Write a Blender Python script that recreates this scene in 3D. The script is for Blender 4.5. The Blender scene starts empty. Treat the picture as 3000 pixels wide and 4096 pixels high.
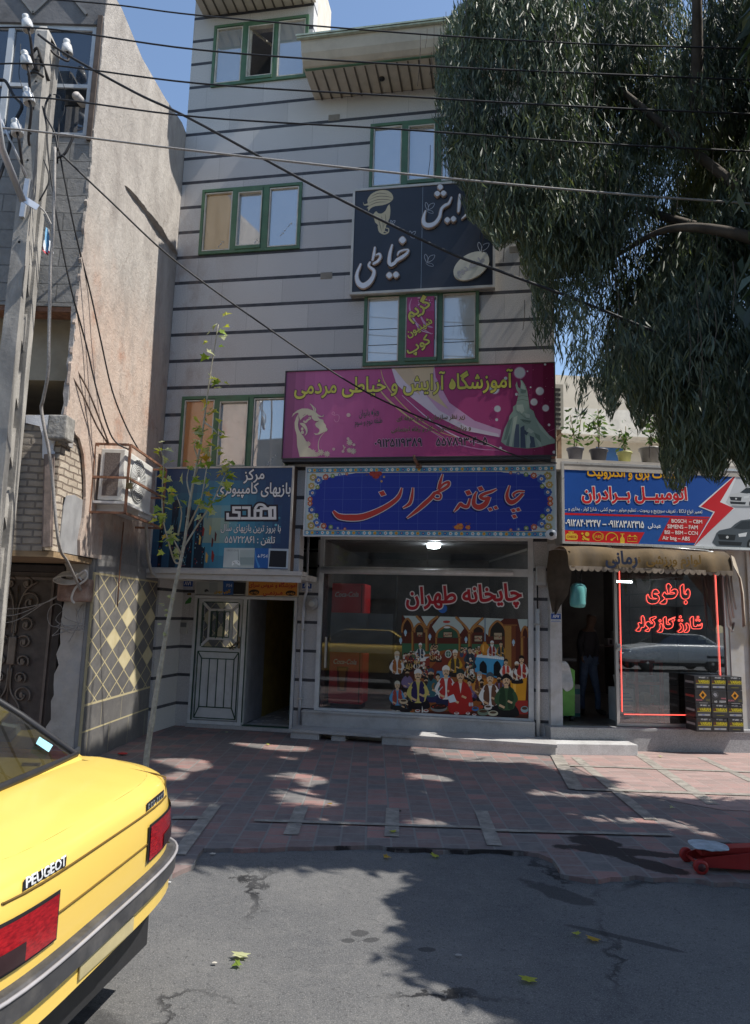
import bpy, bmesh, math, random
from math import sin, cos, pi, radians, sqrt, atan2, floor
from mathutils import Vector, Matrix, noise
from mathutils.geometry import tessellate_polygon
random.seed(7)
SC = bpy.context.scene
COL = SC.collection
# ------------------------------------------------------------------ camera
FPX, PITCH, ROLL, EYE = 2797.0, 0.1479, 0.0279, 1.75
_f = Vector((0, cos(PITCH), sin(PITCH))); _r0 = Vector((1, 0, 0)); _u0 = _r0.cross(_f)
CR = cos(ROLL)*_r0 + sin(ROLL)*_u0; CU = -sin(ROLL)*_r0 + cos(ROLL)*_u0; CF = _f
CAMP = Vector((0, 0, EYE))
cd = bpy.data.cameras.new('camera'); cam = bpy.data.objects.new('camera', cd); COL.objects.link(cam)
cd.sensor_fit = 'VERTICAL'; cd.sensor_height = 24; cd.lens = 24*FPX/4096; cd.clip_end = 2000; cd.clip_start = .05
cam.matrix_world = Matrix(((CR.x, CU.x, -CF.x, CAMP.x), (CR.y, CU.y, -CF.y, CAMP.y), (CR.z, CU.z, -CF.z, CAMP.z), (0, 0, 0, 1)))
SC.camera = cam
# ------------------------------------------------------------------ sky, sun, exposure
SUN_EL = radians(57); Y10 = radians(10)
_su = Vector((cos(Y10), -sin(Y10), 0)); _sv = Vector((sin(Y10), cos(Y10), 0))
SUND = ((_su - 0.07*_sv).normalized()*cos(SUN_EL) + Vector((0, 0, sin(SUN_EL)))).normalized()
w = bpy.data.worlds.new("World"); SC.world = w; w.use_nodes = True
nt = w.node_tree; nt.nodes.clear()
sky = nt.nodes.new('ShaderNodeTexSky'); sky.sky_type = 'NISHITA'; sky.sun_disc = False
sky.sun_elevation = SUN_EL; sky.sun_rotation = atan2(SUND.x, SUND.y)
sky.air_density = 1.15; sky.dust_density = 0.6; sky.ozone_density = 1.6
bg = nt.nodes.new('ShaderNodeBackground'); bg.inputs[1].default_value = 0.096
wo = nt.nodes.new('ShaderNodeOutputWorld'); nt.links.new(sky.outputs[0], bg.inputs[0]); nt.links.new(bg.outputs[0], wo.inputs[0])
sl = bpy.data.lights.new('sun', 'SUN'); sl.energy = 3.2; sl.angle = radians(0.5); sl.color = (1, .95, .87)
so = bpy.data.objects.new('sun', sl); COL.objects.link(so); so.rotation_euler = SUND.to_track_quat('Z', 'Y').to_euler(); so.location = (12, 0, 20)
SC.view_settings.view_transform = 'Standard'; SC.view_settings.look = 'None'; SC.view_settings.exposure = 1.03; SC.view_settings.gamma = 1
SC.view_settings.use_curve_mapping = False
SC.render.engine = 'CYCLES'; SC.cycles.max_bounces = 8; SC.cycles.transparent_max_bounces = 24; SC.cycles.use_denoising = True
# ------------------------------------------------------------------ frames
class Frame:
    def __init__(s, ox, oy, yaw):
        s.o = Vector((ox, oy, 0)); s.yaw = yaw
        s.u = Vector((cos(yaw), -sin(yaw), 0)); s.v = Vector((sin(yaw), cos(yaw), 0))
    def w(s, u, v, z): return s.o + s.u*u + s.v*v + Vector((0, 0, z))
    def px(s, x, y, v=0.0):
        "photo pixel (3000x4096) -> (u, z) on this frame's vertical plane at depth v"
        d = (x-1500)/FPX*CR + (2048-y)/FPX*CU + CF
        p0 = s.o + s.v*v
        t = (s.v.dot(p0-CAMP))/s.v.dot(d)
        P = CAMP + d*t - s.o
        return P.dot(s.u), P.z
def ray(x, y): return (x-1500)/FPX*CR + (2048-y)/FPX*CU + CF
def gnd(x, y, z=0.0):
    d = ray(x, y); return CAMP + d*((z-EYE)/d.z)
def gD(x, y, z=0.0): return gnd(x/.5507, y/.5507, z)      # from 1652-wide view
def aty(x, y, Y):
    d = ray(x, y); return CAMP + d*(Y/d.y)
def atx(x, y, X):
    d = ray(x, y); return CAMP + d*(X/d.x)
WORLD = Frame(0, 0, 0)
MAIN = Frame(-3.18, 10.15, Y10)
SHOP = Frame(2.73, 10.1, radians(-4))
VG = 1.03                                        # depth of the ground floor behind the upper facade
# ------------------------------------------------------------------ objects
BASE = {}
def tag(o, label=None, cat=None, group=None, kind=None):
    if label: o['label'] = label
    if cat: o['category'] = cat
    if group: o['group'] = group
    if kind: o['kind'] = kind
    return o
def thing(name, label, cat, base=(0, 0, 0), frame=WORLD, group=None):
    o = bpy.data.objects.new(name, None); COL.objects.link(o)
    o.empty_display_size = .1
    o.location = frame.w(*base); o.rotation_euler = (0, 0, -frame.yaw)
    BASE[o] = (frame, Vector(base))
    return tag(o, label, cat, group)
def srgb(c):
    if isinstance(c, str):
        c = c.lstrip('#'); c = [int(c[i:i+2], 16)/255 for i in (0, 2, 4)]
    return tuple((x/12.92 if x <= .04045 else ((x+.055)/1.055)**2.4) for x in c[:3])
class MB:
    def __init__(s): s.v = []; s.f = []; s.m = []; s.c = []; s.cm = 0; s.cc = None; s.sm = []; s.smooth = False
    def add(s, vs, fs):
        b = len(s.v); s.v += [tuple(p) for p in vs]
        for f in fs:
            s.f.append([b+i for i in f]); s.m.append(s.cm); s.c.append(s.cc); s.sm.append(s.smooth)
        return s
    def quad(s, a, b, c, d): return s.add([a, b, c, d], [(0, 1, 2, 3)])
    def box(s, x0, x1, y0, y1, z0, z1):
        return s.add([(x0, y0, z0), (x1, y0, z0), (x1, y1, z0), (x0, y1, z0), (x0, y0, z1), (x1, y0, z1), (x1, y1, z1), (x0, y1, z1)],
                     [(0, 3, 2, 1), (4, 5, 6, 7), (0, 1, 5, 4), (1, 2, 6, 5), (2, 3, 7, 6), (3, 0, 4, 7)])
    def bbox(s, x0, x1, y0, y1, z0, z1, r=.01):
        "box with chamfered edges"
        bm = bmesh.new(); bmesh.ops.create_cube(bm, size=1)
        for v in bm.verts: v.co = Vector(((x0+x1)/2+v.co.x*(x1-x0), (y0+y1)/2+v.co.y*(y1-y0), (z0+z1)/2+v.co.z*(z1-z0)))
        r = min(r, .45*min(abs(x1-x0), abs(y1-y0), abs(z1-z0)))
        bmesh.ops.bevel(bm, geom=bm.edges[:], offset=r, segments=2, affect='EDGES', profile=.6)
        bm.verts.index_update()
        s.add([v.co.copy() for v in bm.verts], [[v.index for v in f.verts] for f in bm.faces]); bm.free(); return s
    def bar(s, a, b, wx, wz, up=(0, 0, 1)):
        "rectangular bar from a to b"
        a = Vector(a); b = Vector(b); d = (b-a).normalized(); up = Vector(up)
        if abs(d.dot(up)) > .95: up = Vector((0, 1, 0))
        x = d.cross(up).normalized()*wx/2; z = x.cross(d).normalized()*wz/2
        P = [a-x-z, a+x-z, a+x+z, a-x+z, b-x-z, b+x-z, b+x+z, b-x+z]
        return s.add(P, [(3, 2, 1, 0), (4, 5, 6, 7), (0, 1, 5, 4), (1, 2, 6, 5), (2, 3, 7, 6), (3, 0, 4, 7)])
    def tube(s, pts, r, n=8, cap=True, closed=False):
        pts = [Vector(p) for p in pts]; N = len(pts)
        if N < 2: return s
        rr = r if isinstance(r, (list, tuple)) else [r]*N
        vs = []; prev = None
        for i, p in enumerate(pts):
            if closed: t = pts[(i+1) % N]-pts[i-1]
            else: t = pts[min(i+1, N-1)]-pts[max(i-1, 0)]
            t = t.normalized() if t.length > 1e-9 else Vector((0, 0, 1))
            if prev is None:
                a = Vector((0, 0, 1)) if abs(t.z) < .9 else Vector((1, 0, 0))
                x = t.cross(a).normalized()
            else:
                x = (prev - t*prev.dot(t)); x = x.normalized() if x.length > 1e-6 else t.orthogonal().normalized()
            prev = x; y = t.cross(x)
            vs += [p + (x*cos(2*pi*k/n)+y*sin(2*pi*k/n))*rr[i] for k in range(n)]
        fs = []
        for i in range(N if closed else N-1):
            for k in range(n):
                j = (i+1) % N
                fs.append((i*n+k, i*n+(k+1) % n, j*n+(k+1) % n, j*n+k))
        if cap and not closed: fs += [tuple(range(n-1, -1, -1)), tuple(range((N-1)*n, N*n))]
        o = s.smooth; s.smooth = True; s.add(vs, fs); s.smooth = o; return s
    def lathe(s, prof, c=(0, 0, 0), axis=(0, 0, 1), n=20, cap=True):
        "prof: list of (r, h) along axis"
        ax = Vector(axis).normalized(); x = ax.orthogonal().normalized(); y = ax.cross(x); c = Vector(c)
        vs = []; fs = []
        for r, h in prof: vs += [c+ax*h+(x*cos(2*pi*k/n)+y*sin(2*pi*k/n))*max(r, 1e-4) for k in range(n)]
        for i in range(len(prof)-1):
            for k in range(n): fs.append((i*n+k, i*n+(k+1) % n, (i+1)*n+(k+1) % n, (i+1)*n+k))
        if cap: fs += [tuple(range(n-1, -1, -1)), tuple(range((len(prof)-1)*n, len(prof)*n))]
        o = s.smooth; s.smooth = True; s.add(vs, fs); s.smooth = o; return s
    def plate(s, outline, holes, fn, d0, d1, sides=True):
        "2D outline with holes, fn(x, y, d) -> 3D; faces at d0 and d1, plus sides"
        loops = [outline]+list(holes)
        P = [[Vector((p[0], p[1], 0)) for p in l] for l in loops]
        tri = tessellate_polygon(P); flat = [p for l in loops for p in l]
        s.add([fn(p[0], p[1], d0) for p in flat], tri)
        if d1 is not None:
            s.add([fn(p[0], p[1], d1) for p in flat], [t[::-1] for t in tri])
            if sides:
                for l in loops:
                    n = len(l)
                    s.add([fn(p[0], p[1], d0) for p in l]+[fn(p[0], p[1], d1) for p in l], [(i, (i+1) % n, n+(i+1) % n, n+i) for i in range(n)])
        return s
def obj(name, mb, mats, parent=None, frame=None, fix=False):
    if not isinstance(mats, (list, tuple)): mats = [mats]
    me = bpy.data.meshes.new(name)
    if parent is not None: fr, b = BASE[parent]
    else: fr, b = frame or WORLD, None
    vs = mb.v
    if parent is None:
        xs = [v[0] for v in vs]; ys = [v[1] for v in vs]; zs = [v[2] for v in vs]
        b = Vector(((min(xs)+max(xs))/2, (min(ys)+max(ys))/2, min(zs)))
    me.from_pydata([(v[0]-b.x, v[1]-b.y, v[2]-b.z) for v in vs], [], mb.f)
    for m in mats: me.materials.append(m)
    if len(mats) > 1: me.polygons.foreach_set('material_index', mb.m)
    if any(mb.sm): me.polygons.foreach_set('use_smooth', mb.sm)
    if any(c is not None for c in mb.c):
        at = me.color_attributes.new('Col', 'FLOAT_COLOR', 'CORNER'); buf = []
        for f, c in zip(mb.f, mb.c):
            c = c or (.5, .5, .5); buf += [c[0], c[1], c[2], 1.0]*len(f)
        at.data.foreach_set('color', buf)
    if fix:
        bm = bmesh.new(); bm.from_mesh(me); bmesh.ops.remove_doubles(bm, verts=bm.verts, dist=1e-5); bmesh.ops.recalc_face_normals(bm, faces=bm.faces); bm.to_mesh(me); bm.free()
    me.update()
    o = bpy.data.objects.new(name, me); COL.objects.link(o)
    if parent is not None:
        o.parent = parent; BASE[o] = (fr, b)
    else:
        o.location = fr.w(*b); o.rotation_euler = (0, 0, -fr.yaw); BASE[o] = (fr, b)
    return o
def copy_tree(o, parent=None):
    c = o.copy(); COL.objects.link(c); c.parent = parent
    if o in BASE: BASE[c] = BASE[o]
    for ch in list(o.children): copy_tree(ch, c)
    return c
# ------------------------------------------------------------------ materials
class N:
    "small node helper"
    def __init__(s, name):
        s.m = bpy.data.materials.new(name); s.m.use_nodes = True; s.t = s.m.node_tree; s.t.nodes.clear()
        s.out = s.t.nodes.new('ShaderNodeOutputMaterial'); s.p = s.t.nodes.new('ShaderNodeBsdfPrincipled')
        s.t.links.new(s.p.outputs[0], s.out.inputs[0]); s.tc = s.t.nodes.new('ShaderNodeTexCoord')
        s.co = s.tc.outputs['Object']
    def n(s, typ, **k):
        nd = s.t.nodes.new(typ)
        for a, b in k.items(): setattr(nd, a, b)
        return nd
    def L(s, a, b): s.t.links.new(a, b)
    def setin(s, nd, i, val):
        if hasattr(val, 'is_output') or isinstance(val, bpy.types.NodeSocket): s.L(val, nd.inputs[i])
        else: nd.inputs[i].default_value = val
    def math(s, op, a, b=0.0, c=None, clamp=False):
        nd = s.n('ShaderNodeMath', operation=op, use_clamp=clamp); s.setin(nd, 0, a); s.setin(nd, 1, b)
        if c is not None: s.setin(nd, 2, c)
        return nd.outputs[0]
    def xyz(s, co=None):
        nd = s.n('ShaderNodeSeparateXYZ'); s.L(co or s.co, nd.inputs[0]); return nd.outputs
    def noise(s, scale, detail=4, rough=.55, co=None, stretch=None, dist=0):
        nd = s.n('ShaderNodeTexNoise'); nd.inputs['Scale'].default_value = scale; nd.inputs['Detail'].default_value = detail
        nd.inputs['Roughness'].default_value = rough; nd.inputs['Distortion'].default_value = dist
        c = co or s.co
        if stretch:
            mp = s.n('ShaderNodeMapping'); mp.inputs['Scale'].default_value = stretch; s.L(c, mp.inputs[0]); c = mp.outputs[0]
        s.L(c, nd.inputs['Vector']); return nd.outputs[0]
    def ramp(s, fac, lo, hi, clamp=True):
        nd = s.n('ShaderNodeMapRange'); nd.clamp = clamp; s.setin(nd, 0, fac); nd.inputs[1].default_value = lo; nd.inputs[2].default_value = hi
        return nd.outputs[0]
    def mix(s, fac, a, b, mode='MIX'):
        nd = s.n('ShaderNodeMix', data_type='RGBA', blend_type=mode); s.setin(nd, 0, fac)
        for i, c in ((6, a), (7, b)):
            if isinstance(c, (tuple, list)): nd.inputs[i].default_value = (*c[:3], 1)
            else: s.L(c, nd.inputs[i])
        return nd.outputs[2]
    def bump(s, h, strength=.3, dist=.01):
        nd = s.n('ShaderNodeBump'); nd.inputs['Strength'].default_value = strength; nd.inputs['Distance'].default_value = dist
        s.L(h, nd.inputs['Height']); s.L(nd.outputs[0], s.p.inputs['Normal'])
    def fin(s, col, rough=.7, metal=0, spec=.5):
        if isinstance(col, (tuple, list)): s.p.inputs['Base Color'].default_value = (*col[:3], 1)
        else: s.L(col, s.p.inputs['Base Color'])
        s.setin(s.p, 'Roughness', rough); s.p.inputs['Metallic'].default_value = metal
        s.p.inputs['Specular IOR Level'].default_value = spec
        return s.m
def mat(name, c, rough=.65, metal=0, var=.18, scale=5, bump=0, bscale=60, spec=.4, dirt=None, dscale=2.5, damt=.5, stretch=None):
    k = N(name); c = srgb(c) if isinstance(c, str) else c
    a = tuple(x*(1-var) for x in c); b = tuple(min(1, x*(1+var)) for x in c)
    col = k.mix(k.ramp(k.noise(scale, 6, .6, stretch=stretch), .3, .7), a, b)
    if dirt:
        d = srgb(dirt) if isinstance(dirt, str) else dirt
        f = k.math('MULTIPLY', k.ramp(k.noise(dscale, 8, .7, stretch=stretch), .48, .72), damt); col = k.mix(f, col, d)
    if bump: k.bump(k.noise(bscale, 6, .65), bump, .01)
    rr = k.math('ADD', k.math('MULTIPLY', k.noise(scale*3, 3), .2), rough-.1)
    return k.fin(col, rr, metal, spec)
def attr_mat(name, rough=.45, spec=.4, var=.10, fade=.0):
    k = N(name); at = k.n('ShaderNodeVertexColor', layer_name='Col')
    nz = k.ramp(k.noise(3, 6, .65), .25, .75); g = k.mix(nz, (1-var,)*3, (1, 1, 1))
    col = k.mix(1.0, at.outputs[0], g, 'MULTIPLY')
    return k.fin(col, rough, 0, spec)
def emis(name, c, s):
    k = N(name); k.p.inputs['Emission Color'].default_value = (*c, 1); k.p.inputs['Emission Strength'].default_value = s
    return k.fin((0.1, .02, .02), .4)
def glass(name, tint=(.8, .85, .84), refl=.1, grime=.0):
    k = N(name); k.t.nodes.remove(k.p)
    tr = k.n('ShaderNodeBsdfTransparent'); tr.inputs[0].default_value = (*tint, 1)
    gl = k.n('ShaderNodeBsdfGlossy'); gl.inputs['Roughness'].default_value = .015; gl.inputs[0].default_value = (.95, .97, 1, 1)
    lw = k.n('ShaderNodeFresnel'); lw.inputs[0].default_value = 1.5
    fac = k.math('ADD', lw.outputs[0], refl, clamp=True)
    mx = k.n('ShaderNodeMixShader'); k.L(fac, mx.inputs[0]); k.L(tr.outputs[0], mx.inputs[1]); k.L(gl.outputs[0], mx.inputs[2])
    last = mx
    if grime:
        df = k.n('ShaderNodeBsdfDiffuse'); df.inputs[0].default_value = (.5, .48, .45, 1)
        m2 = k.n('ShaderNodeMixShader'); k.L(k.math('MULTIPLY', k.ramp(k.noise(1.5, 8, .7), .35, .8), grime), m2.inputs[0]); k.L(mx.outputs[0], m2.inputs[1]); k.L(df.outputs[0], m2.inputs[2]); last = m2
    k.L(last.outputs[0], k.out.inputs[0]); return k.m
def film(name, c, refl=.4):
    "blind or film close behind reflective glass"
    k = N(name); k.t.nodes.remove(k.p); c = srgb(c)
    df = k.n('ShaderNodeBsdfDiffuse'); k.L(k.mix(k.ramp(k.noise(1.3, 5, .6), .3, .7), tuple(x*.85 for x in c), c), df.inputs[0])
    gl = k.n('ShaderNodeBsdfGlossy'); gl.inputs['Roughness'].default_value = .02
    mx = k.n('ShaderNodeMixShader'); mx.inputs[0].default_value = refl; k.L(df.outputs[0], mx.inputs[1]); k.L(gl.outputs[0], mx.inputs[2])
    k.L(mx.outputs[0], k.out.inputs[0]); return k.m
# ------------------------------------------------------------------ writing and flat art
FORMS = {}
for ch, a, n4 in [('ا', 0xFE8D, 2), ('آ', 0xFE81, 2), ('ب', 0xFE8F, 4), ('پ', 0xFB56, 4), ('ت', 0xFE95, 4), ('ث', 0xFE99, 4), ('ج', 0xFE9D, 4), ('چ', 0xFB7A, 4),
                  ('ح', 0xFEA1, 4), ('خ', 0xFEA5, 4), ('د', 0xFEA9, 2), ('ذ', 0xFEAB, 2), ('ر', 0xFEAD, 2), ('ز', 0xFEAF, 2), ('ژ', 0xFB8A, 2), ('س', 0xFEB1, 4), ('ش', 0xFEB5, 4),
                  ('ص', 0xFEB9, 4), ('ض', 0xFEBD, 4), ('ط', 0xFEC1, 4), ('ظ', 0xFEC5, 4), ('ع', 0xFEC9, 4), ('غ', 0xFECD, 4), ('ف', 0xFED1, 4), ('ق', 0xFED5, 4),
                  ('ک', 0xFB8E, 4), ('گ', 0xFB92, 4), ('ل', 0xFEDD, 4), ('م', 0xFEE1, 4), ('ن', 0xFEE5, 4), ('ه', 0xFEE9, 4), ('و', 0xFEED, 2), ('ی', 0xFBFC, 4)]:
    FORMS[ch] = (a, n4)
def shape(t):
    "joined Persian letter forms in visual order (numbers stay left to right)"
    if not any(c in FORMS for c in t): return t
    out = []
    J = lambda c: c in FORMS or c == '\u0640'
    for i, c in enumerate(t):
        if c not in FORMS: out.append(c); continue
        a, n4 = FORMS[c]; p = t[i-1] if i else ' '; q = t[i+1] if i+1 < len(t) else ' '
        pj = J(p) and (p == '\u0640' or FORMS[p][1] == 4); nj = J(q) and n4 == 4
        k = (3 if nj else 1) if pj else (2 if nj else 0)
        out.append(chr(a+k))
    # visual order: reverse everything, then put runs of digits/latin back
    out.reverse(); res = []; run = []
    isn = lambda c: c.isdigit() or (c.isascii() and c.isalpha())
    for c in out:
        if isn(c): run.insert(0, c)
        else: res += run+[c]; run = []
    return ''.join(res+run)
_tc = {}
def text_geo(t, res=3):
    "outer contours (with their holes) of a piece of writing"
    if t in _tc: return _tc[t]
    cu = bpy.data.curves.new('t', 'FONT'); cu.body = shape(t); cu.resolution_u = res; cu.fill_mode = 'NONE'
    o = bpy.data.objects.new('t', cu); COL.objects.link(o); bpy.context.view_layer.update()
    me = bpy.data.meshes.new_from_object(o.evaluated_get(bpy.context.evaluated_depsgraph_get()))
    V = [(v.co.x, v.co.y) for v in me.vertices]; nb = {}
    for e in me.edges:
        i, j = e.vertices; nb.setdefault(i, []).append(j); nb.setdefault(j, []).append(i)
    bpy.data.objects.remove(o); bpy.data.curves.remove(cu); bpy.data.meshes.remove(me)
    seen = set(); loops = []
    for s0 in range(len(V)):
        if s0 in seen or s0 not in nb: continue
        l = [s0]; seen.add(s0); c = s0; first = min(nb[s0]) if s0+1 not in nb[s0] else s0+1
        c = first
        while c not in seen:
            l.append(c); seen.add(c); n = [x for x in nb[c] if x not in seen]
            if not n: break
            c = n[0]
        P = []
        for i in l:
            if not P or math.dist(P[-1], V[i]) > 1e-4: P.append(V[i])
        if len(P) > 2: loops.append(P)
    area = lambda P: sum(p[0]*q[1]-q[0]*p[1] for p, q in zip(P, P[1:]+P[:1]))/2
    def has(P, x, y):
        c = False
        for (x1, y1), (x2, y2) in zip(P, P[1:]+P[:1]):
            if (y1 > y) != (y2 > y) and x < (x2-x1)*(y-y1)/(y2-y1)+x1: c = not c
        return c
    AR = [area(P) for P in loops]
    if not loops: _tc[t] = []; return []
    outs, holes = [], []
    for P, A in zip(loops, AR):
        par = [k for k, Q in enumerate(loops) if Q is not P and AR[k]*A < 0 and abs(AR[k]) > abs(A) and all(has(Q, *p) for p in P[::3])]
        (holes if par else outs).append((P, [], abs(A)))
    outs = [list(o_) for o_ in outs]
    for P, _, A in holes:
        c = [o_ for o_ in outs if has(o_[0], *P[0]) and o_[2] > A]
        if c: min(c, key=lambda o_: o_[2])[1].append(P)
    res_ = []
    for P, Hs, _ in outs:
        flat = P+[p for h in Hs for p in h]; tri = tessellate_polygon([[Vector((p[0], p[1], 0)) for p in l] for l in [P]+Hs])
        res_.append((flat, tri, [P]+Hs))
    _tc[t] = res_; return res_
def cr(pts, n=4, closed=True):
    "Catmull-Rom smoothing of a 2D/3D point list"
    P = [Vector(p) for p in pts]; N_ = len(P); out = []
    rng = range(N_) if closed else range(N_-1)
    for i in rng:
        if closed: a, b, c, d = P[i-1], P[i], P[(i+1) % N_], P[(i+2) % N_]
        else: a, b, c, d = P[max(i-1, 0)], P[i], P[i+1], P[min(i+2, N_-1)]
        for k in range(n):
            t = k/n; out.append(.5*((2*b)+(c-a)*t+(2*a-5*b+4*c-d)*t*t+(3*b-a-3*c+d)*t**3))
    if not closed: out.append(P[-1])
    return out
class Art(MB):
    "flat coloured printing on a plane: map(x, y) -> (u, z), each layer a hair in front of the one below"
    def __init__(s, v0, mp=None, step=.0007, to3=None):
        super().__init__(); s.cnt = 0; s.v0 = v0; s.step = step; s.map = mp or (lambda x, y: (x, y)); s.to3 = to3 or (lambda u, v, z: (u, v, z))
    def _p(s, uz, layer): return s.to3(uz[0], s.v0-(layer+(s.cnt % 45)/50)*s.step, uz[1])
    def poly(s, pts, col, layer=1, smooth=0, raw=False):
        s.cnt += 1
        if smooth: pts = cr([(p[0], p[1]) for p in pts], smooth)
        Q = [((p[0], p[1]) if raw else s.map(p[0], p[1])) for p in pts]
        s.cc = srgb(col) if isinstance(col, str) else col
        tri = tessellate_polygon([[Vector((q[0], q[1], 0)) for q in Q]])
        s.add([s._p(q, layer) for q in Q], tri); return s
    def rect(s, x0, y0, x1, y1, col, layer=1): return s.poly([(x0, y0), (x1, y0), (x1, y1), (x0, y1)], col, layer)
    def ell(s, x, y, rx, ry, col, layer=1, n=18, rot=0):
        c, d = cos(rot), sin(rot)
        return s.poly([(x+rx*cos(2*pi*k/n)*c-ry*sin(2*pi*k/n)*d, y+rx*cos(2*pi*k/n)*d+ry*sin(2*pi*k/n)*c) for k in range(n)], col, layer)
    def stroke(s, pts, wd, col, layer=1, smooth=4, closed=False):
        s.cnt += 1
        P = cr([(p[0], p[1]) for p in pts], smooth, closed) if smooth else [Vector((p[0], p[1])) for p in pts]
        P = [Vector((p[0], p[1])) for p in P]
        n = len(P); W = wd if isinstance(wd, (list, tuple)) else None
        L_, R_ = [], []
        for i, p in enumerate(P):
            t = (P[(i+1) % n]-P[i-1]) if closed else (P[min(i+1, n-1)]-P[max(i-1, 0)])
            t = t.normalized() if t.length > 1e-9 else Vector((1, 0)); q = Vector((-t.y, t.x))
            if W:
                x = i/(n-1)*(len(W)-1); j = min(int(x), len(W)-2); h = W[j]+(W[j+1]-W[j])*(x-j)
            else: h = wd
            L_.append(p+q*h/2); R_.append(p-q*h/2)
        s.cc = srgb(col) if isinstance(col, str) else col
        vs = [s._p(s.map(*p), layer) for p in L_]+[s._p(s.map(*p), layer) for p in R_]
        m = n if closed else n-1
        s.add(vs, [(i, (i+1) % n, n+(i+1) % n, n+i) for i in range(m)]); return s
    def text(s, t, p0, p1, h=None, col='#ffffff', layer=2, bold=.012, outline=None, ow=.03, slant=0.0, olayer=None):
        "fit the ink of t between baseline points p0 and p1 (mapped); h scales height relative to natural"
        a = Vector(s.map(*p0)); b = Vector(s.map(*p1)); d = b-a; W_ = d.length; d = d/W_; up = Vector((-d.y, d.x))
        G = text_geo(t)
        if not G: return s
        xs = [p[0] for f, _, _ in G for p in f]; x0 = min(xs); k = W_/(max(xs)-x0); ky = k*(h or 1)
        def to(vx, vy): return a+d*((vx-x0)*k+slant*vy*k)+up*(vy*ky)
        jobs = [(col, layer, bold)]
        if outline: jobs.insert(0, (outline, olayer or layer-1, bold+ow))
        for cc, ly, bd_ in jobs:
            s.cc = srgb(cc) if isinstance(cc, str) else cc
            for flat, tri, loops in G:
                s.cnt += 1; s.add([s._p(to(*p), ly) for p in flat], tri)
                if bd_ <= 0: continue
                for l in loops:
                    s.cnt += 1; n = len(l); o_, i_ = [], []
                    for j in range(n):
                        e1 = Vector((l[j][0]-l[j-1][0], l[j][1]-l[j-1][1])); e2 = Vector((l[(j+1) % n][0]-l[j][0], l[(j+1) % n][1]-l[j][1]))
                        e1 = e1.normalized() if e1.length > 0 else e2; t_ = (e1+e2.normalized()); t_ = t_.normalized() if t_.length > 1e-6 else e1
                        m_ = min(1.6, 1/max(.3, abs(t_.dot(e1)))); q = Vector((-t_.y, t_.x))*bd_*m_
                        o_.append(s._p(to(l[j][0]+q.x, l[j][1]+q.y), ly)); i_.append(s._p(to(l[j][0]-q.x, l[j][1]-q.y), ly))
                    s.add(o_+i_, [(j, (j+1) % n, n+(j+1) % n, n+j) for j in range(n)])
        return s
# ------------------------------------------------------------------ shared materials
def posco(k):
    g = k.n('ShaderNodeNewGeometry'); return g.outputs['Position']
def blob(k, co, cx, cy, rx, ry, rot, nz, amp=.5):
    "noise-edged ellipse mask in world x, y"
    mp = k.n('ShaderNodeMapping', vector_type='TEXTURE'); mp.inputs['Location'].default_value = (cx, cy, 0); mp.inputs['Rotation'].default_value = (0, 0, rot); mp.inputs['Scale'].default_value = (rx, ry, 1)
    k.L(co, mp.inputs[0]); x = k.xyz(mp.outputs[0])
    d = k.math('SQRT', k.math('ADD', k.math('MULTIPLY', x[0], x[0]), k.math('MULTIPLY', x[1], x[1])))
    d = k.math('ADD', d, k.math('MULTIPLY', k.math('SUBTRACT', nz, .5), amp*2))
    return k.ramp(d, 1.05, .85)
def asphalt():
    k = N('asphalt'); co = posco(k)
    big = k.ramp(k.noise(.7, 6, .6, co=co), .35, .68); fine = k.noise(130, 3, .7, co=co); mid = k.noise(14, 6, .7, co=co)
    col = k.mix(big, (.080, .082, .086), (.140, .138, .135))
    col = k.mix(k.math('MULTIPLY', k.ramp(mid, .5, .75), .55), col, (.175, .17, .163))
    col = k.mix(k.math('MULTIPLY', k.ramp(fine, .5, .66), .6), col, (.27, .265, .255))
    col = k.mix(k.math('MULTIPLY', k.ramp(k.noise(55, 3, .7, co=co), .44, .3), .7), col, (.04, .04, .042))
    v = k.n('ShaderNodeTexVoronoi', feature='DISTANCE_TO_EDGE'); v.inputs['Scale'].default_value = .42
    wv = k.n('ShaderNodeTexNoise'); wv.inputs['Scale'].default_value = 1.6; wv.inputs['Detail'].default_value = 8; wv.inputs['Roughness'].default_value = .65; k.L(co, wv.inputs['Vector'])
    ad = k.n('ShaderNodeVectorMath', operation='MULTIPLY_ADD'); k.L(wv.outputs[1], ad.inputs[0]); ad.inputs[1].default_value = (1.1, 1.1, 0); k.L(co, ad.inputs[2])
    k.L(ad.outputs[0], v.inputs['Vector'])
    crack = k.math('MULTIPLY', k.ramp(v.outputs[0], .013, .004), k.ramp(k.noise(.8, 3, co=co), .46, .6))
    col = k.mix(crack, col, (.022, .022, .024))
    nz = k.noise(4, 5, .6, co=co); m = None
    for b in [(-.02, 4.28, .06, .045, 0), (.05, 4.2, .05, .03, .4), (-.08, 4.18, .035, .025, 0), (.35, 4.1, .045, .025, 0), (.9, 2.95, .06, .04, 0), (1.28, 4.95, .28, .1, -.9), (1.5, 4.3, .35, .03, -.5)]:
        q = blob(k, co, *b, nz, .9); m = q if m is None else k.math('MAXIMUM', m, q)
    col = k.mix(k.math('MULTIPLY', m, .62), col, (.02, .02, .022))
    h = k.math('SUBTRACT', k.math('ADD', k.math('MULTIPLY', fine, .5), k.math('MULTIPLY', mid, .7)), k.math('MULTIPLY', crack, 1.2))
    k.bump(h, .7, .012)
    return k.fin(col, .88, 0, .3)
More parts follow.
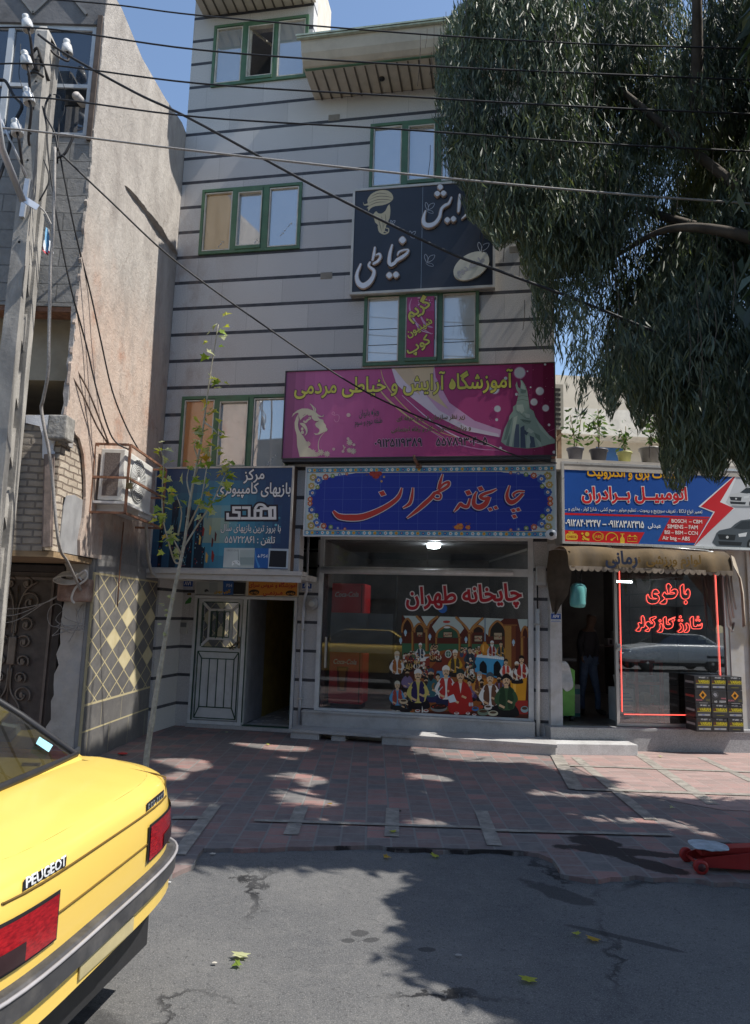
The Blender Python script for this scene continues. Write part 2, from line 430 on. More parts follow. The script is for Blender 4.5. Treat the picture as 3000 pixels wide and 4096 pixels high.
def paver(name, w_, l_, c1, c2, c3, grout, stain=True):
    k = N(name); co = posco(k); x = k.xyz(co)
    cb = k.n('ShaderNodeCombineXYZ'); k.L(x[1], cb.inputs[0]); k.L(x[0], cb.inputs[1])
    b = k.n('ShaderNodeTexBrick', offset=.5, offset_frequency=2); k.L(cb.outputs[0], b.inputs['Vector']); b.inputs['Scale'].default_value = 1
    b.inputs['Brick Width'].default_value = l_; b.inputs['Row Height'].default_value = w_; b.inputs['Mortar Size'].default_value = .010; b.inputs['Mortar Smooth'].default_value = .3
    b.inputs['Color1'].default_value = (0, 0, 0, 1); b.inputs['Color2'].default_value = (1, 1, 1, 1); b.inputs['Mortar'].default_value = (.5, .5, .5, 1); b.inputs['Bias'].default_value = 0
    big = k.noise(1.1, 5, .65, co=co)
    f = k.math('ADD', k.math('MULTIPLY', b.outputs[0], .75), k.math('MULTIPLY', big, .7))
    col = k.mix(k.ramp(f, .35, .75), c1, c2); col = k.mix(k.ramp(f, .82, 1.05), col, c3)
    col = k.mix(k.math('MULTIPLY', k.ramp(k.noise(9, 6, .7, co=co), .42, .75), .6), col, (.25, .23, .215))
    col = k.mix(k.math('MULTIPLY', k.ramp(k.noise(60, 3, .7, co=co), .5, .75), .35), col, (.09, .085, .085))
    col = k.mix(b.outputs['Fac'], col, grout)
    if stain:
        nz = k.noise(3.5, 6, .65, co=co); m = None
        for q in [(1.95, 5.75, .55, .10, -.15), (1.85, 5.98, .22, .16, -.7), (2.1, 5.45, .3, .1, -.8), (.62, 5.68, .8, .025, 0), (3.0, 6.0, .35, .05, 0), (.27, 6.72, .05, .05, 0)]:
            z = blob(k, co, *q, nz, 1.0); m = z if m is None else k.math('MAXIMUM', m, z)
        col = k.mix(k.math('MULTIPLY', m, .9), col, (.015, .012, .012))
    k.bump(k.math('SUBTRACT', k.math('MULTIPLY', k.noise(40, 5, .7, co=co), .5), b.outputs['Fac']), .5, .006)
    return k.fin(col, .82, 0, .3)
M = {}
M['asphalt'] = asphalt()
M['paver'] = paver('paver', .2, .2, (.135, .132, .132), (.185, .130, .122), (.30, .165, .148), (.20, .19, .182))
M['paver2'] = paver('paver_new', .22, .11, (.26, .19, .175), (.33, .215, .195), (.36, .25, .23), (.30, .235, .215), False)
M['band'] = mat('cream_paving', (.265, .245, .215), .85, var=.35, scale=9, bump=.4, dirt=(.15, .135, .13), dscale=4, damt=.85)
def stone(name, z0, dz, strip=.052, stain=True):
    k = N(name); x = k.xyz()
    fine = k.noise(95, 3, .75); big = k.noise(.9, 5, .6)
    col = k.mix(k.ramp(fine, .36, .64), (.385, .375, .365), (.70, .68, .66))
    col = k.mix(k.math('MULTIPLY', k.ramp(big, .4, .7), .25), col, (.44, .415, .385))
    # slab joints
    row = k.math('FLOOR', k.math('DIVIDE', k.math('SUBTRACT', x[2], z0), dz))
    uu = k.math('ADD', k.math('DIVIDE', x[0], .95), k.math('MULTIPLY', k.math('FRACT', k.math('MULTIPLY', row, .437)), 1.0))
    cell = k.math('ADD', k.math('FLOOR', uu), k.math('MULTIPLY', row, 7.3))
    wn = k.n('ShaderNodeTexWhiteNoise', noise_dimensions='1D'); k.L(cell, wn.inputs['W'])
    col = k.mix(k.ramp(wn.outputs[0], 0, 1), col, k.mix(1.0, col, (.86, .86, .87), 'MULTIPLY'))
    j = k.math('LESS_THAN', k.math('FRACT', uu), .006)
    col = k.mix(k.math('MULTIPLY', j, .55), col, (.2, .195, .19))
    if stain:
        edge = k.math('MULTIPLY', k.ramp(x[0], 1.15, -.1), k.ramp(x[2], 9.0, 6.5))
        st = k.math('MULTIPLY', k.ramp(k.noise(2.2, 8, .75, stretch=(1, 1, .55)), .47, .62), edge)
        col = k.mix(k.math('MULTIPLY', st, .75), col, (.30, .21, .165))
    fz = k.math('FRACT', k.math('DIVIDE', k.math('SUBTRACT', x[2], z0-strip/2), dz))
    band = k.math('LESS_THAN', fz, strip/dz)
    bc = k.mix(k.ramp(k.noise(8, 4), .3, .7), (.035, .037, .046), (.075, .076, .085))
    if stain: bc = k.mix(k.math('MULTIPLY', st, .9), bc, (.2, .15, .12))
    col = k.mix(band, col, bc)
    k.bump(k.math('SUBTRACT', k.math('MULTIPLY', fine, .25), k.math('MULTIPLY', band, .8)), .25, .006)
    return k.fin(col, .62, 0, .35)
M['stone'] = stone('speckled_stone', 4.22, .4185)
M['stone_low'] = stone('speckled_stone_low', .77, .43, .045, False)
M['granite'] = mat('granite_step', (.44, .435, .43), .5, var=.3, scale=140, dirt=(.16, .15, .14), dscale=3, damt=.45)
M['granite_dark'] = mat('granite_plinth', (.30, .305, .315), .5, var=.35, scale=90, dirt=(.14, .14, .14), dscale=2.5, damt=.5)
M['green'] = mat('green_paint', (.075, .155, .085), .45, var=.2, dirt=(.15, .13, .1), dscale=6, damt=.3)
M['dkgreen'] = mat('dark_green_paint', (.02, .07, .045), .4)
M['cream'] = mat('cream_trim', (.55, .52, .45), .5, dirt=(.3, .2, .12), dscale=6)
M['white'] = mat('white_metal', (.62, .63, .63), .4, var=.08, dirt=(.35, .32, .28), dscale=4, damt=.35)
M['soffit'] = mat('beige_soffit', (.47, .43, .36), .6, var=.12, scale=3, dirt=(.25, .21, .17), dscale=2, damt=.4)
M['dark'] = mat('dark_gap', (.012, .012, .012), .9)
M['darkint'] = mat('dark_interior', (.06, .055, .05), .8, var=.4, scale=1.5)
M['alu'] = mat('aluminium', (.5, .5, .49), .35, metal=.6, var=.1, dirt=(.3, .28, .25))
M['rust'] = mat('rusty_steel', (.23, .115, .07), .75, var=.4, scale=14, bump=.3)
M['black'] = mat('black_plastic', (.02, .02, .022), .5)
M['wire'] = mat('cable_black', (.018, .018, .02), .6)
M['wiregrey'] = mat('cable_grey', (.30, .28, .26), .6, var=.3, scale=60)
M['glass'] = glass('shop_glass', (.88, .90, .89), .02, .06)
M['glass2'] = glass('shop_glass_right', (.74, .77, .77), .12, .03)
M['glassdoor'] = glass('door_glass', (.3, .3, .28), .45)
M['pane'] = film('window_film', '#a4a9ac', .46)
M['panew'] = film('window_blind', '#d6dad8', .28)
M['panet'] = film('tan_reflection_pane', '#a98d62', .22); M['paner'] = film('orange_pane', '#c08452', .16)  # tan pane carries the sunlit wall's reflection as colour; the other is plain orange
M['pane_int'] = glass('open_window', (.35, .36, .36), .12)
# ------------------------------------------------------------------ ground
g = MB(); g.quad((-150, -150, -.064), (150, -150, -.064), (150, 250, -.064), (-150, 250, -.064)); tag(obj('ground', g, mat('bare_ground', (.22, .20, .17), .9, var=.2, scale=1)), kind='structure')
RZ = -.03
g = MB(); n = 60
g.quad((-70, -11, RZ), (70, -11, RZ), (70, 6.6, RZ), (-70, 6.6, RZ)); tag(obj('road', g, M['asphalt']), kind='structure')
edge = [(-70, 5.0), (-9, 5.05)]
for x, y in [(150, 2020), (300, 1985), (350, 1938), (430, 1905), (446, 1868), (560, 1868), (670, 1866), (800, 1862), (900, 1870), (1000, 1872), (1100, 1872), (1190, 1880), (1215, 1893), (1235, 1925), (1290, 1936), (1400, 1928), (1500, 1934), (1652, 1948)]:
    p = gD(x, y, 0); edge.append((p.x, p.y))
edge += [(9, 5.1), (70, 5.0)]
def jag(pts, amp, seg=.07):
    out = []
    for a, b in zip(pts, pts[1:]):
        L_ = math.dist(a, b); k = max(1, min(60, int(L_/seg)))
        for i in range(k):
            t = i/k; q = (a[0]+(b[0]-a[0])*t, a[1]+(b[1]-a[1])*t)
            out.append((q[0]+random.uniform(-amp, amp)*.4, q[1]+(random.uniform(-amp, amp) if 0 < i else 0)))
    return out+[pts[-1]]
e2 = jag(edge, .035, .09)
xs = 2.55                                       # newer paving starts here, in front of the right shop
walk = MB(); walk.plate(e2+[(70, 13), (-70, 13)], [], lambda x, y, d: (x, y, d), 0, -.1); tag(obj('pavement', walk, M['paver']), kind='structure')
nw = MB(); nw.plate([(2.42, 9.66), (2.62, 8.0), (2.60, 7.75), (3.4, 7.05), (5.2, 7.0), (14, 7.0), (14, 10.3), (2.42, 10.3)], [], lambda x, y, d: (x, y, d), .004, None); tag(obj('pavement', nw, M['paver2']), kind='structure')
# pale strips laid between the pavers
bd = MB()
def strip(a, b, wd, z=.008):
    a = Vector(gD(*a, z)); b = Vector(gD(*b, z)); d = (b-a).normalized(); q = Vector((-d.y, d.x, 0))*wd/2
    bd.quad(a-q, b-q, b+q, a+q)
for a, b, wd in [((475, 1772), (392, 1882), .11), ((665, 1776), (640, 1838), .12), ((865, 1780), (863, 1842), .12), ((1060, 1786), (1090, 1862), .12),
                 ((1268, 1668), (1435, 1805), .12), ((1405, 1660), (1572, 1772), .13), ((1545, 1668), (1660, 1722), .11)]: strip(a, b, wd)
for a, b, wd in [((1265, 1737), (1700, 1752), .09), ((1232, 1685), (1700, 1702), .07), ((560, 1806), (1060, 1822), .07), ((380, 1800), (462, 1800), .09), ((1090, 1828), (1480, 1838), .07), ((1225, 1662), (1270, 1738), .16)]: strip(a, b, wd, .012)
tag(obj('pavement_strips', bd, M['band']), kind='structure')
# ------------------------------------------------------------------ main building (upper storeys overhang the ground floor)
B = thing('apartment_building', 'grey speckled stone building with dark stripes and green framed windows', 'building', (0, 0, 0), MAIN)
WIN = [  # u0, u1, z0, z1, pane edges, pane kinds
    (.37, 1.95, 10.04, 11.14, [(.42, .86), (.96, 1.39), (1.46, 1.90)], 'pop'),
    (3.00, 4.63, 8.03, 9.11, [(3.05, 3.48), (3.58, 3.98), (4.08, 4.58)], 'ppp'),
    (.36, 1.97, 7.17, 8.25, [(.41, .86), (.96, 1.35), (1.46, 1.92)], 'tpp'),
    (2.99, 4.64, 5.29, 6.385, [(3.04, 3.50), (3.60, 4.05), (4.13, 4.59)], 'www'),
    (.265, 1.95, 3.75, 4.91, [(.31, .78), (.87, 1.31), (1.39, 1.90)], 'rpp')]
wall = MB(); fnw = lambda u, z, d: (u, d, z)
wall.plate([(0, 2.32), (2.17, 2.32), (2.17, 2.95), (5.67, 2.95), (5.67, 9.9), (2.02, 9.9), (2.02, 11.9), (0, 11.9)],
           [[(a, c), (a, d), (b, d), (b, c)] for a, b, c, d, *_ in WIN], fnw, 0, .22)
obj('upper_wall', wall, M['stone'], B)
sw = MB(); sw.box(5.45, 5.668, .222, 8, 2.95, 9.9); sw.box(0, 5.66, 7.8, 8, 0, 9.9); sw.box(.0, 5.45, .222, 7.79, 9.78, 9.9); sw.box(-.05, .0, .222, 7.79, 0, 9.78)
obj('side_wall', sw, M['stone_low'], B)
tw = MB(); tw.box(1.84, 2.018, .222, 1.05, 9.905, 12.2); tw.box(0, 1.84, .9, 1.05, 9.905, 12.2); obj('tower_wall', tw, mat('pale_render', (.55, .51, .44), .8, var=.15), B)
fl = MB()
for z in (3.6, 6.6, 9.7): fl.box(.02, 5.44, .23, 6, z, z+.06)
fl.box(2.35, 2.4, .24, 6, 3.7, 9.6); fl.box(.05, 1.82, .6, .65, 9.8, 11.8); fl.box(.02, 5.44, 3.0, 3.1, 2.96, 9.6)  # upright plate added behind the open sash so its opening reads dark
obj('slabs_and_dark_backing', fl, M['darkint'], B)
sf = MB(); sf.box(.0, 2.17, .0-.02, VG+.02, 2.235, 2.318); sf.box(2.172, 5.67, .222, VG+.2, 2.952, 3.02); obj('soffit', sf, mat('white_painted_slab', (.6, .58, .54), .7, dirt=(.3, .26, .22), dscale=4), B)
def window(u0, u1, z0, z1, panes, kinds):
    f = MB(); v0, v1 = -.03, .06; t = .045
    f.box(u0, u1, v0, v1, z0, z0+t); f.box(u0, u1, v0, v1, z1-t, z1); f.box(u0, u0+t, v0, v1, z0+t, z1-t); f.box(u1-t, u1, v0, v1, z0+t, z1-t)
    es = [u0+t]+[e for p in panes for e in p]+[u1-t]
    for a, b in [(panes[0][1], panes[1][0]), (panes[1][1], panes[2][0])]: f.box(a+.004, b-.004, v0+.002, v1-.002, z0+t, z1-t)
    w_ = obj('window', f, M['green'], B)
    for i, (a, b) in enumerate(panes):
        mid = i == 1; zz0, zz1 = z0+t+(.05 if mid else .012), z1-t-(.05 if mid else .012)
        if mid:
            sgreen = MB(); q = .04
            sgreen.box(a, b, -.045, 0, z0+t, zz0); sgreen.box(a, b, -.045, 0, zz1, z1-t); sgreen.box(a-.003, a, -.046, 0, z0+t, z1-t); sgreen.box(b, b+.003, -.046, 0, z0+t, z1-t); obj('sash', sgreen, M['green'], w_)
        s_ = MB(); q = .016; vv = -.04 if mid else -.02
        for bx in [(a, b, zz0, zz0+q), (a, b, zz1-q, zz1), (a, a+q, zz0+q, zz1-q), (b-q, b, zz0+q, zz1-q)]: s_.box(bx[0], bx[1], vv, .03, bx[2], bx[3])
        obj('bead', s_, M['cream'], w_)
        k = kinds[i]
        g_ = MB(); g_.box(a+q, b-q, .012, .018, zz0+q, zz1-q)
        if k == 'o':
            h = MB(); h.bar((a+q+.01, .03, zz0+q), (a+q+.25, .38, zz0+q), .03, .03); h.bar((a+q+.01, .03, zz1-q), (a+q+.25, .38, zz1-q), .03, .03); h.bar((a+q+.25, .38, zz0+q), (a+q+.25, .38, zz1-q), .03, .03); h.bar((a+q+.01, .03, zz0+q), (a+q+.01, .03, zz1-q), .03, .03)
            obj('open_sash', h, M['cream'], w_)
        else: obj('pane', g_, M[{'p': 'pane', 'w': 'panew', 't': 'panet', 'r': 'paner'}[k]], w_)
        if k == 'w' and i != 1:
            bl = MB()
            for z in (zz0+.26, zz0+.50): bl.box(a+q, b-q, .006, .0119, z, z+.006)
            obj('blind_seam', bl, M['dark'], w_)
    return w_
WOBJ = [window(*a) for a in WIN]
# faint handwriting smeared across the left window panes
for wi, (u, z, k_) in ((2, (.60, 7.62, 0)), (2, (1.15, 7.62, 1)), (2, (1.68, 7.85, 2)), (4, (.55, 4.30, 1)), (4, (1.62, 4.25, 0))):
    rs = random.Random(wi*7+k_); a = MB(); a.cc = None
    for i in range(4): 
        x, y = u-.10+.06*i, z-.22+.13*i; P = cr([(x+rs.uniform(-.05, .05), .008, y+rs.uniform(-.05, .05)) for _ in range(4)], 4, False); a.tube(P, .007, 4)
    a = MB()
    for i in range(6): x, y = u-.02+.03*i, z-.42+.035*i; a.tube(cr([(x+rs.uniform(-.018, .018), .008, y+rs.uniform(-.02, .02)) for _ in range(4)], 3, False), .004, 4)
    obj('handwriting', a, M['white'], WOBJ[wi])
# eaves: ribbed soffit, curved fascia, tiled canopy
def eave(u0, u1, z, kind):
    prof = [(0, z), (-.60, z-.02), (-.66, z-.005), (-.72, z+.04), (-.78, z+.12), (-.82, z+.22), (-.84, z+.30), (0, z+.34)]
    e = MB(); e.plate([(-p[0], p[1]) for p in prof], [], lambda a, b, d: (d, -a, b), u0, u1)
    E_ = obj('eave', e, M['soffit'], B)
    r = MB(); u = u0+.12
    while u < u1-.05: r.box(u-.011, u+.011, -.585, -.005, z-.024, z+.0); u += .156
    obj('soffit_groove', r, mat('groove', (.10, .085, .07), .8), E_)
    gs = MB(); gs.box(u0+.02, u1, -.635, -.602, z-.026, z-.005); obj('green_bead', gs, M['green'], E_)
    t = MB(); rows = 7
    for i in range(rows):
        a0, a1 = i/rows, (i+1)/rows
        v0, z0_, v1, z1_ = -.90+.68*a0, z+.30+.60*a0, -.90+.68*a1, z+.30+.60*a1
        t.add([(u0-.06, v0, z0_), (u1, v0, z0_), (u1, v1+.02, z1_), (u0-.06, v1+.02, z1_), (u0-.06, v0, z0_+.026), (u1, v0, z0_+.026), (u1, v1+.02, z1_+.012), (u0-.06, v1+.02, z1_+.012)],
              [(0, 3, 2, 1), (4, 5, 6, 7), (0, 1, 5, 4), (1, 2, 6, 5), (2, 3, 7, 6), (3, 0, 4, 7)])
    t.box(u0-.05, u1, -.885, -.842, z+.275, z+.302)
    obj('roof_tiles', t, mat('sage_tiles', (.42, .47, .38), .7, var=.25, scale=12, dirt=(.25, .26, .2), dscale=8), E_)
    bk = MB(); bk.add([(u0, -.2, z+.90), (u1, -.2, z+.90), (u1, 0, z+.90), (u0, 0, z+.90), (u0, -.2, z+.341), (u1, -.2, z+.341), (u1, 0, z+.341), (u0, 0, z+.341)], [(0, 1, 2, 3), (4, 7, 6, 5), (0, 4, 5, 1), (3, 2, 6, 7), (0, 3, 7, 4), (1, 5, 6, 2)])
    obj('parapet', bk, M['soffit'], E_); return E_
EV = eave(2.10, 5.85, 9.64, 0); eave(.16, 2.05, 11.36, 1)
dl = MB(); dl.lathe([(.045, 0), (.045, -.02), (.03, -.03)], (3.2, -.3, 9.635)); obj('downlight', dl, M['black'], EV)
vm_ = mat('vent_grey', (.30, .28, .25), .7)
for u, z in ((2.40, 6.72), (2.42, 9.30), (5.15, 6.95)):
    vt = MB(); vt.box(u-.09, u+.09, -.006, -.001, z-.05, z+.05)
    for k_ in range(5): vt.box(u-.085, u+.085, -.012, -.006, z-.042+k_*.02, z-.034+k_*.02)
    obj('wall_vent', vt, vm_, B)
# ---- ground floor
pl = MB(); pl.box(-.16, .205, VG, VG+.3, 0, 2.234); obj('pilaster', pl, M['stone_low'], B)
pl = MB(); pl.box(1.885, 2.205, VG, VG+.3, 0, 2.234); pl.box(2.172, 2.205, VG, VG+.3, 2.234, 2.95); obj('pilaster', pl, M['stone_low'], B)
pl = MB(); pl.box(5.425, 5.67, VG, VG+.3, 0, 2.95); pl.box(5.47, 5.67, .225, VG, 0.0, 2.95) if 0 else None; obj('pilaster', pl, M['stone_low'], B)
ln = MB(); ln.box(.205, 1.885, VG+.05, VG+.3, 2.0, 2.234); obj('lintel', ln, M['stone_low'], B)
df = MB(); a0, a1, m0, m1 = .21, 1.88, 1.015, 1.075
df.box(a0, a0+.045, VG-.02, VG+.1, .05, 2.0); df.box(a1-.045, a1, VG-.02, VG+.1, .05, 2.0); df.box(m0, m1, VG-.021, VG+.1, .05, 1.955); df.box(a0+.045, a1-.045, VG-.02, VG+.1, 1.955, 2.0); df.box(a0+.045, m0, VG-.02, VG+.1, .05, .10)
obj('door_frame', df, M['white'], B)
th = MB(); th.box(.2, 1.9, VG-.06, VG+.32, .0, .048); obj('threshold', th, M['granite'], B)
dg = MB()
for x in (a0+.049, m0-.009, m1+.004, a1-.053): dg.box(x, x+.009, VG-.024, VG-.0, .10, 1.95)
dg.box(m1+.014, a1-.055, VG+.0, VG+.08, .049, .062)
obj('door_frame_line', dg, M['dkgreen'], B)
D_ = MB(); l0, l1, lv = .268, 1.004, VG+.02
def dbar(u0, u1, z0, z1): D_.box(u0, u1, lv, lv+.035, z0, z1)
dbar(l0, l1, .11, 1.15); dbar(l0, l0+.05, 1.15, 1.95); dbar(l1-.05, l1, 1.15, 1.95); dbar(l0+.05, l1-.05, 1.905, 1.95); dbar(l0+.05, l1-.05, 1.15, 1.20)
i0, i1, j0, j1 = .455, .815, 1.34, 1.775
for a, b in (((l0+.05, 1.2), (i0, j0)), ((l1-.05, 1.2), (i1, j0)), ((l0+.05, 1.905), (i0, j1)), ((l1-.05, 1.905), (i1, j1))): D_.bar((a[0], lv+.017, a[1]), (b[0], lv+.017, b[1]), .033, .05, (0, 1, 0)) if 0 else D_.bar((a[0], lv+.0175, a[1]), (b[0], lv+.0175, b[1]), .036, .034, (0, 1, 0))
for u0, u1, z0, z1 in ((i0-.018, i1+.018, j1-.018, j1+.022), (i0-.018, i1+.018, j0-.022, j0+.018), (i0-.018, i0+.022, j0+.018, j1-.018), (i1-.022, i1+.018, j0+.018, j1-.018)): D_.box(u0, u1, lv-.002, lv+.036, z0, z1)
DR = obj('entrance_door', D_, M['white'], B)
gd = MB(); gd.box(l0+.03, l1-.03, lv+.02, lv+.026, 1.18, 1.92); obj('door_glass', gd, M['glassdoor'], DR)
gl_ = MB()
def gline(a, b, w_=.014): gl_.bar((a[0], lv-.004, a[1]), (b[0], lv-.004, b[1]), .012, w_, (0, 1, 0)) if 0 else gl_.bar((a[0], lv-.003, a[1]), (b[0], lv-.003, b[1]), w_, .014, (0, 1, 0))
P0 = [(.30, .135), (.97, .135), (.97, 1.135), (.30, 1.135)]; P1 = [(.37, .30), (.90, .30), (.90, 1.03), (.37, 1.03)]
for a in (P0, P1):
    for i in range(4): gline(a[i], a[(i+1) % 4])
for i in range(4): gline(P0[i], P1[i])
for u in (.50, .635, .77): gline((u, .30), (u, 1.03), .012)
for a, b in (((.335, 1.215), (.335, 1.89)), ((.935, 1.215), (.935, 1.89)), ((.35, 1.205), (.92, 1.205)), ((.35, 1.9), (.92, 1.9)), ((i0+.025, j0+.02), (i0+.025, j1-.02)), ((i1-.025, j0+.02), (i1-.025, j1-.02)), ((i0+.025, j0+.022), (i1-.025, j0+.022)), ((i0+.025, j1-.022), (i1-.025, j1-.022)), ((.575, j0), (.575, j1)), ((.695, j0), (.695, j1))): gline(a, b, .012)
obj('door_trim', gl_, M['dkgreen'], DR)
hn = MB(); hn.tube([(.965, lv-.01, 1.30), (.965, lv-.06, 1.30), (.93, lv-.065, 1.27), (.84, lv-.06, 1.19)], .014); hn.tube([(.82, lv-.03, 1.30), (.90, lv-.055, 1.18), (.80, lv-.03, 1.24)], .008); hn.bbox(.95, .985, lv-.012, lv+.0, 1.2, 1.38, .004); obj('door_handle', hn, mat('worn_brass', (.2, .17, .13), .35, .7), DR)
# corridor behind the open half of the door
co = MB(); co.box(1.06, 1.07, VG+.12, VG+.95, .06, 1.96); obj('open_door_leaf', co, mat('grey_door_leaf', (.36, .37, .40), .5), B)
co = MB(); co.box(1.02, 1.05, VG+.1, 6.2, .05, 2.3); co.box(1.95, 1.98, VG+.31, 6.2, .05, 2.3); co.box(1.02, 1.98, 6.2, 6.25, .05, 2.3); co.box(1.02, 1.98, VG+.31, 6.25, 2.235, 2.3); obj('corridor_wall', co, mat('ochre_wall', (.42, .31, .08), .7), B)
co = MB(); co.box(1.0, 1.98, VG+.321, 6.2, 0, .05); obj('corridor_floor', co, mat('tile_floor', (.45, .45, .46), .25, var=.15, scale=2), B)
def crop(ox, oy, sc): return lambda x, y: (ox+x/sc, oy+y/sc)
def onto(frame, cp, v): return lambda x, y: frame.px(*cp(x, y), v)
M['print'] = attr_mat('printed_sheet', .38, .35, .08)
M['paint'] = attr_mat('painted_colour', .6, .3, .12)
# ------------------------------------------------------------------ tea house front
SF = MB(); s0, s1 = 2.208, 5.42
SF.box(s0, s0+.06, VG-.02, VG+.06, .345, 2.95); SF.box(s1-.075, s1-.003, VG-.02, VG+.06, .345, 2.95)
SF.box(s0+.06, s1-.075, VG-.018, VG+.058, 2.38, 2.49); SF.box(s0+.06, s1-.075, VG-.018, VG+.058, 2.905, 2.949); SF.box(s0+.06, s1-.075, VG-.018, VG+.058, .345, .375)
SFO = obj('shop_front', SF, M['white'], B)
gp = MB(); gp.box(s0+.06, 3.42, VG+.035, VG+.043, .375, 2.38); obj('glass_pane', gp, M['glass'], SFO)
gp = MB(); gp.box(3.40, s1-.075, VG+.012, VG+.020, .375, 2.38); obj('glass_pane', gp, M['glass'], SFO)
gp = MB(); gp.box(s0+.06, 3.86, VG+.03, VG+.038, 2.49, 2.905); gp.box(3.87, s1-.075, VG+.03, VG+.038, 2.49, 2.905); obj('fanlight', gp, M['glass'], SFO)
tb = MB(); tb.tube([(2.25, VG-.05, 2.43), (5.13, VG-.05, 2.425)], .042, 12); obj('blind_roller', tb, M['white'], SFO)
hd = MB(); hd.bbox(2.335, 2.365, VG-.01, VG+.03, .96, 1.42, .006); hd.box(3.385, 3.43, VG-.005, VG+.0349, .375, .42); obj('door_handle', hd, M['alu'], SFO)
dk = MB(); dk.box(s0+.06, 2.335, VG+.05, VG+.1, .38, 2.37); obj('inner_post', dk, mat('maroon_post', (.1, .03, .035), .5), SFO)
ts = MB(); ts.box(2.06, 5.424, .92, VG+.4, .0, .315); ts.box(2.05, 5.424, .90, VG+.4, .316, .344); obj('sill', ts, M['granite'], B)
st = MB(); 
def step_v(u): return .545-.163*(u-2.0)/3.65
P = [(2.0, step_v(2.0)), (5.65, step_v(5.65)), (5.65, 1.02), (2.0, .96)]
st.plate([(3.33, step_v(3.33)), (5.66, step_v(5.66)), (5.66, 1.02), (3.33, 1.0)], [], lambda a, b, d: (a, b, d), .0, .105)
st.plate([(2.0, step_v(2.0)), (2.42, step_v(2.42)), (2.42, 1.0), (2.0, 1.0)], [], lambda a, b, d: (a, b, d), .0, .085)
st.plate([(2.60, step_v(2.6)+.02), (2.80, step_v(2.8)+.02), (2.80, 1.0), (2.60, 1.0)], [], lambda a, b, d: (a, b, d), .0, .085)
st.plate([(1.98, step_v(2)-.02), (3.32, step_v(3.32)-.02), (3.32, 1.02), (1.98, .98)], [], lambda a, b, d: (a, b, d), .087, .125)
st.plate([(3.323, step_v(3.32)-.022), (5.68, step_v(5.68)-.022), (5.68, 1.021), (3.323, 1.021)], [], lambda a, b, d: (a, b, d), .107, .148)
st.box(2.42, 3.33, .75, .98, 0, .08)
obj('front_step', st, M['granite'], B)
# room behind the glass
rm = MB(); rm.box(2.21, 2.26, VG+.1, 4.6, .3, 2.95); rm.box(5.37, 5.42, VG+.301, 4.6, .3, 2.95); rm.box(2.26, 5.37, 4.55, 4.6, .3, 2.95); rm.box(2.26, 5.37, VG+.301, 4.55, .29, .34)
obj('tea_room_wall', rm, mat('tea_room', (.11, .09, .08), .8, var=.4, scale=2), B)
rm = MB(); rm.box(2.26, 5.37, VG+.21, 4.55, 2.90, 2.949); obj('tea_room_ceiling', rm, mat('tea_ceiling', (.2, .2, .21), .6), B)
lp = MB(); lp.lathe([(.10, 0), (.10, -.03), (.07, -.06), (.02, -.065)], MAIN and (3.92, VG+.5, 2.895)); L_ = obj('ceiling_lamp', lp, emis('lamp_white', (.9, .95, 1), 40), None, MAIN); tag(L_, 'small round white ceiling lamp lit above the tea house window', 'lamp')
fr = thing('drinks_fridge', 'red drinks fridge with white script lettering behind the tea house glass', 'fridge', (2.64, VG+.35, .345), MAIN)
f_ = MB(); f_.bbox(2.38, 2.90, VG+.14, VG+.66, .43, 2.24, .02); obj('body', f_, mat('fridge_red', (.60, .035, .04), .35, var=.15), fr)
f_ = MB(); f_.box(2.42, 2.86, VG+.16, VG+.64, .345, .43); obj('base', f_, M['black'], fr)
a = Art(VG+.139, None, .001)
a.text('Coca-Cola', (2.43, 2.03), (2.80, 2.04), h=1.25, col='#d8cfc6', layer=2, bold=.02, slant=.28)
a.text('Coca-Cola', (2.44, 1.02), (2.80, 1.02), h=1.2, col='#d8cfc6', layer=2, bold=.02, slant=.28)
a.poly([(2.52, .62), (2.66, .62), (2.68, .98), (2.50, .98)], '#7a2a20', 1); a.poly([(2.56, .64), (2.62, .64), (2.65, .96), (2.53, .96)], '#a8602f', 2); a.stroke([(2.50, 1.6), (2.62, 1.66), (2.78, 1.58)], .012, '#a3532f', 1)
a.rect(2.845, .45, 2.86, 2.22, '#5c1010', 1)
obj('print', a, M['print'], fr)
k6 = crop(1150, 2200, 1.5018)
t = Art(VG-.012, onto(MAIN, k6, VG+.0), .0025)
t.text('چایخانه طهران', (716, 326), (1406, 300), h=1.12, col='#b2242e', layer=2, bold=.03, outline='#e8e2dc', ow=.05)
tag(obj('window_lettering', t, M['print'], None, MAIN), 'large red Persian letters edged in white stuck on the tea house glass', 'lettering')
t = Art(VG-.006, onto(MAIN, k6, VG)); t.ell(932, 352, 27, 27, '#3569b5', 1); tag(obj('round_sticker', t, M['print'], None, MAIN), 'round blue sticker on the glass below the red lettering', 'sticker')
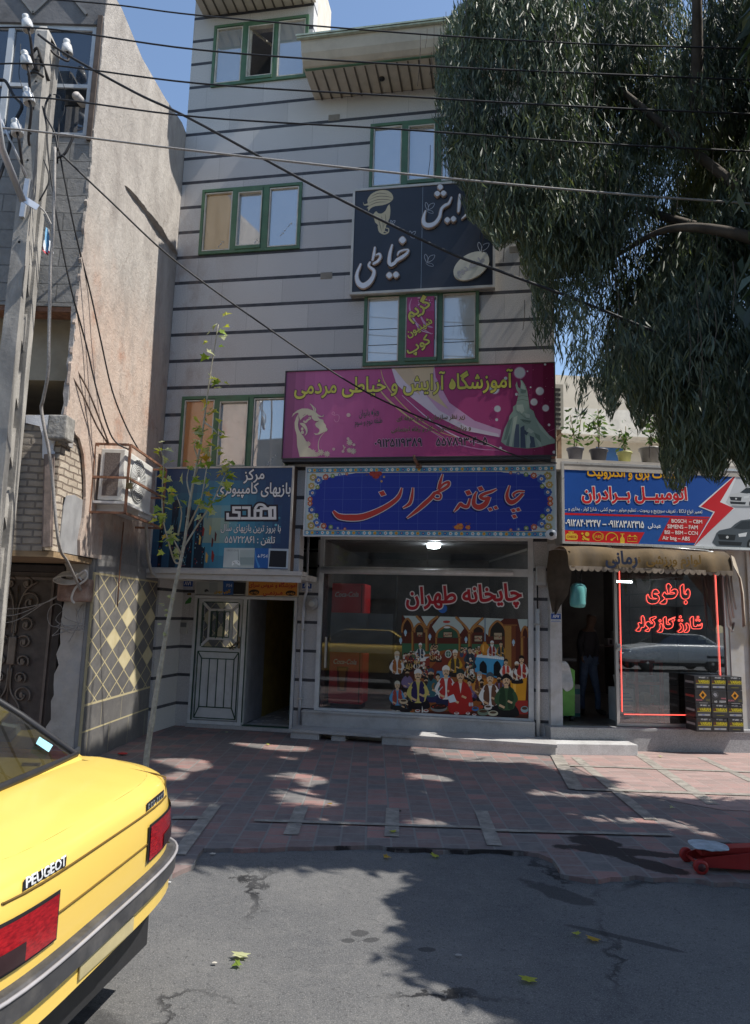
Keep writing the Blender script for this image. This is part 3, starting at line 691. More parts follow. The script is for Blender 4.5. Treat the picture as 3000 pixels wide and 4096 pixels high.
# painted coffee house scene stuck to the right pane (a generic crowd under brick arches)
km = crop(1500, 2400, 2.5415)
A = Art(VG-.004, onto(MAIN, km, VG), .00035)
X0, X1, Y0, Y1 = 275, 1552, 158, 1200
A.poly([(275, 156), (1552, 196), (1556, 1208), (268, 1150)], '#5b2a1e', 1)
A.poly([(275, 440), (1300, 450), (1300, 620), (275, 600)], '#3f6a4c', 2)
A.poly([(480, 560), (760, 500), (1000, 560), (1250, 830), (1100, 1130), (300, 1130)], '#9a5a2a', 2)
A.poly([(560, 700), (720, 515), (820, 515), (770, 790), (540, 800)], '#7c3524', 3)
A.poly([(900, 800), (1300, 800), (1400, 1000), (950, 1010)], '#c9812f', 3)
def arch(xa, xb, ytop, ybase, colin):
    m = (xa+xb)/2; w_ = xb-xa
    pts = [(xa, ybase), (xa+.04*w_, ybase-.45*(ybase-ytop)), (xa+.22*w_, ytop+.22*(ybase-ytop)), (m, ytop), (xb-.22*w_, ytop+.22*(ybase-ytop)), (xb-.04*w_, ybase-.45*(ybase-ytop)), (xb, ybase)]
    A.poly(pts, colin, 4)
    A.stroke(pts, 22, '#8d4a2c', 5, 5); A.stroke(pts, 13, '#c99a52', 6, 5); A.stroke(pts, 5, '#8a4f2c', 7, 5)
# pale vault cells
for q in [[(290, 160), (440, 162), (520, 262), (470, 250), (400, 310), (350, 250)], [(470, 163), (640, 166), (530, 285)], [(660, 168), (830, 172), (905, 290), (860, 350), (760, 260), (660, 300), (620, 340), (580, 270)], [(850, 173), (1090, 180), (980, 310), (930, 290)], [(1110, 182), (1310, 190), (1230, 250), (1150, 360), (1040, 260)], [(1450, 194), (1552, 196), (1552, 260), (1490, 360)]]:
    A.poly(q, '#b9c8c2', 3)
for xa, xb, yt, yb, c_ in [(275, 385, 190, 330, '#3c2019'), (400, 505, 240, 330, '#33302a'), (625, 855, 265, 385, '#365b45'), (990, 1110, 262, 330, '#32221c'), (1160, 1330, 215, 370, '#2d2a22'), (1490, 1560, 270, 380, '#4a2218')]: arch(xa, xb, yt, yb, c_)
for pts in [[(420, 160), (500, 250), (530, 300)], [(640, 166), (560, 230), (535, 300)], [(820, 172), (920, 270), (960, 330)], [(1100, 182), (1000, 270), (965, 330)]]:
    A.stroke(pts, 26, '#8d4a2c', 5); A.stroke(pts, 14, '#cda057', 6); A.stroke(pts, 5, '#8a4f2c', 7)
def column(x, w_, yt, yb, lay=8):
    A.rect(x-w_/2, yt, x+w_/2, yb, '#7d4427', lay); A.rect(x-w_/2, yt, x+w_*.1, yb, '#b98d48', lay+1); A.rect(x-w_*.65, yt-12, x+w_*.65, yt+4, '#8a5a34', lay+2)
    y = yt+10
    while y < yb: A.rect(x-w_/2, y, x+w_/2, y+2.5, '#6a3a22', lay+2); y += 11
column(385, 26, 325, 520); column(530, 34, 295, 520); column(625, 20, 385, 500); column(862, 24, 385, 520); column(965, 38, 345, 500); column(1375, 110, 260, 700, 9); column(1500, 36, 380, 600)
for x, y, w_, h_ in [(455, 350, 66, 52), (740, 352, 96, 60), (1050, 392, 88, 68), (1250, 368, 92, 80)]:
    A.rect(x-w_/2, y-h_/2, x+w_/2, y+h_/2, '#2c1a14', 9); A.rect(x-w_/2+6, y-h_/2+6, x+w_/2-6, y+h_/2-6, '#b3a184', 10)
    for j in range(7): A.ell(x-w_/2+12+j*(w_-22)/6, y+random.uniform(-8, 14), 5, 9, random.choice(['#7a3b2a', '#4d5a48', '#8c6a42', '#a53d34']), 11, 8)
for x, y in [(558, 372), (925, 400), (1408, 430), (262, 410), (310, 330)]: A.ell(x, y, 15, 24, '#a9cbe0', 11); A.ell(x, y+28, 7, 10, '#d7e4ea', 11, 8); A.ell(x, y-26, 6, 6, '#7d9db4', 11, 8)
A.rect(1112, 185, 1126, 420, '#7f93a0', 9)
A.ell(728, 222, 38, 13, '#b9443c', 8); A.ell(732, 278, 34, 10, '#d8dcd8', 8)
for i in range(70):     # distant seated guests along both benches
    sd = i % 2; t_ = random.random()
    x, y = ((300+t_*130, 560-t_*30+random.uniform(-14, 14)) if sd else (875+t_*190, 500+random.uniform(-18, 40)))
    if i > 52: x, y = 575+random.random()*60, 470+random.uniform(-12, 40)
    s_ = random.uniform(.8, 1.25); A.ell(x, y+26*s_, 17*s_, 24*s_, random.choice(['#a6352c', '#d9d5c8', '#5a6a4d', '#46506a', '#c2a25a', '#8a5a3a']), 10+i % 5, 10); A.ell(x, y, 9*s_, 11*s_, '#cfa983', 15, 9); A.ell(x, y-8*s_, 9*s_, 5*s_, random.choice(['#2b2420', '#e1dcd0', '#50402f']), 16, 8)
A.poly([(1018, 575), (1312, 600), (1285, 805), (1015, 730)], '#4a9fca', 12); A.poly([(1030, 560), (1130, 540), (1310, 580), (1312, 606), (1018, 580)], '#d5dfe2', 13)
for x in (1100, 1243): A.poly([(x-37, 735 if x < 1200 else 770), (x-37, 660), (x-24, 635), (x, 615), (x+24, 640), (x+37, 670), (x+37, 748 if x < 1200 else 785)], '#14181c', 14)
A.ell(1115, 492, 46, 54, '#c8862e', 14); A.rect(1092, 540, 1140, 562, '#b5761f', 14); A.rect(1098, 425, 1132, 442, '#b5761f', 15); A.ell(1100, 490, 9, 40, '#e7b45c', 15, 10)
for i in range(9): A.ell(1150+i*19, 578+i*3, 6, 9, '#eef1f1', 15, 8)
A.poly([(1365, 745), (1545, 745), (1530, 1020), (1395, 1020)], '#d99a2a', 14); A.ell(1455, 745, 90, 20, '#e8d9a8', 15); A.ell(1455, 748, 74, 13, '#b9b2a0', 16); A.poly([(1400, 760), (1430, 762), (1435, 1015), (1410, 1015)], '#efba50', 16)
A.poly([(1410, 1020), (1552, 1020), (1554, 1160), (1440, 1160)], '#a1312a', 14)
A.poly([(440, 620), (560, 570), (555, 700), (450, 740)], '#8c3a2c', 12); A.poly([(420, 615), (470, 580), (560, 575), (470, 625)], '#d6dde0', 13)
A.poly([(630, 720), (770, 720), (765, 790), (615, 790)], '#5b93b8', 12)
A.ell(745, 548, 34, 40, '#d0d8cf', 13); A.ell(745, 548, 26, 31, '#4d7760', 14); A.stroke([(720, 548), (770, 548)], 4, '#d0d8cf', 15, 0); A.stroke([(745, 515), (745, 580)], 4, '#d0d8cf', 15, 0)
def man(x, y, s_, shirt, vest, hat, legs, lay=18, beard=None, robe=False, look=1):
    "a seated figure, head centre at x, y"
    sk = '#d8b48c'
    if legs: A.poly([(x-78*s_, y+300*s_), (x-70*s_, y+215*s_), (x, y+190*s_), (x+80*s_, y+215*s_), (x+100*s_, y+300*s_)], legs, lay, 4)
    A.poly([(x-62*s_, y+235*s_), (x-72*s_, y+95*s_), (x-25*s_, y+48*s_), (x+25*s_, y+48*s_), (x+72*s_, y+95*s_), (x+64*s_, y+235*s_)], shirt, lay+1, 3)
    if vest:
        A.poly([(x-58*s_, y+232*s_), (x-56*s_, y+85*s_), (x-22*s_, y+52*s_), (x-6*s_, y+140*s_), (x-12*s_, y+235*s_)], vest, lay+2, 2); A.poly([(x+58*s_, y+232*s_), (x+56*s_, y+85*s_), (x+22*s_, y+52*s_), (x+10*s_, y+140*s_), (x+16*s_, y+235*s_)], vest, lay+2, 2)
    if robe: A.poly([(x-95*s_, y+305*s_), (x-70*s_, y+90*s_), (x, y+45*s_), (x+78*s_, y+100*s_), (x+95*s_, y+300*s_)], shirt, lay+2, 4); A.poly([(x-12*s_, y+60*s_), (x+14*s_, y+60*s_), (x+2*s_, y+150*s_)], '#e6e2d8', lay+3)
    A.stroke([(x-62*s_, y+100*s_), (x-88*s_, y+165*s_), (x-50*s_, y+215*s_)], [30*s_, 30*s_, 22*s_], shirt, lay+3); A.stroke([(x-60*s_, y+205*s_), (x-15*s_, y+228*s_)], 19*s_, sk, lay+4, 0)
    A.stroke([(x+62*s_, y+100*s_), (x+84*s_, y+160*s_), (x+46*s_, y+190*s_)], [30*s_, 30*s_, 22*s_], shirt, lay+3); A.stroke([(x+50*s_, y+188*s_), (x+12*s_, y+170*s_)], 18*s_, sk, lay+4, 0)
    A.poly([(x-14*s_, y+25*s_), (x+14*s_, y+25*s_), (x+18*s_, y+62*s_), (x-18*s_, y+62*s_)], sk, lay+4); A.ell(x, y, 31*s_, 42*s_, sk, lay+5); A.ell(x-6*s_*look, y+4*s_, 20*s_, 30*s_, '#e3c29c', lay+6)
    if beard: A.poly([(x-28*s_, y+8*s_), (x+28*s_, y+8*s_), (x+22*s_, y+52*s_), (x, y+78*s_), (x-22*s_, y+52*s_)], beard, lay+7, 3)
    A.stroke([(x-15*s_, y-8*s_), (x-3*s_, y-10*s_)], 5*s_, '#241a16', lay+7, 0); A.stroke([(x+5*s_, y-10*s_), (x+17*s_, y-8*s_)], 5*s_, '#241a16', lay+7, 0); A.ell(x-9*s_, y-1*s_, 4*s_, 3*s_, '#1d1512', lay+7, 8); A.ell(x+10*s_, y-1*s_, 4*s_, 3*s_, '#1d1512', lay+7, 8)
    A.stroke([(x, y+2*s_), (x-4*s_*look, y+14*s_)], 5*s_, '#b98a64', lay+8, 0)
    A.stroke([(x-16*s_, y+24*s_), (x, y+18*s_), (x+16*s_, y+24*s_)], [4*s_, 9*s_, 4*s_], '#2a1b15', lay+9)
    A.poly([(x-33*s_, y-12*s_), (x-30*s_, y-44*s_), (x, y-62*s_), (x+30*s_, y-44*s_), (x+33*s_, y-12*s_), (x, y-24*s_)], hat, lay+9, 3)
man(462, 466, 0.51, '#d9dcd8', '#3c4654', '#e4e4de', '#e4e4de', 18); man(815, 548, 0.76, '#c59a2c', '#4a3f33', '#e6e2d6', '#2a231f', 17); man(965, 508, 0.61, '#3a4654', '#2b3440', '#3a2f2a', '#26303c', 16)
man(225, 563, 0.76, '#d8d9d4', '#a5622c', '#d9c9a8', '#2a221f', 17, beard='#e0dcd0'); man(1190, 443, 0.51, '#b8bcc0', '#8c2a24', '#dbe0de', None, 17, beard='#e7e4dc'); man(1280, 448, 0.51, '#b8892c', '#2b3a44', '#2f2a26', None, 17)
man(1330, 633, 0.61, '#e2e2dc', '#c94b3c', '#2b2320', '#2a2a30', 20); man(1490, 608, 0.76, '#dadcd8', '#a4342c', '#201a18', None, 20); man(1062, 768, 0.76, '#c98d3c', '#6b3a26', '#8fa0a8', '#4a3a64', 19, beard='#e4e2da')
man(570, 750, 0.94, '#35626a', None, '#46566e', '#2a2c54', 21, beard='#2a211c'); man(228, 868, 0.81, '#5b9cc6', '#a4483c', '#c9c4b0', '#2a2a2a', 20); man(722, 730, 1.12, '#e6e4de', '#b8322c', '#e8e4da', '#1f2546', 22)
man(438, 765, 1.12, '#cdbf6a', '#2b2554', '#e4e2dc', '#17161c', 26); man(868, 770, 1.20, '#b02a26', None, '#2a3d3c', None, 25, robe=True); man(1170, 800, 1.12, '#e6e6e2', '#6a4632', '#4c5a64', '#141318', 27); man(1335, 820, 1.20, '#3c5a3c', '#26402a', '#1e1816', '#16161a', 29)
rm_ = random.Random(12)
for i in range(26):
    xx, yy = rm_.choice([(rm_.uniform(285, 440), rm_.uniform(545, 640)), (rm_.uniform(880, 1010), rm_.uniform(520, 610)), (rm_.uniform(560, 650), rm_.uniform(470, 540)), (rm_.uniform(470, 560), rm_.uniform(640, 720)), (rm_.uniform(900, 1010), rm_.uniform(660, 740))])
    man(xx, yy, .26+.0005*(yy-450), rm_.choice(['#d9d5c8', '#a6352c', '#5a6a4d', '#46506a', '#c2a25a']), rm_.choice([None, '#3c2a24', '#6b3a26', '#2b3440']), rm_.choice(['#e1dcd0', '#2b2420', '#8c2a24']), '#2a231f', 15, beard=rm_.choice([None, None, '#e4e2da', '#2a211c']))
for x, yy in [(330, 800), (520, 880), (640, 840), (960, 900), (1085, 900), (1260, 860), (310, 1010), (1440, 720)]: man(x, yy-60, .62, rm_.choice(['#d9d5c8', '#7a6a8c', '#8c6a3a', '#46606a']), rm_.choice(['#3c2a24', '#6b3a26', None]), rm_.choice(['#e1dcd0', '#2b2420']), '#221d20', 19, beard=rm_.choice([None, '#3a2c22']))
A.ell(650, 1095, 84, 42, '#8a8d8a', 37); A.ell(650, 1082, 82, 28, '#2a1a16', 38); 
for i in range(9): A.ell(592+i*14, 1078+random.uniform(-8, 8), 9, 7, random.choice(['#c9452c', '#8a2a1c', '#5a2018']), 39, 8)
A.poly([(735, 985), (800, 955), (830, 1030), (760, 1045)], '#d7e4ea', 39); A.stroke([(612, 970), (690, 880)], 8, '#c9d0d0', 39, 0)
for x, y, rx, ry, c_ in [(292, 1030, 44, 26, '#d8c39c'), (1150, 1090, 40, 26, '#d8d4cc'), (1020, 1105, 36, 22, '#3a78b4'), (1100, 1140, 60, 34, '#7d8d78'), (1200, 1150, 52, 28, '#cdc6a8'), (1075, 1085, 28, 20, '#a8502c'), (1520, 1110, 40, 34, '#8fa9b0'), (435, 1125, 26, 16, '#e0dcd4'), (520, 1125, 26, 16, '#e0dcd4'), (830, 1150, 26, 14, '#e0dcd4'), (945, 1150, 22, 14, '#e0dcd4'), (1010, 1165, 22, 12, '#e0dcd4'), (380, 1135, 24, 12, '#a8863c')]:
    A.ell(x, y, rx, ry, c_, 39, 14); A.ell(x, y-ry*.3, rx*.7, ry*.45, '#55402f' if ry > 20 else '#b3412f', 40, 10)
A.poly([(480, 1070), (495, 1140), (475, 1145)], '#e6e2d8', 41)
for i in range(3): A.ell(960+i*16, 1060, 6, 22, '#c8ccd0', 40, 8)
tag(obj('window_mural', A, M['print'], None, MAIN), 'colourful painted crowd of tea drinkers under brick arches on the lower window', 'mural')
rb = MB(); rb.box(2.40, 3.36, VG+.047, VG+.050, 1.20, 1.79); tag(obj('window_film', rb, mat('grey_film', (.22, .2, .185), .6, var=.1), None, MAIN), 'plain grey brown film across the middle of the left tea house pane', 'film')
# ------------------------------------------------------------------ signs
def signbox(name, label, cat, u0, u1, z0, z1, v0, v1, m_frame, rim=.03, frame=MAIN):
    t = thing(name, label, cat, ((u0+u1)/2, (v0+v1)/2, z0), frame)
    b = MB(); b.box(u0+.004, u1-.004, v0+.012, v1, z0+.004, z1-.004); obj('box', b, m_frame[0], t)
    r = MB(); r.box(u0, u1, v0-.006, v0+.03, z1-rim, z1); r.box(u0, u1, v0-.006, v0+.03, z0, z0+rim); r.box(u0, u0+rim, v0-.006, v0+.03, z0+rim, z1-rim); r.box(u1-rim, u1, v0-.006, v0+.03, z0+rim, z1-rim); obj('frame', r, m_frame[1], t)
    return t
# pink school sign
PK = signbox('pink_sign', 'long pink beauty school sign with yellow lettering and a ball gown', 'sign', 1.905, 5.66, 3.90, 5.19, -.20, -.002, (M['rust'], mat('dark_rim', (.07, .06, .06), .5)), .012)
kp = crop(1100, 1400, 1.3767)
a = Art(-.189, onto(MAIN, kp, -.19))
n_ = 26
for i in range(n_):
    def pc(t_):
        A_, B_, C_, D2 = srgb('#8a4f70'), srgb('#c36a9c'), srgb('#b5457c'), srgb('#6e1a38')
        seg = [(0, A_), (.12, B_), (.55, C_), (.8, C_), (1, D2)]
        for (p, x), (q, y) in zip(seg, seg[1:]):
            if t_ <= q: k = (t_-p)/(q-p); return tuple(x[j]+(y[j]-x[j])*k for j in range(3))
    u0, u1 = 1.915+3.73*i/n_, 1.915+3.73*(i+1)/n_
    a.poly([(u0, 3.912), (u1, 3.912), (u1, 5.178), (u0, 5.178)], pc((i+.5)/n_), 0, raw=True)
# sweeping ribbons
a.poly([(640, 92), (878, 84), (885, 150), (960, 290), (1100, 390), (1245, 440), (1240, 480), (1060, 440), (880, 350), (760, 260), (680, 180)], '#d9a9c9', 1, 0)
a.poly([(640, 95), (760, 90), (800, 210), (900, 330), (1060, 420), (1230, 462), (1235, 480), (1050, 445), (880, 360), (750, 260), (670, 190)], '#e2d2dd', 2)
a.poly([(650, 94), (875, 84), (872, 130), (760, 160), (800, 250), (720, 180)], '#d6bd9c', 3)
a.poly([(745, 92), (876, 86), (868, 140), (905, 260), (960, 330), (850, 260), (790, 180)], '#dcc39d', 4)
a.stroke([(583, 110), (610, 190), (700, 300), (820, 400), (960, 470), (1150, 500)], [2, 6, 5, 4, 3, 1], '#dcc27e', 5); a.stroke([(560, 200), (640, 290), (780, 400), (930, 480)], [2, 10, 7, 2], '#d9c08c', 5); a.stroke([(700, 250), (860, 390), (1010, 480), (1220, 540)], [2, 6, 6, 2], '#e6cfe0', 5)
a.stroke([(820, 420), (950, 500), (1120, 545), (1270, 552)], [1, 6, 6, 1], '#d58fb8', 5); a.stroke([(1440, 480), (1560, 425)], 2, '#c25f8a', 5)
yel = '#d6cd5c'; ol = '#4a2a4a'
a.text('آموزشگاه آرایش و خیاطی مردمی', (108, 243), (1308, 205), h=1.28, col=yel, layer=8, bold=.022, outline=ol, ow=.03, olayer=6)
a.text('ویژه بانوان', (463, 368), (572, 352), h=1.9, col='#4f5c54', layer=8, bold=.004); a.text('طبقه دوم و سوم', (440, 415), (592, 400), h=1.9, col='#4f5c54', layer=8, bold=.004)
a.text('زیر نظر سازمان فنی و حرفه ای', (670, 388), (1045, 378), h=1.15, col='#5d4a3c', layer=8, bold=.012, outline='#d8bfa0', ow=.02, olayer=6)
a.text('و وزارت تعاون ، کار و رفاه اجتماعی', (640, 450), (1078, 438), h=1.15, col='#5d4a3c', layer=8, bold=.012, outline='#d8bfa0', ow=.02, olayer=6)
a.text('۰۹۱۲۵۱۱۹۳۸۹', (550, 535), (808, 528), h=1.15, col='#3c2b33', layer=8, bold=.025, outline='#dcaec4', ow=.03, olayer=6)
a.text('۵۵۷۸۹۳۰۴–۵', (888, 528), (1168, 522), h=1.15, col='#3c2b33', layer=8, bold=.025, outline='#dcaec4', ow=.03, olayer=6)
kw = crop(1150, 1500, 5.507); kq = lambda x, y: ((1150+x/5.507-1100)*1.3767, (1500+y/5.507-1400)*1.3767)
W = lambda pts: [kq(*p) for p in pts]
cr_ = '#ded3b6'
a.poly(W([(270, 1805), (215, 1560), (205, 1330), (165, 1180), (158, 1050), (190, 940), (240, 860), (250, 980), (230, 1100), (250, 1200), (300, 1290), (350, 1350), (400, 1440), (430, 1520), (460, 1600), (560, 1660), (640, 1760), (660, 1800)]), cr_, 7)
a.poly(W([(95, 930), (130, 850), (220, 780), (320, 740), (440, 740), (540, 775), (620, 820), (690, 880), (760, 915), (810, 870), (790, 920), (720, 930), (660, 905), (700, 960), (790, 990), (800, 1050), (850, 1110), (848, 1150), (885, 1195), (870, 1240), (800, 1260), (700, 1310), (620, 1320), (580, 1285), (660, 1295), (710, 1240), (700, 1190), (630, 1140), (605, 1085), (640, 1045), (690, 1015), (600, 1015), (540, 960), (530, 890), (470, 900), (440, 870), (350, 930), (280, 1000), (250, 900), (240, 830), (170, 850)]), cr_, 7)
a.stroke(W([(490, 630), (560, 700), (590, 800)]), [1, 9, 6], cr_, 7); a.stroke(W([(590, 700), (620, 760), (610, 820)]), [1, 6, 6], cr_, 7); a.stroke(W([(350, 1010), (400, 1040), (450, 990), (510, 960), (490, 930), (460, 950)]), [8, 12, 10, 6, 4, 2], cr_, 7)
a.stroke(W([(280, 1070), (350, 1100), (410, 1180), (425, 1270), (380, 1335)]), [6, 20, 14, 8, 2], cr_, 7); a.stroke(W([(830, 1255), (740, 1350), (690, 1460), (680, 1580), (700, 1700)]), [1, 3, 3, 5, 3], cr_, 7); a.ell(*kq(330, 1265), 9, 9, cr_, 7); a.ell(*kq(325, 1190), 7, 9, cr_, 7)
a.stroke(W([(600, 1010), (650, 1030), (690, 1010)]), 2.5, '#7a3a5c', 8); a.stroke(W([(340, 900), (400, 860)]), 2, '#9a6a7a', 8, 0)
def flower(x, y, r, c_, lay=8):
    for k in range(9): a.ell(x+r*.62*cos(k*.698), y+r*.62*sin(k*.698), r*.36, r*.17, c_, lay, 8, k*.698)
    a.ell(x, y, r*.3, r*.3, c_, lay+1, 8)
for x, y, r in [(450, 1520, 17), (560, 1710, 19), (740, 1710, 19), (870, 1740, 18), (480, 1650, 12), (660, 1750, 14), (1370, 1490, 18), (1450, 1680, 18), (1360, 1660, 15)]: flower(*kq(x, y), r, '#d9cbb2')
for x, y, r in [(1345, 885, 11), (1020, 1635, 8), (1225, 1685, 8), (1335, 1405, 8), (1465, 1540, 8)]: a.ell(*kq(x, y), r, r, '#d9b9b0', 8)
a.stroke(W([(1225, 1545), (1250, 1600), (1240, 1650)]), 5, '#d9c3b4', 8); a.stroke(W([(1250, 1600), (1290, 1590)]), 4, '#d9c3b4', 8, 0)
a.stroke(W([(1005, 880), (980, 850), (1010, 815), (1040, 840), (1020, 890), (1080, 880), (1130, 890), (1140, 960), (1110, 1030), (1060, 1030), (1030, 980)]), 4, '#d68fb4', 8)
# gown and lights
kd = lambda x, y: ((1950+x/5.1625-1100)*1.3767, (1440+y/5.1625-1400)*1.3767)
G = lambda pts: [kd(*p) for p in pts]
for x, y, r in [(665, 265, 34), (1080, 645, 25), (960, 870, 22), (1200, 995, 21), (205, 1010, 20), (190, 1235, 9), (600, 710, 9), (1270, 1340, 8), (270, 1820, 9), (1375, 1905, 10), (1190, 92, 7), (890, 565, 5), (140, 600, 30), (825, 235, 5), (375, 380, 10)]:
    a.ell(*kd(x, y), r, r, '#c88ab0' if x < 700 else '#a86a84', 5); a.ell(*kd(x, y), r*.86, r*.86, '#d4d6d8', 6 if x < 300 and 500 < y < 700 else 7)
for i in range(70): a.ell(*kd(random.uniform(20, 1500), random.uniform(60, 1900)), *(random.uniform(.8, 2),)*2, '#d9a8bc', 6, 6)
a.poly(G([(610, 440), (575, 520), (600, 620), (640, 680), (620, 800), (590, 920), (525, 970), (530, 1050), (450, 1160), (440, 1240), (350, 1420), (300, 1600), (278, 1690), (380, 1770), (560, 1810), (820, 1830), (980, 1815), (1110, 1790), (1260, 1745), (1390, 1720), (1405, 1660), (1330, 1590), (1200, 1500), (1150, 1400), (1060, 1290), (990, 1180), (950, 1060), (870, 1000), (850, 850), (820, 640), (770, 510), (720, 430), (675, 405), (690, 500), (670, 590), (630, 560), (615, 500)]), '#93a79b', 9)
for q, c_ in [([(575, 1330), (650, 1330), (660, 1810), (540, 1800)], '#5b6577'), ([(680, 1400), (760, 1350), (790, 1820), (680, 1815)], '#4c566a'), ([(870, 1560), (960, 1600), (990, 1800), (880, 1815)], '#4f5a6c'), ([(430, 1260), (520, 1180), (400, 1640), (330, 1660)], '#6d8279'), ([(760, 1440), (850, 1500), (800, 1560), (740, 1500)], '#4a5563'), ([(690, 600), (800, 620), (790, 680), (700, 680)], '#6b8078'), ([(690, 1220), (900, 1260), (880, 1300), (720, 1270)], '#66796f'), ([(960, 1500), (1080, 1560), (1110, 1700), (1010, 1650)], '#6f857b'), ([(420, 1600), (460, 1500), (450, 1780), (380, 1760)], '#6f847c')]: a.poly(G(q), c_, 10)
for q, c_ in [([(540, 1190), (620, 1150), (560, 1500), (500, 1790), (440, 1780), (500, 1480)], '#b7c4b4'), ([(600, 930), (730, 920), (760, 1050), (700, 1120), (600, 1040)], '#b2c0b2'), ([(850, 1400), (960, 1480), (900, 1520), (800, 1480)], '#b4c2b5'), ([(690, 420), (760, 540), (790, 620), (690, 600)], '#a9bbb0'), ([(760, 1100), (880, 1130), (870, 1200), (800, 1190)], '#b5c3b5'), ([(1000, 1240), (1130, 1380), (1330, 1620), (1290, 1640), (1090, 1440)], '#a9baad'), ([(810, 1560), (870, 1570), (890, 1700), (850, 1815), (800, 1800)], '#a8b9ae'), ([(990, 1600), (1080, 1680), (1120, 1780), (1070, 1790)], '#a6b8ac')]: a.poly(G(q), c_, 11)
for p in [[(650, 1060), (760, 1180), (860, 1220)], [(670, 1220), (780, 1300), (880, 1310)], [(620, 760), (720, 740), (830, 760)], [(610, 840), (720, 820), (840, 850)]]: a.stroke(G(p), 2, '#5f7269', 12)
obj('print', a, M['print'], PK)
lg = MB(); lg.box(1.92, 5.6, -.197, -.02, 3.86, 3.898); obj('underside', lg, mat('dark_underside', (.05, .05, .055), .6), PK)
bk = thing('sign_bracket', 'short rusty bracket under the middle of the pink sign', 'bracket', (3.80, -.1, 3.82), MAIN)
q = MB(); q.tube([(3.78, -.19, 3.93), (3.80, -.2, 3.86), (3.84, -.13, 3.80)], .02, 8); q.bbox(3.80, 3.88, -.15, -.01, 3.765, 3.815, .008); obj('arm', q, M['rust'], bk)
# tiled tea house sign
TS = signbox('tea_house_sign', 'blue tiled tea house sign with red calligraphy and a floral border', 'sign', 2.245, 5.665, 2.82, 3.80, -.12, -.002, (M['cream'], M['white']), .02)
k1 = crop(1300, 1890, 1.9667)
a = Art(-.112, onto(MAIN, k1, -.112), .0006)
a.poly([(2.265, 2.84), (5.645, 2.84), (5.645, 3.78), (2.265, 3.78)], '#c8d3cf', 0, raw=True)
bz0, bz1 = 2.905, 3.715
blue = [(2.55, bz0), (5.36, bz0), (5.36, bz0+.03), (5.46, bz0+.09), (5.50, bz0+.16), (5.56, bz0+.22), (5.60, bz0+.33), (5.62, bz0+.40), (5.60, bz0+.48), (5.56, bz0+.58), (5.50, bz0+.65), (5.45, bz0+.72), (5.3, bz0+.78), (5.0, bz0+.80), (4.95, bz1), (2.95, bz1), (2.9, bz0+.80), (2.6, bz0+.76), (2.45, bz0+.70), (2.42, bz0+.62), (2.34, bz0+.55), (2.30, bz0+.42), (2.34, bz0+.28), (2.42, bz0+.20), (2.45, bz0+.12), (2.52, bz0+.08)]
a.poly(blue, '#e3ece8', 2, raw=True)
cx_, cz_ = 3.955, (bz0+bz1)/2
a.poly([(cx_+(p[0]-cx_)*.991, cz_+(p[1]-cz_)*.985) for p in blue], '#2c3c9c', 3, raw=True)
for i in range(1, 13): u = 2.265+i*.262; a.poly([(u, bz0+.01), (u+.005, bz0+.01), (u+.005, bz1-.01), (u, bz1-.01)], '#5a6cb4', 4, raw=True) if 2.5 < u < 5.4 else None
for i in range(0, 5): z = bz0+.10+i*.165; a.poly([(2.5, z), (5.45, z), (5.45, z+.004), (2.5, z+.004)], '#5a6cb4', 4, raw=True)
for zz in (2.84, 3.72):
    a.poly([(2.265, zz), (5.645, zz), (5.645, zz+.062), (2.265, zz+.062)], '#5f9fb8', 4, raw=True)
    for i in range(46):
        u = 2.30+i*.0735; c_ = ['#e8e6dc', '#e2b23c', '#3a58a8', '#e8e6dc'][i % 4]
        for k in range(5): a.poly([(u+.014*cos(k*1.257)+.011*cos(t_), zz+.031+.014*sin(k*1.257)+.011*sin(t_)) for t_ in (0, 1.05, 2.1, 3.14, 4.2, 5.2)], c_, 5, raw=True)
        a.poly([(u+.009*cos(t_), zz+.031+.009*sin(t_)) for t_ in (0, 1.05, 2.1, 3.14, 4.2, 5.2)], '#c0482c' if i % 2 else '#e7c24c', 6, raw=True)
        for dz in (.006, .05): a.poly([(u+.03, zz+dz), (u+.045, zz+dz), (u+.0375, zz+dz+.008)], '#27508c', 5, raw=True)
    a.poly([(2.265, zz+(.062 if zz < 3 else -.006)), (5.645, zz+(.062 if zz < 3 else -.006)), (5.645, zz+(.068 if zz < 3 else .0)), (2.265, zz+(.068 if zz < 3 else .0))], '#d59a4a', 5, raw=True)
rs = random.Random(3)
def inblue(u, z): # crude: distance inside ellipse-like field
    return ((u-cx_)/1.66)**2*.8+((z-cz_)/.40)**4*.55 < .98
def rel(u, z, r, c_, lay, n=9): a.poly([(u+r*cos(2*pi*k/n), z+r*sin(2*pi*k/n)) for k in range(n)], c_, lay, raw=True)
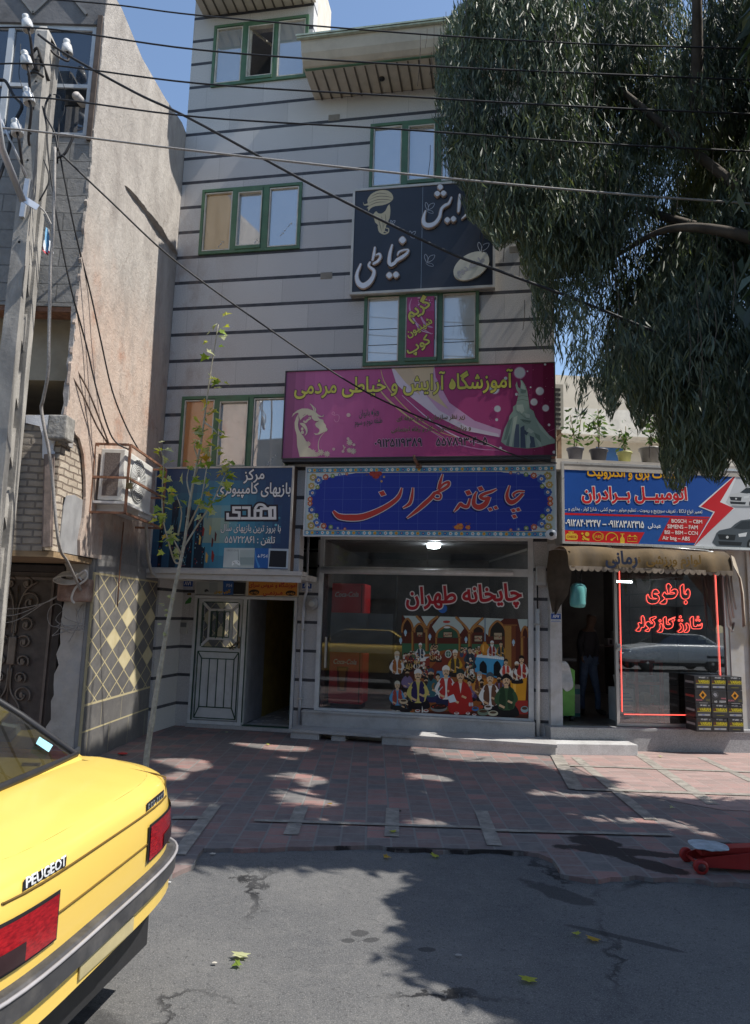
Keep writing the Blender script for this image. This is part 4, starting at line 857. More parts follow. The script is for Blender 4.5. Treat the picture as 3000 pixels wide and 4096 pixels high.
for sx in (-1, 1):
    for sz in (-1, 1):
        for (du, dz, r, c_) in [(1.60, .34, .05, '#b9a25a'), (1.52, .30, .055, '#4d6fb0'), (1.42, .345, .04, '#c0684a'), (1.32, .36, .03, '#7d9a58'), (1.62, .22, .045, '#c9a85c'), (1.60, .12, .05, '#3f62a8'), (1.63, .03, .035, '#c96a3c'), (1.53, .20, .03, '#8aa04e'), (1.22, .375, .024, '#4d6fb0'), (1.12, .385, .02, '#c0684a')]:
            for k in range(7): rel(cx_+sx*du+r*.7*cos(k*.9), cz_+sz*dz+r*.7*sin(k*.9), r*.42, c_, 5, 7)
            rel(cx_+sx*du, cz_+sz*dz, r*.45, '#e5e0d2', 6, 7); rel(cx_+sx*du, cz_+sz*dz, r*.22, '#d8863c', 7, 6)
        for i in range(26):
            du, dz = rs.uniform(1.1, 1.66), rs.uniform(.02, .39)
            if inblue(cx_+sx*du, cz_+sz*dz): continue
            rel(cx_+sx*du, cz_+sz*dz, rs.uniform(.010, .02), rs.choice(['#7d9a58', '#b9a25a', '#3f62a8', '#c0684a']), 5, 6)
def callig(strokes, wmul, cols, lay, add):
    for c_, l_, ex in ((cols[0], lay, add), (cols[1], lay+2, 0)):
        for i, (pts, ws) in enumerate(strokes): a.stroke(pts, [w_*wmul+ex for w_ in ws], c_, l_+(i % 2)*.5, 5)
def diam(x, y, rx, ry, cols, lay, add, rot=.35):
    for c_, l_, ex in ((cols[0], lay, add/2), (cols[1], lay+2, 0)):
        q = [(rx+ex, 0), (0, ry+ex), (-rx-ex, 0), (0, -ry-ex)]
        a.poly([(x+p[0]*cos(rot)-p[1]*sin(rot), y+p[0]*sin(rot)+p[1]*cos(rot)) for p in q], c_, l_)
TEA = [([(65, 303), (110, 345), (200, 356), (300, 348), (420, 302), (520, 245), (580, 190), (606, 120)], [14, 40, 50, 48, 40, 34, 30, 10]),
       ([(692, 118), (684, 190), (666, 245), (612, 280)], [10, 24, 26, 8]), ([(926, 12), (906, 80), (893, 135)], [8, 24, 22]),
       ([(893, 135), (930, 92), (972, 76), (968, 105), (915, 140), (860, 165)], [16, 18, 20, 24, 24, 20]), ([(862, 162), (908, 172), (905, 205), (872, 208), (850, 190)], [16, 16, 16, 16, 12]),
       ([(866, 160), (830, 205), (780, 250), (720, 302), (645, 360)], [26, 32, 34, 28, 8]),
       ([(1452, 102), (1432, 170), (1437, 212), (1466, 235), (1510, 215), (1558, 165)], [10, 24, 32, 38, 28, 20]), ([(1490, 192), (1482, 172), (1520, 150), (1572, 152)], [14, 18, 16, 10]),
       ([(1352, 130), (1310, 150), (1255, 168), (1222, 190), (1250, 207), (1290, 198)], [8, 20, 24, 24, 26, 18]), ([(1292, 190), (1262, 248), (1212, 274), (1172, 252), (1176, 190), (1194, 150)], [28, 40, 42, 34, 26, 8]),
       ([(1142, 205), (1122, 266), (1084, 262), (1066, 248), (1040, 280), (1014, 310)], [16, 28, 28, 26, 22, 6])]
off = [([(p[0]-10, p[1]+10) for p in s_], ws) for s_, ws in TEA]
for s_, ws in off: a.stroke(s_, [x+12 for x in ws], '#1c2766', 5, 5)
callig(TEA, 1, ('#e6e0da', '#cc4338'), 6, 11)
for x, y, r in [(452, 165, 30), (1128, 160, 30), (1225, 128, 27), (1300, 290, 20), (1343, 277, 20), (1482, 300, 21), (1520, 292, 21), (1490, 346, 22)]: diam(x, y, r, r*.78, ('#e6e0da', '#cc4338'), 6, 12)
for x, y, r in [(400, 20, 34), (370, 10, 22), (430, 8, 20), (1060, 425, 30), (1125, 432, 20), (1035, 432, 20)]:
    for k in range(6): a.ell(x+r*.55*cos(k*1.05), y+r*.5*sin(k*1.05), r*.5, r*.42, ('#b8402f' if x < 600 else '#d98a3c') if k % 2 else ('#8f2f2a' if x < 600 else '#c05a3c'), 6+k % 2, 9)
for x, y in [(330, 20), (465, 35), (400, 55), (445, 70), (1110, 400), (1010, 425), (1140, 405)]: a.ell(x, y, 9, 9, '#c9a05a' if x % 2 else '#5a4a7a', 6, 8)
obj('print', a, M['print'], TS)
ca = thing('dome_camera', 'white dome camera with dark lens on the lower corner of the tiled sign', 'camera', (5.56, -.2, 2.82), MAIN)
q = MB(); q.lathe([(.07, 0), (.072, .03), (.062, .055), (.03, .075)], (5.59, -.118, 2.865), (0, -1, 0)); obj('housing', q, M['white'], ca)
q = MB(); q.lathe([(.03, .07), (.028, .085), (.01, .09)], (5.59, -.118, 2.865), (0, -1, 0)); obj('lens', q, M['black'], ca)
# ------------------------------------------------------------------ dark beauty salon sign with raised letters
BS = signbox('dark_sign', 'large dark navy salon sign with raised white letters and an oval plaque', 'sign', 2.785, 4.865, 6.34, 8.0, -.12, -.002, (M['alu'], mat('grey_trim', (.55, .54, .50), .5, dirt=(.3, .28, .25))), .035)
kb = crop(1390, 720, 2.708); mb_ = onto(MAIN, kb, -.11)
pn = MB(); pn.box(2.80, 3.82, -.113, -.109, 6.36, 7.98); pn.box(3.825, 4.85, -.113, -.109, 6.36, 7.98); obj('panel', pn, mat('navy_panel', (.030, .033, .045), .35, var=.15, scale=2), BS)
a = Art(-.1135, mb_, .0008); bg_ = '#c9bb98'
a.poly([(205, 310), (235, 280), (170, 270), (220, 255), (215, 220), (250, 160), (310, 125), (380, 110), (440, 118), (480, 150), (495, 185), (490, 215), (450, 250), (380, 275), (300, 285), (250, 310), (225, 345), (225, 310)], bg_, 1, 2)
a.poly([(275, 385), (310, 340), (330, 360), (370, 365), (410, 335), (430, 295), (455, 265), (465, 330), (455, 420), (420, 480), (410, 520), (400, 560), (370, 580), (340, 540), (330, 490), (300, 460), (290, 420)], bg_, 1, 2)
a.stroke([(400, 555), (440, 570), (445, 530), (415, 520), (420, 485), (460, 480)], [10, 14, 12, 8, 6, 2], bg_, 1); a.stroke([(330, 500), (350, 560), (400, 585), (440, 575)], [8, 18, 16, 6], bg_, 1)
for p in [[(240, 215), (330, 180), (420, 180), (485, 195)], [(235, 250), (330, 215), (430, 215), (480, 225)], [(260, 180), (340, 145), (430, 155)], [(230, 285), (320, 245), (430, 240)], [(330, 400), (350, 480), (370, 560)], [(365, 390), (385, 470), (385, 540)], [(410, 370), (415, 440), (400, 500)]]: a.stroke(p, [1, 5, 5, 1], '#23262e', 2)
a.stroke([(170, 240), (185, 275), (230, 268)], [3, 8, 4], bg_, 1)
obj('print', a, M['print'], BS)
wc = '#b9bcc2'
def butterfly(x, y, s_, fl=1):
    a = Art(-.1135, mb_, .0008)
    a.stroke([(x, y), (x-30*s_*fl, y-55*s_), (x-22*s_*fl, y-95*s_), (x+5*s_*fl, y-60*s_)], 5, wc, 1, 5, True)
    a.stroke([(x+4*s_*fl, y-10*s_), (x+25*s_*fl, y-70*s_), (x+80*s_*fl, y-85*s_), (x+60*s_*fl, y-35*s_)], 5, wc, 1, 5, True)
    a.stroke([(x+5*s_*fl, y), (x+50*s_*fl, y+8*s_), (x+65*s_*fl, y+35*s_), (x+20*s_*fl, y+30*s_), (x-15*s_*fl, y+5*s_)], 4, wc, 1, 5); obj('butterfly', a, M['print'], BS)
butterfly(865, 900, 1); butterfly(1445, 780, 1.1); butterfly(870, 330, .9); butterfly(690, 610, .6); butterfly(480, 480, .45)
lm, le = mat('letter_white', (.72, .74, .78), .35, var=.05), mat('letter_edge', (.47, .37, .31), .6, var=.15)
def ribbon(pts, ws, sm=5):
    P = cr(pts, sm, False); n = len(P); Lp, Rp = [], []
    for i, p in enumerate(P):
        t_ = (P[min(i+1, n-1)]-P[max(i-1, 0)]).normalized(); q = Vector((-t_.y, t_.x)); x = i/(n-1)*(len(ws)-1); j = min(int(x), len(ws)-2); h = (ws[j]+(ws[j+1]-ws[j])*(x-j))/2
        Lp.append(p+q*h); Rp.append(p-q*h)
    e = P[-1]+(P[-1]-P[-2]).normalized()*ws[-1]*.4; s_ = P[0]+(P[0]-P[1]).normalized()*ws[0]*.4
    return [s_]+Lp+[e]+Rp[::-1]
LET = [([(150, 925), (108, 1040), (122, 1125), (175, 1160), (240, 1125), (283, 1060), (292, 1000), (255, 965), (235, 940), (252, 905)], [28, 45, 62, 70, 64, 50, 44, 38, 32, 32]),
       ([(252, 905), (300, 850), (348, 818), (362, 850), (335, 895), (285, 925)], [34, 34, 36, 38, 40, 36]), ([(303, 745), (292, 820), (276, 890)], [28, 40, 30]),
       ([(490, 718), (468, 800), (456, 895), (472, 935), (512, 920), (545, 880)], [28, 42, 48, 56, 48, 42]), ([(540, 885), (600, 850), (648, 812), (662, 775), (610, 778), (562, 800), (548, 830)], [46, 48, 38, 28, 30, 32, 22]),
       ([(850, 350), (828, 430), (835, 490), (882, 512), (950, 488), (1000, 420), (1020, 335), (1060, 295), (1100, 272), (1130, 205)], [22, 46, 58, 62, 52, 44, 38, 42, 38, 26]),
       ([(1217, 175), (1212, 280), (1203, 365)], [28, 46, 34]), ([(1332, 290), (1310, 370), (1240, 438)], [24, 40, 18]), ([(1432, 150), (1422, 230), (1410, 320)], [26, 46, 28]), ([(1292, 128), (1340, 82), (1390, 78), (1445, 55)], [16, 36, 38, 16])]
DOT = [(600, 668, 44, 46), (458, 1048, 40, 40), (530, 1042, 40, 40), (1007, 97, 36, 38), (976, 168, 38, 36), (1043, 164, 38, 36), (1084, 453, 36, 38), (1150, 442, 36, 38)]
def letter(poly_, i):
    uz = [mb_(p[0], p[1]) for p in poly_]
    e = .0006*(i % 7)
    q = MB(); q.plate(uz, [], lambda u, z, d: (u, d, z), -.150-e, -.1145); o = obj('letter', q, le, BS)
    c_ = Vector((sum(p[0] for p in uz)/len(uz), sum(p[1] for p in uz)/len(uz)))
    return o
for i, (pts, ws) in enumerate(LET):
    o = letter(ribbon(pts, ws), i)
    uz = [mb_(p[0], p[1]) for p in ribbon(pts, [max(6, w_-15) for w_ in ws])]
    q = MB(); q.plate(uz, [], lambda u, z, d: (u, d, z), -.1575-.0006*i, -.1555-.0006*i); obj('face', q, lm, o)
for i, (x, y, rx, ry) in enumerate(DOT):
    rr = lambda f: cr([(x+rx*f, y), (x, y+ry*f), (x-rx*f, y), (x, y-ry*f)], 5)
    o = letter(rr(1.0), i+3); uz = [mb_(p[0], p[1]) for p in rr(.78)]
    q = MB(); q.plate(uz, [], lambda u, z, d: (u, d, z), -.1575-.0005*i, -.1555-.0005*i); obj('face', q, lm, o)
ovl = lambda f: [(1342+f*205*cos(t_)*.90+f*130*sin(t_)*.42*1, 945-f*205*cos(t_)*.50+f*130*sin(t_)*.9) for t_ in [2*pi*k/40 for k in range(40)]]
q = MB(); q.plate([mb_(*p) for p in ovl(1)], [], lambda u, z, d: (u, d, z), -.152, -.1145); PLQ = obj('plaque', q, mat('plaque_cream', (.62, .60, .50), .5, var=.08), BS)
a = Art(-.1525, mb_, .0006); a.text('طبقه دوم', (1200, 1045), (1490, 895), h=1.1, col='#b6b3b4', layer=2, bold=.03, outline='#8f8a88', ow=.02); obj('lettering', a, M['print'], PLQ)
# banner in the middle pane of the window above the pink sign
kg = crop(1350, 700, 1.8356); BN = Art(-.043, onto(MAIN, kg, -.043), .0007)
BN.poly([(512, 890), (712, 878), (706, 1345), (503, 1352)], '#a8346a', 0)
for i in range(5): BN.poly([(512-i*.4, 890+i*60), (712, 878+i*60), (711, 938+i*60), (510, 950+i*60)], ['#b04a80', '#b64f84', '#b03f74', '#a83a6c', '#a83468'][i], 1)
BN.stroke([(545, 905), (530, 980), (580, 1090), (690, 1170)], [2, 12, 14, 3], '#d9a0c4', 3); BN.stroke([(535, 1000), (600, 1130), (700, 1165)], [1, 7, 2], '#e0cfe0', 4); BN.stroke([(575, 960), (640, 1090), (700, 1120)], [1, 18, 6], '#cf9dbf', 2)
for i in range(18): BN.ell(random.uniform(590, 700), random.uniform(900, 960), *(random.uniform(1.5, 6),)*2, '#e2c7da', 4, 8)
for t_, p0, p1, h_ in [('گریم', (527, 1060), (690, 955), 1.05), ('شینیون', (520, 1192), (698, 1085), 1.1), ('کوپ', (523, 1318), (688, 1228), 1.0)]: BN.text(t_, p0, p1, h=h_, col='#d8cf62', layer=8, bold=.03, outline='#41203a', ow=.035, olayer=6)
tag(obj('window_banner', BN, M['print'], None, MAIN), 'narrow pink window banner with three slanted yellow words', 'banner')
# ------------------------------------------------------------------ computer games sign (a plain rainy night picture stands in for its game figure)
GS = signbox('games_sign', 'dark teal computer games shop sign with white lettering beside the air conditioner', 'sign', .02, 2.10, 2.325, 3.80, -.20, -.002, (mat('weathered_box', (.16, .10, .07), .8, var=.4), mat('sign_frame', (.5, .47, .42), .5, dirt=(.25, .15, .1), dscale=6)), .025)
km_ = crop(550, 1700, 2.36); a = Art(-.194, onto(MAIN, km_, -.194), .0007)
for i in range(16):
    for j in range(8):
        x0, x1 = .045+2.03*i/16, .045+2.03*(i+1)/16; z0, z1 = 2.35+1.425*j/8, 2.35+1.425*(j+1)/8
        d = math.hypot((i-6.5)/7, (j-2.8)/4.2); dk_ = math.hypot((i-3)/4.5, (j-2.6)/6)
        t_ = max(0, min(1, 1.15-d)); u_ = max(0, min(1, 1.2-dk_*1.05))
        c0, c1, c2 = Vector(srgb('#33486b')), Vector(srgb('#4b94ad')), Vector(srgb('#c3c493'))
        c_ = c0.lerp(c1, min(1, t_*1.5)); c_ = c_.lerp(c2, max(0, (t_-.72)*2.2)) if i > 5 else c_; c_ = c_.lerp(Vector(srgb('#182230')), u_*.62 if j < 7 else u_*.3)
        a.poly([(x0, z0), (x1, z0), (x1, z1), (x0, z1)], tuple(c_), 0, raw=True)
rs = random.Random(5)
for i in range(14):   # dim towers of the night city
    x = rs.uniform(.06, .80); w_ = rs.uniform(.04, .11); h_ = rs.uniform(.3, 1.05)*(1-.3*abs(x-.4)); a.poly([(x, 2.35), (x+w_, 2.35), (x+w_, 2.35+h_), (x, 2.35+h_)], rs.choice(['#141a26', '#18202e', '#1b2a3a']), 1, raw=True)
    for k in range(7): zz = 2.37+rs.random()*h_*.9; xx = x+rs.random()*w_*.7; a.poly([(xx, zz), (xx+.012, zz), (xx+.012, zz+.02), (xx, zz+.02)], rs.choice(['#4f8ea3', '#2f5a70', '#8c3a34', '#86a9a8']), 2, raw=True)
for i in range(46): x, z = rs.uniform(.08, .85), rs.uniform(2.38, 3.3); a.stroke([(0, 0), (1, 1)], 1, '#2c5a6e', 2, 0) if 0 else a.poly([(x, z), (x+.006, z), (x+.03, z+.12), (x+.024, z+.12)], rs.choice(['#3b7086', '#244a5e', '#1d3346']), 2, raw=True)
for i in range(120): x, z = rs.uniform(.06, 2.05), rs.uniform(3.0, 3.76); a.poly([(x, z), (x+.003, z), (x+.003, z+.012), (x, z+.012)], '#5a7f9a', 2, raw=True)
for i in range(34):
    x, z, r = rs.uniform(1.2, 1.95), rs.uniform(2.75, 3.1), rs.uniform(.006, .02); a.poly([(x+r*cos(t_*.7), z+r*sin(t_*.7)) for t_ in range(9)], rs.choice(['#6fb6c4', '#4f8ea3', '#a9cfd4', '#3c6d88']), 3, raw=True)
for i in range(9): x, z = rs.uniform(.75, 1.0), rs.uniform(2.4, 2.9); a.poly([(x, z), (x+.02, z), (x+.03, z+.1), (x+.0, z+.14)], rs.choice(['#8c2f2a', '#c9a45a', '#5a2c2c']), 3, raw=True)
wt, bo = '#e2dfdc', '#2b2530'
a.text('مرکز', (1003, 520), (1197, 508), h=1.15, col=wt, layer=8, bold=.02, outline=bo, ow=.04, olayer=6)
a.text('بازیهای کامپیوتری', (748, 645), (1444, 648), h=1.35, col=wt, layer=8, bold=.02, outline=bo, ow=.04, olayer=6)
a.text('با بروز ترین بازیهای سال', (788, 998), (1352, 1006), h=1.4, col=wt, layer=8, bold=.014, outline=bo, ow=.03, olayer=6)
a.text('تلفن : ۵۵۷۲۲۸۶۱', (825, 1112), (1297, 1116), h=1.2, col=wt, layer=8, bold=.018, outline=bo, ow=.03, olayer=6)
for c_, l_, e in ((bo, 6, 34), (wt, 8, 0)):   # the big name in square strokes
    hw_ = 12.5; k_ = 0
    for path in ([(852, 842), (852, 881), (962, 881), (962, 826), (908, 822), (908, 781), (968, 781)], [(1000, 781), (1056, 781), (1056, 881), (990, 881)], [(1056, 881), (1300, 881)], [(1110, 881), (1110, 808), (1160, 808)], [(1165, 881), (1170, 790), (1245, 790), (1250, 881)], [(1258, 881), (1258, 781), (1298, 781), (1298, 881)]):
        for p, q in zip(path, path[1:]):
            d_ = Vector(q)-Vector(p); d_ = d_.normalized()*(hw_-.5+e/2); k_ += 1; a.stroke([(p[0]-d_.x, p[1]-d_.y), (q[0]+d_.x, q[1]+d_.y)], 2*hw_+e, c_, l_+.06*(k_ % 15), 0)
    a.stroke([(1110, 795), (1140, 755), (1190, 758), (1222, 795)], 24+e, c_, l_+.95, 4)
a.poly([(820, 1160), (1108, 1162), (1100, 1350), (808, 1345)], '#b9c3c3', 6); a.poly([(1110, 1162), (1252, 1166), (1245, 1352), (1102, 1350)], '#2c62a8', 6); a.poly([(1240, 1166), (1440, 1170), (1434, 1356), (1232, 1352)], '#b6c2cc', 6)
a.poly([(950, 1175), (955, 1175), (960, 1335), (948, 1335)], '#8e9a9a', 7); a.poly([(970, 1180), (1105, 1180), (1098, 1338), (965, 1335)], '#a9b6b4', 7); a.poly([(968, 1250), (1100, 1250), (1098, 1320), (966, 1318)], '#8f9f9e', 8)
a.poly([(895, 1290), (920, 1278), (950, 1278), (968, 1292), (972, 1325), (955, 1328), (940, 1312), (915, 1312), (900, 1328), (890, 1325)], '#dfe5e4', 9); 
for x, y in [(910, 1297), (920, 1304), (950, 1292), (957, 1300)]: a.ell(x, y, 4, 4, '#333333', 10, 8)
a.text('XBOX ONE', (840, 1192), (952, 1194), h=1.1, col='#7d898a', layer=8, bold=.0)
a.poly([(1255, 1185), (1410, 1190), (1402, 1345), (1240, 1338)], '#23262e', 7); a.stroke([(1110, 1180), (1120, 1260), (1150, 1345)], [2, 12, 22], '#4f93cf', 7)
a.text('PS4', (1165, 1252), (1228, 1256), h=1.0, col='#d6dde6', layer=8, bold=.01); a.ell(1145, 1243, 12, 8, '#d6dde6', 8, 8); a.rect(1141, 1222, 1147, 1246, '#d6dde6', 8)
obj('print', a, M['print'], GS)
ub = MB(); ub.box(-.02, 2.30, -.28, -.0, 2.265, 2.322); ub.plate([(-.02, 2.2), (2.28, 2.17), (2.28, 2.262), (-.02, 2.262)], [], lambda u, z, d: (u, d, z), -.26, -.22); obj('shelf', ub, mat('white_shelf', (.52, .49, .45), .7, dirt=(.22, .16, .12), dscale=5), GS)
# two small signs over the doors
t = thing('club_sign', 'small pale games club sign above the white door', 'sign', (.63, VG, 2.02), MAIN)
q = MB(); q.box(.205, 1.03, VG-.03, VG-.004, 2.02, 2.225); obj('panel', q, mat('pale_panel', (.5, .5, .49), .5), t)
k3 = crop(600, 2200, 2.36); a = Art(-.031+VG, onto(MAIN, k3, VG-.03), .0007)
a.poly([(440, 305), (690, 292), (688, 425), (438, 415)], '#a9adab', 1); a.poly([(692, 290), (790, 294), (786, 424), (688, 424)], '#2f5c9c', 2); a.poly([(790, 300), (905, 308), (895, 418), (785, 416)], '#1d2026', 2)
a.poly([(515, 375), (535, 368), (552, 378), (555, 395), (540, 390), (525, 398), (515, 395)], '#3a3d40', 3); a.poly([(560, 310), (640, 305), (640, 405), (560, 400)], '#979e9e', 2)
a.text('کلوپ مهدی', (610, 405), (760, 402), h=1.3, col='#c9a032', layer=5, bold=.03, outline='#4a3a20', ow=.02, olayer=4); a.text('PS4', (722, 348), (775, 350), h=1.0, col='#c7d2df', layer=4, bold=.01)
obj('print', a, M['print'], t)
t = thing('school_sign', 'small orange school sign with red lettering above the open door', 'sign', (1.47, VG, 2.02), MAIN)
q = MB(); q.box(1.045, 1.895, VG-.035, VG-.004, 2.01, 2.24); obj('panel', q, mat('cream_panel', (.55, .5, .4), .5), t)
a = Art(-.036+VG, onto(MAIN, k3, VG-.035), .0007); a.poly([(932, 298), (1392, 310), (1388, 432), (928, 428)], '#d08a34', 1); a.text('آموزشگاه و عروس سرای', (935, 345), (1388, 352), h=1.1, col='#a82b28', layer=4, bold=.028); a.text('مــردمــی', (1068, 420), (1250, 420), h=1.2, col='#a82b28', layer=4, bold=.028)
for x in (985, 1328): a.ell(x, 398 if x < 1000 else 408, 48, 26, '#2a1c18', 3); a.text('طبقه دوم', (x-34, 408 if x < 1000 else 418), (x+34, 410 if x < 1000 else 420), h=1.5, col='#c98a3a', layer=5, bold=.03)
obj('print', a, M['print'], t)
def number_plate(u0, u1, z0, z1, v, txt, label, frame=MAIN):
    t = thing('number_plate', label, 'plate', ((u0+u1)/2, v, z0), frame, 'blue house number plates')
    q = MB(); q.bbox(u0, u1, v-.012, v-.001, z0, z1, .004); obj('panel', q, mat('plate_white', (.6, .62, .64), .4), t)
    a = Art(v-.0125, None, .0007); h_ = z1-z0; a.poly([(u0+.006, z0+.34*h_), (u1-.006, z0+.34*h_), (u1-.006, z1-.006), (u0+.006, z1-.006)], '#274f9c', 1, raw=True); a.poly([(u0+.006, z0+.006), (u1-.006, z0+.006), (u1-.006, z0+.10*h_), (u0+.006, z0+.10*h_)], '#3f62a8', 1, raw=True)
    w_ = u1-u0; a.text(txt, (u0+.2*w_, z0+.5*h_), (u1-.2*w_, z0+.5*h_), h=1.0, col='#e6e8ea', layer=3, bold=.03)
    for i in range(6): a.poly([(u0+.15*w_+i*.12*w_, z0+.18*h_), (u0+.22*w_+i*.12*w_, z0+.18*h_), (u0+.22*w_+i*.12*w_, z0+.26*h_), (u0+.15*w_+i*.12*w_, z0+.26*h_)], '#8d97a8', 2, raw=True)
    obj('print', a, M['print'], t)
number_plate(-.02, .16, 2.085, 2.225, VG, '۸۷۱', 'blue house number plate 871 left of the white door')
number_plate(1.94, 2.10, 2.10, 2.225, VG, '۸۶۹', 'blue house number plate 869 between the door and the tea house')
number_plate(-.185, -.03, 1.735, 1.865, 0.0, '۸۶۷', 'blue house number plate 867 on the white shop column', SHOP)
t = thing('intercom', 'grey intercom panel on the stone pillar left of the white door', 'intercom', (.055, VG, 1.4), MAIN)
q = MB(); q.bbox(-.01, .12, VG-.035, VG-.001, 1.40, 1.585, .008); obj('body', q, mat('intercom_grey', (.45, .44, .41), .4, .3), t)
q = MB(); q.box(.005, .105, VG-.037, VG-.0351, 1.50, 1.57); obj('screen', q, mat('intercom_screen', (.16, .17, .18), .3), t)
q = MB()
for i in range(3):
    for j in range(3): q.box(.02+i*.028, .038+i*.028, VG-.038, VG-.0351, 1.415+j*.025, 1.43+j*.025)
obj('button', q, M['alu'], t)
t = thing('sticker', 'torn green and black sticker on the stone pillar above the intercom', 'sticker', (.1, VG, 1.8), MAIN)
a = Art(VG-.002, onto(MAIN, k3, VG), .0006); a.poly([(335, 490), (375, 445), (395, 450), (385, 500), (330, 512)], '#3f7a3c', 1); a.poly([(352, 408), (390, 406), (390, 425), (352, 425)], '#2c2218', 1); a.rect(358, 412, 384, 418, '#b4862c', 2); obj('print', a, M['print'], t)
# pipes, gas meter, electric box
def pipe(name, label, pts, r, m, frame=MAIN, n=10, extra=None):
    t = thing(name, label, 'pipe', pts[-1], frame); q = MB(); q.tube(pts, r, n); obj('tube', q, m, t)
    if extra:
        c_ = MB()
        for p in extra: c_.box(p[0]-r*1.7, p[0]+r*1.7, p[1]-r*1.2, p[1]+r*2.2, p[2]-.012, p[2]+.012)
        obj('clip', c_, M['alu'], t)
    return t
pipe('gas_pipe', 'thin pale gas pipe rising beside the open door', [(2.02, VG-.06, 2.95), (2.03, VG-.06, 2.1), (2.00, VG-.06, 1.98), (1.99, VG-.06, 1.75), (1.99, VG-.05, 1.2), (1.995, VG-.05, .02)], .022, mat('pale_grey_pipe', (.55, .57, .62), .4, dirt=(.3, .25, .22)), extra=[(1.99, VG-.05, 1.52), (1.99, VG-.05, .5)])
t = thing('gas_meter', 'round grey gas meter on the pillar between the door and the tea house', 'gas meter', (2.13, VG-.1, 1.82), MAIN)
q = MB(); q.lathe([(.085, 0), (.095, .02), (.095, .05), (.08, .07)], (2.13, VG-.05, 1.91), (0, -1, 0)); obj('body', q, mat('meter_grey', (.33, .32, .31), .5), t)
q = MB(); q.lathe([(.05, .07), (.05, .078), (.03, .08)], (2.13, VG-.05, 1.91), (0, -1, 0)); q.box(1.96, 2.06, VG-.075, VG-.045, 1.90, 1.93); obj('dial', q, M['alu'], t)
pipe('conduit', 'short white conduit standing beside the right edge of the tea house glass', [(5.475, VG-.05, 1.92), (5.47, VG-.05, .15)], .03, M['white'], extra=[(5.475, VG-.05, 1.7)])
t = thing('electric_box', 'small grey electric box on the pillar right of the tea house', 'electric box', (5.52, VG-.06, 2.26), MAIN)
q = MB(); q.bbox(5.452, 5.595, VG-.09, VG-.001, 2.255, 2.54, .01); obj('body', q, M['alu'], t); q = MB(); q.box(5.475, 5.57, VG-.094, VG-.0905, 2.3, 2.5); obj('door', q, mat('box_door', (.42, .41, .39), .5, dirt=(.2, .18, .16), dscale=12), t); q = MB(); q.tube([(5.475, VG-.04, 2.255), (5.475, VG-.04, 1.92)], .012, 6); obj('cable', q, M['wire'], t)
# ------------------------------------------------------------------ right shop
R = thing('corner_shop', 'low battery shop with an open doorway, neon lettered window and roof terrace', 'shop', (0, 0, 0), SHOP)
q = MB(); q.box(-.24, 3.9, -.14, .9, 0, .275); q.box(-.25, 3.92, -.16, .9, .276, .31); obj('plinth', q, M['granite_dark'], R)
q = MB(); q.bbox(-.30, .84, -.46, -.17, 0, .145, .008); obj('step', q, mat('pale_step', (.52, .52, .52), .55, var=.3, scale=120, dirt=(.2, .19, .18), dscale=3), R)
wcol = mat('stained_white', (.47, .47, .47), .6, var=.1, dirt=(.26, .22, .17), dscale=3, damt=.7)
q = MB(); q.box(-.19, -.02, 0, .3, .312, 2.86); obj('column', q, wcol, R)
q = MB(); q.box(2.46, 2.75, -.02, .3, .312, 2.86); q.box(2.752, 2.80, -.05, .3, .312, 2.86); obj('column', q, mat('yellow_stained_white', (.45, .44, .42), .6, var=.1, dirt=(.42, .30, .08), dscale=2.2, damt=.5), R)
q = MB(); q.box(2.81, 3.9, -.01, .3, .312, 2.86); obj('wall', q, mat('red_brown_wall', (.22, .09, .07), .6, var=.3), R)
q = MB(); q.box(-.19, 3.9, .02, 6, 2.862, 3.9); q.box(-.28, 4.2, -.30, 6, 3.902, 4.06); obj('roof_slab', q, mat('concrete_slab', (.45, .42, .38), .8, var=.2, dirt=(.25, .22, .19)), R)
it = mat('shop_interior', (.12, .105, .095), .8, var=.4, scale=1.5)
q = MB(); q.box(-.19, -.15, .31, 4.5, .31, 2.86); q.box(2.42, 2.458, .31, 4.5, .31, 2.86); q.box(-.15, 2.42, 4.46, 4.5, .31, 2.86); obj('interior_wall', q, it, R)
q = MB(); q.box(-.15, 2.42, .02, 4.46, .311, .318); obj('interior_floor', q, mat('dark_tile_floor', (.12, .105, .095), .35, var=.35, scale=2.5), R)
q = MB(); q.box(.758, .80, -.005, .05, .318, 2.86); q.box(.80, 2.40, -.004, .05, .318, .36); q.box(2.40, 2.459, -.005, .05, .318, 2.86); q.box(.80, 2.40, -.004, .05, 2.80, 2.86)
WF = obj('window_frame', q, M['alu'], R)
q = MB(); q.box(.80, 2.40, .02, .028, .36, 2.80); obj('glass_pane', q, M['glass2'], WF)
q = MB(); q.bbox(.765, .83, -.03, -.004, 1.36, 1.46, .005); q.lathe([(.022, 0), (.022, .025), (.01, .03)], (.80, -.03, 1.41), (0, -1, 0)); obj('door_lock', q, M['alu'], WF)
q = MB()
for i in range(9): q.box(2.41, 2.4195, .5, 3.4, .6+i*.24, .62+i*.24)
for i in range(4): q.box(2.411, 2.4192, .5+i*.9, .53+i*.9, .4, 2.7)
obj('wall_shelf_line', q, M['black'], R)
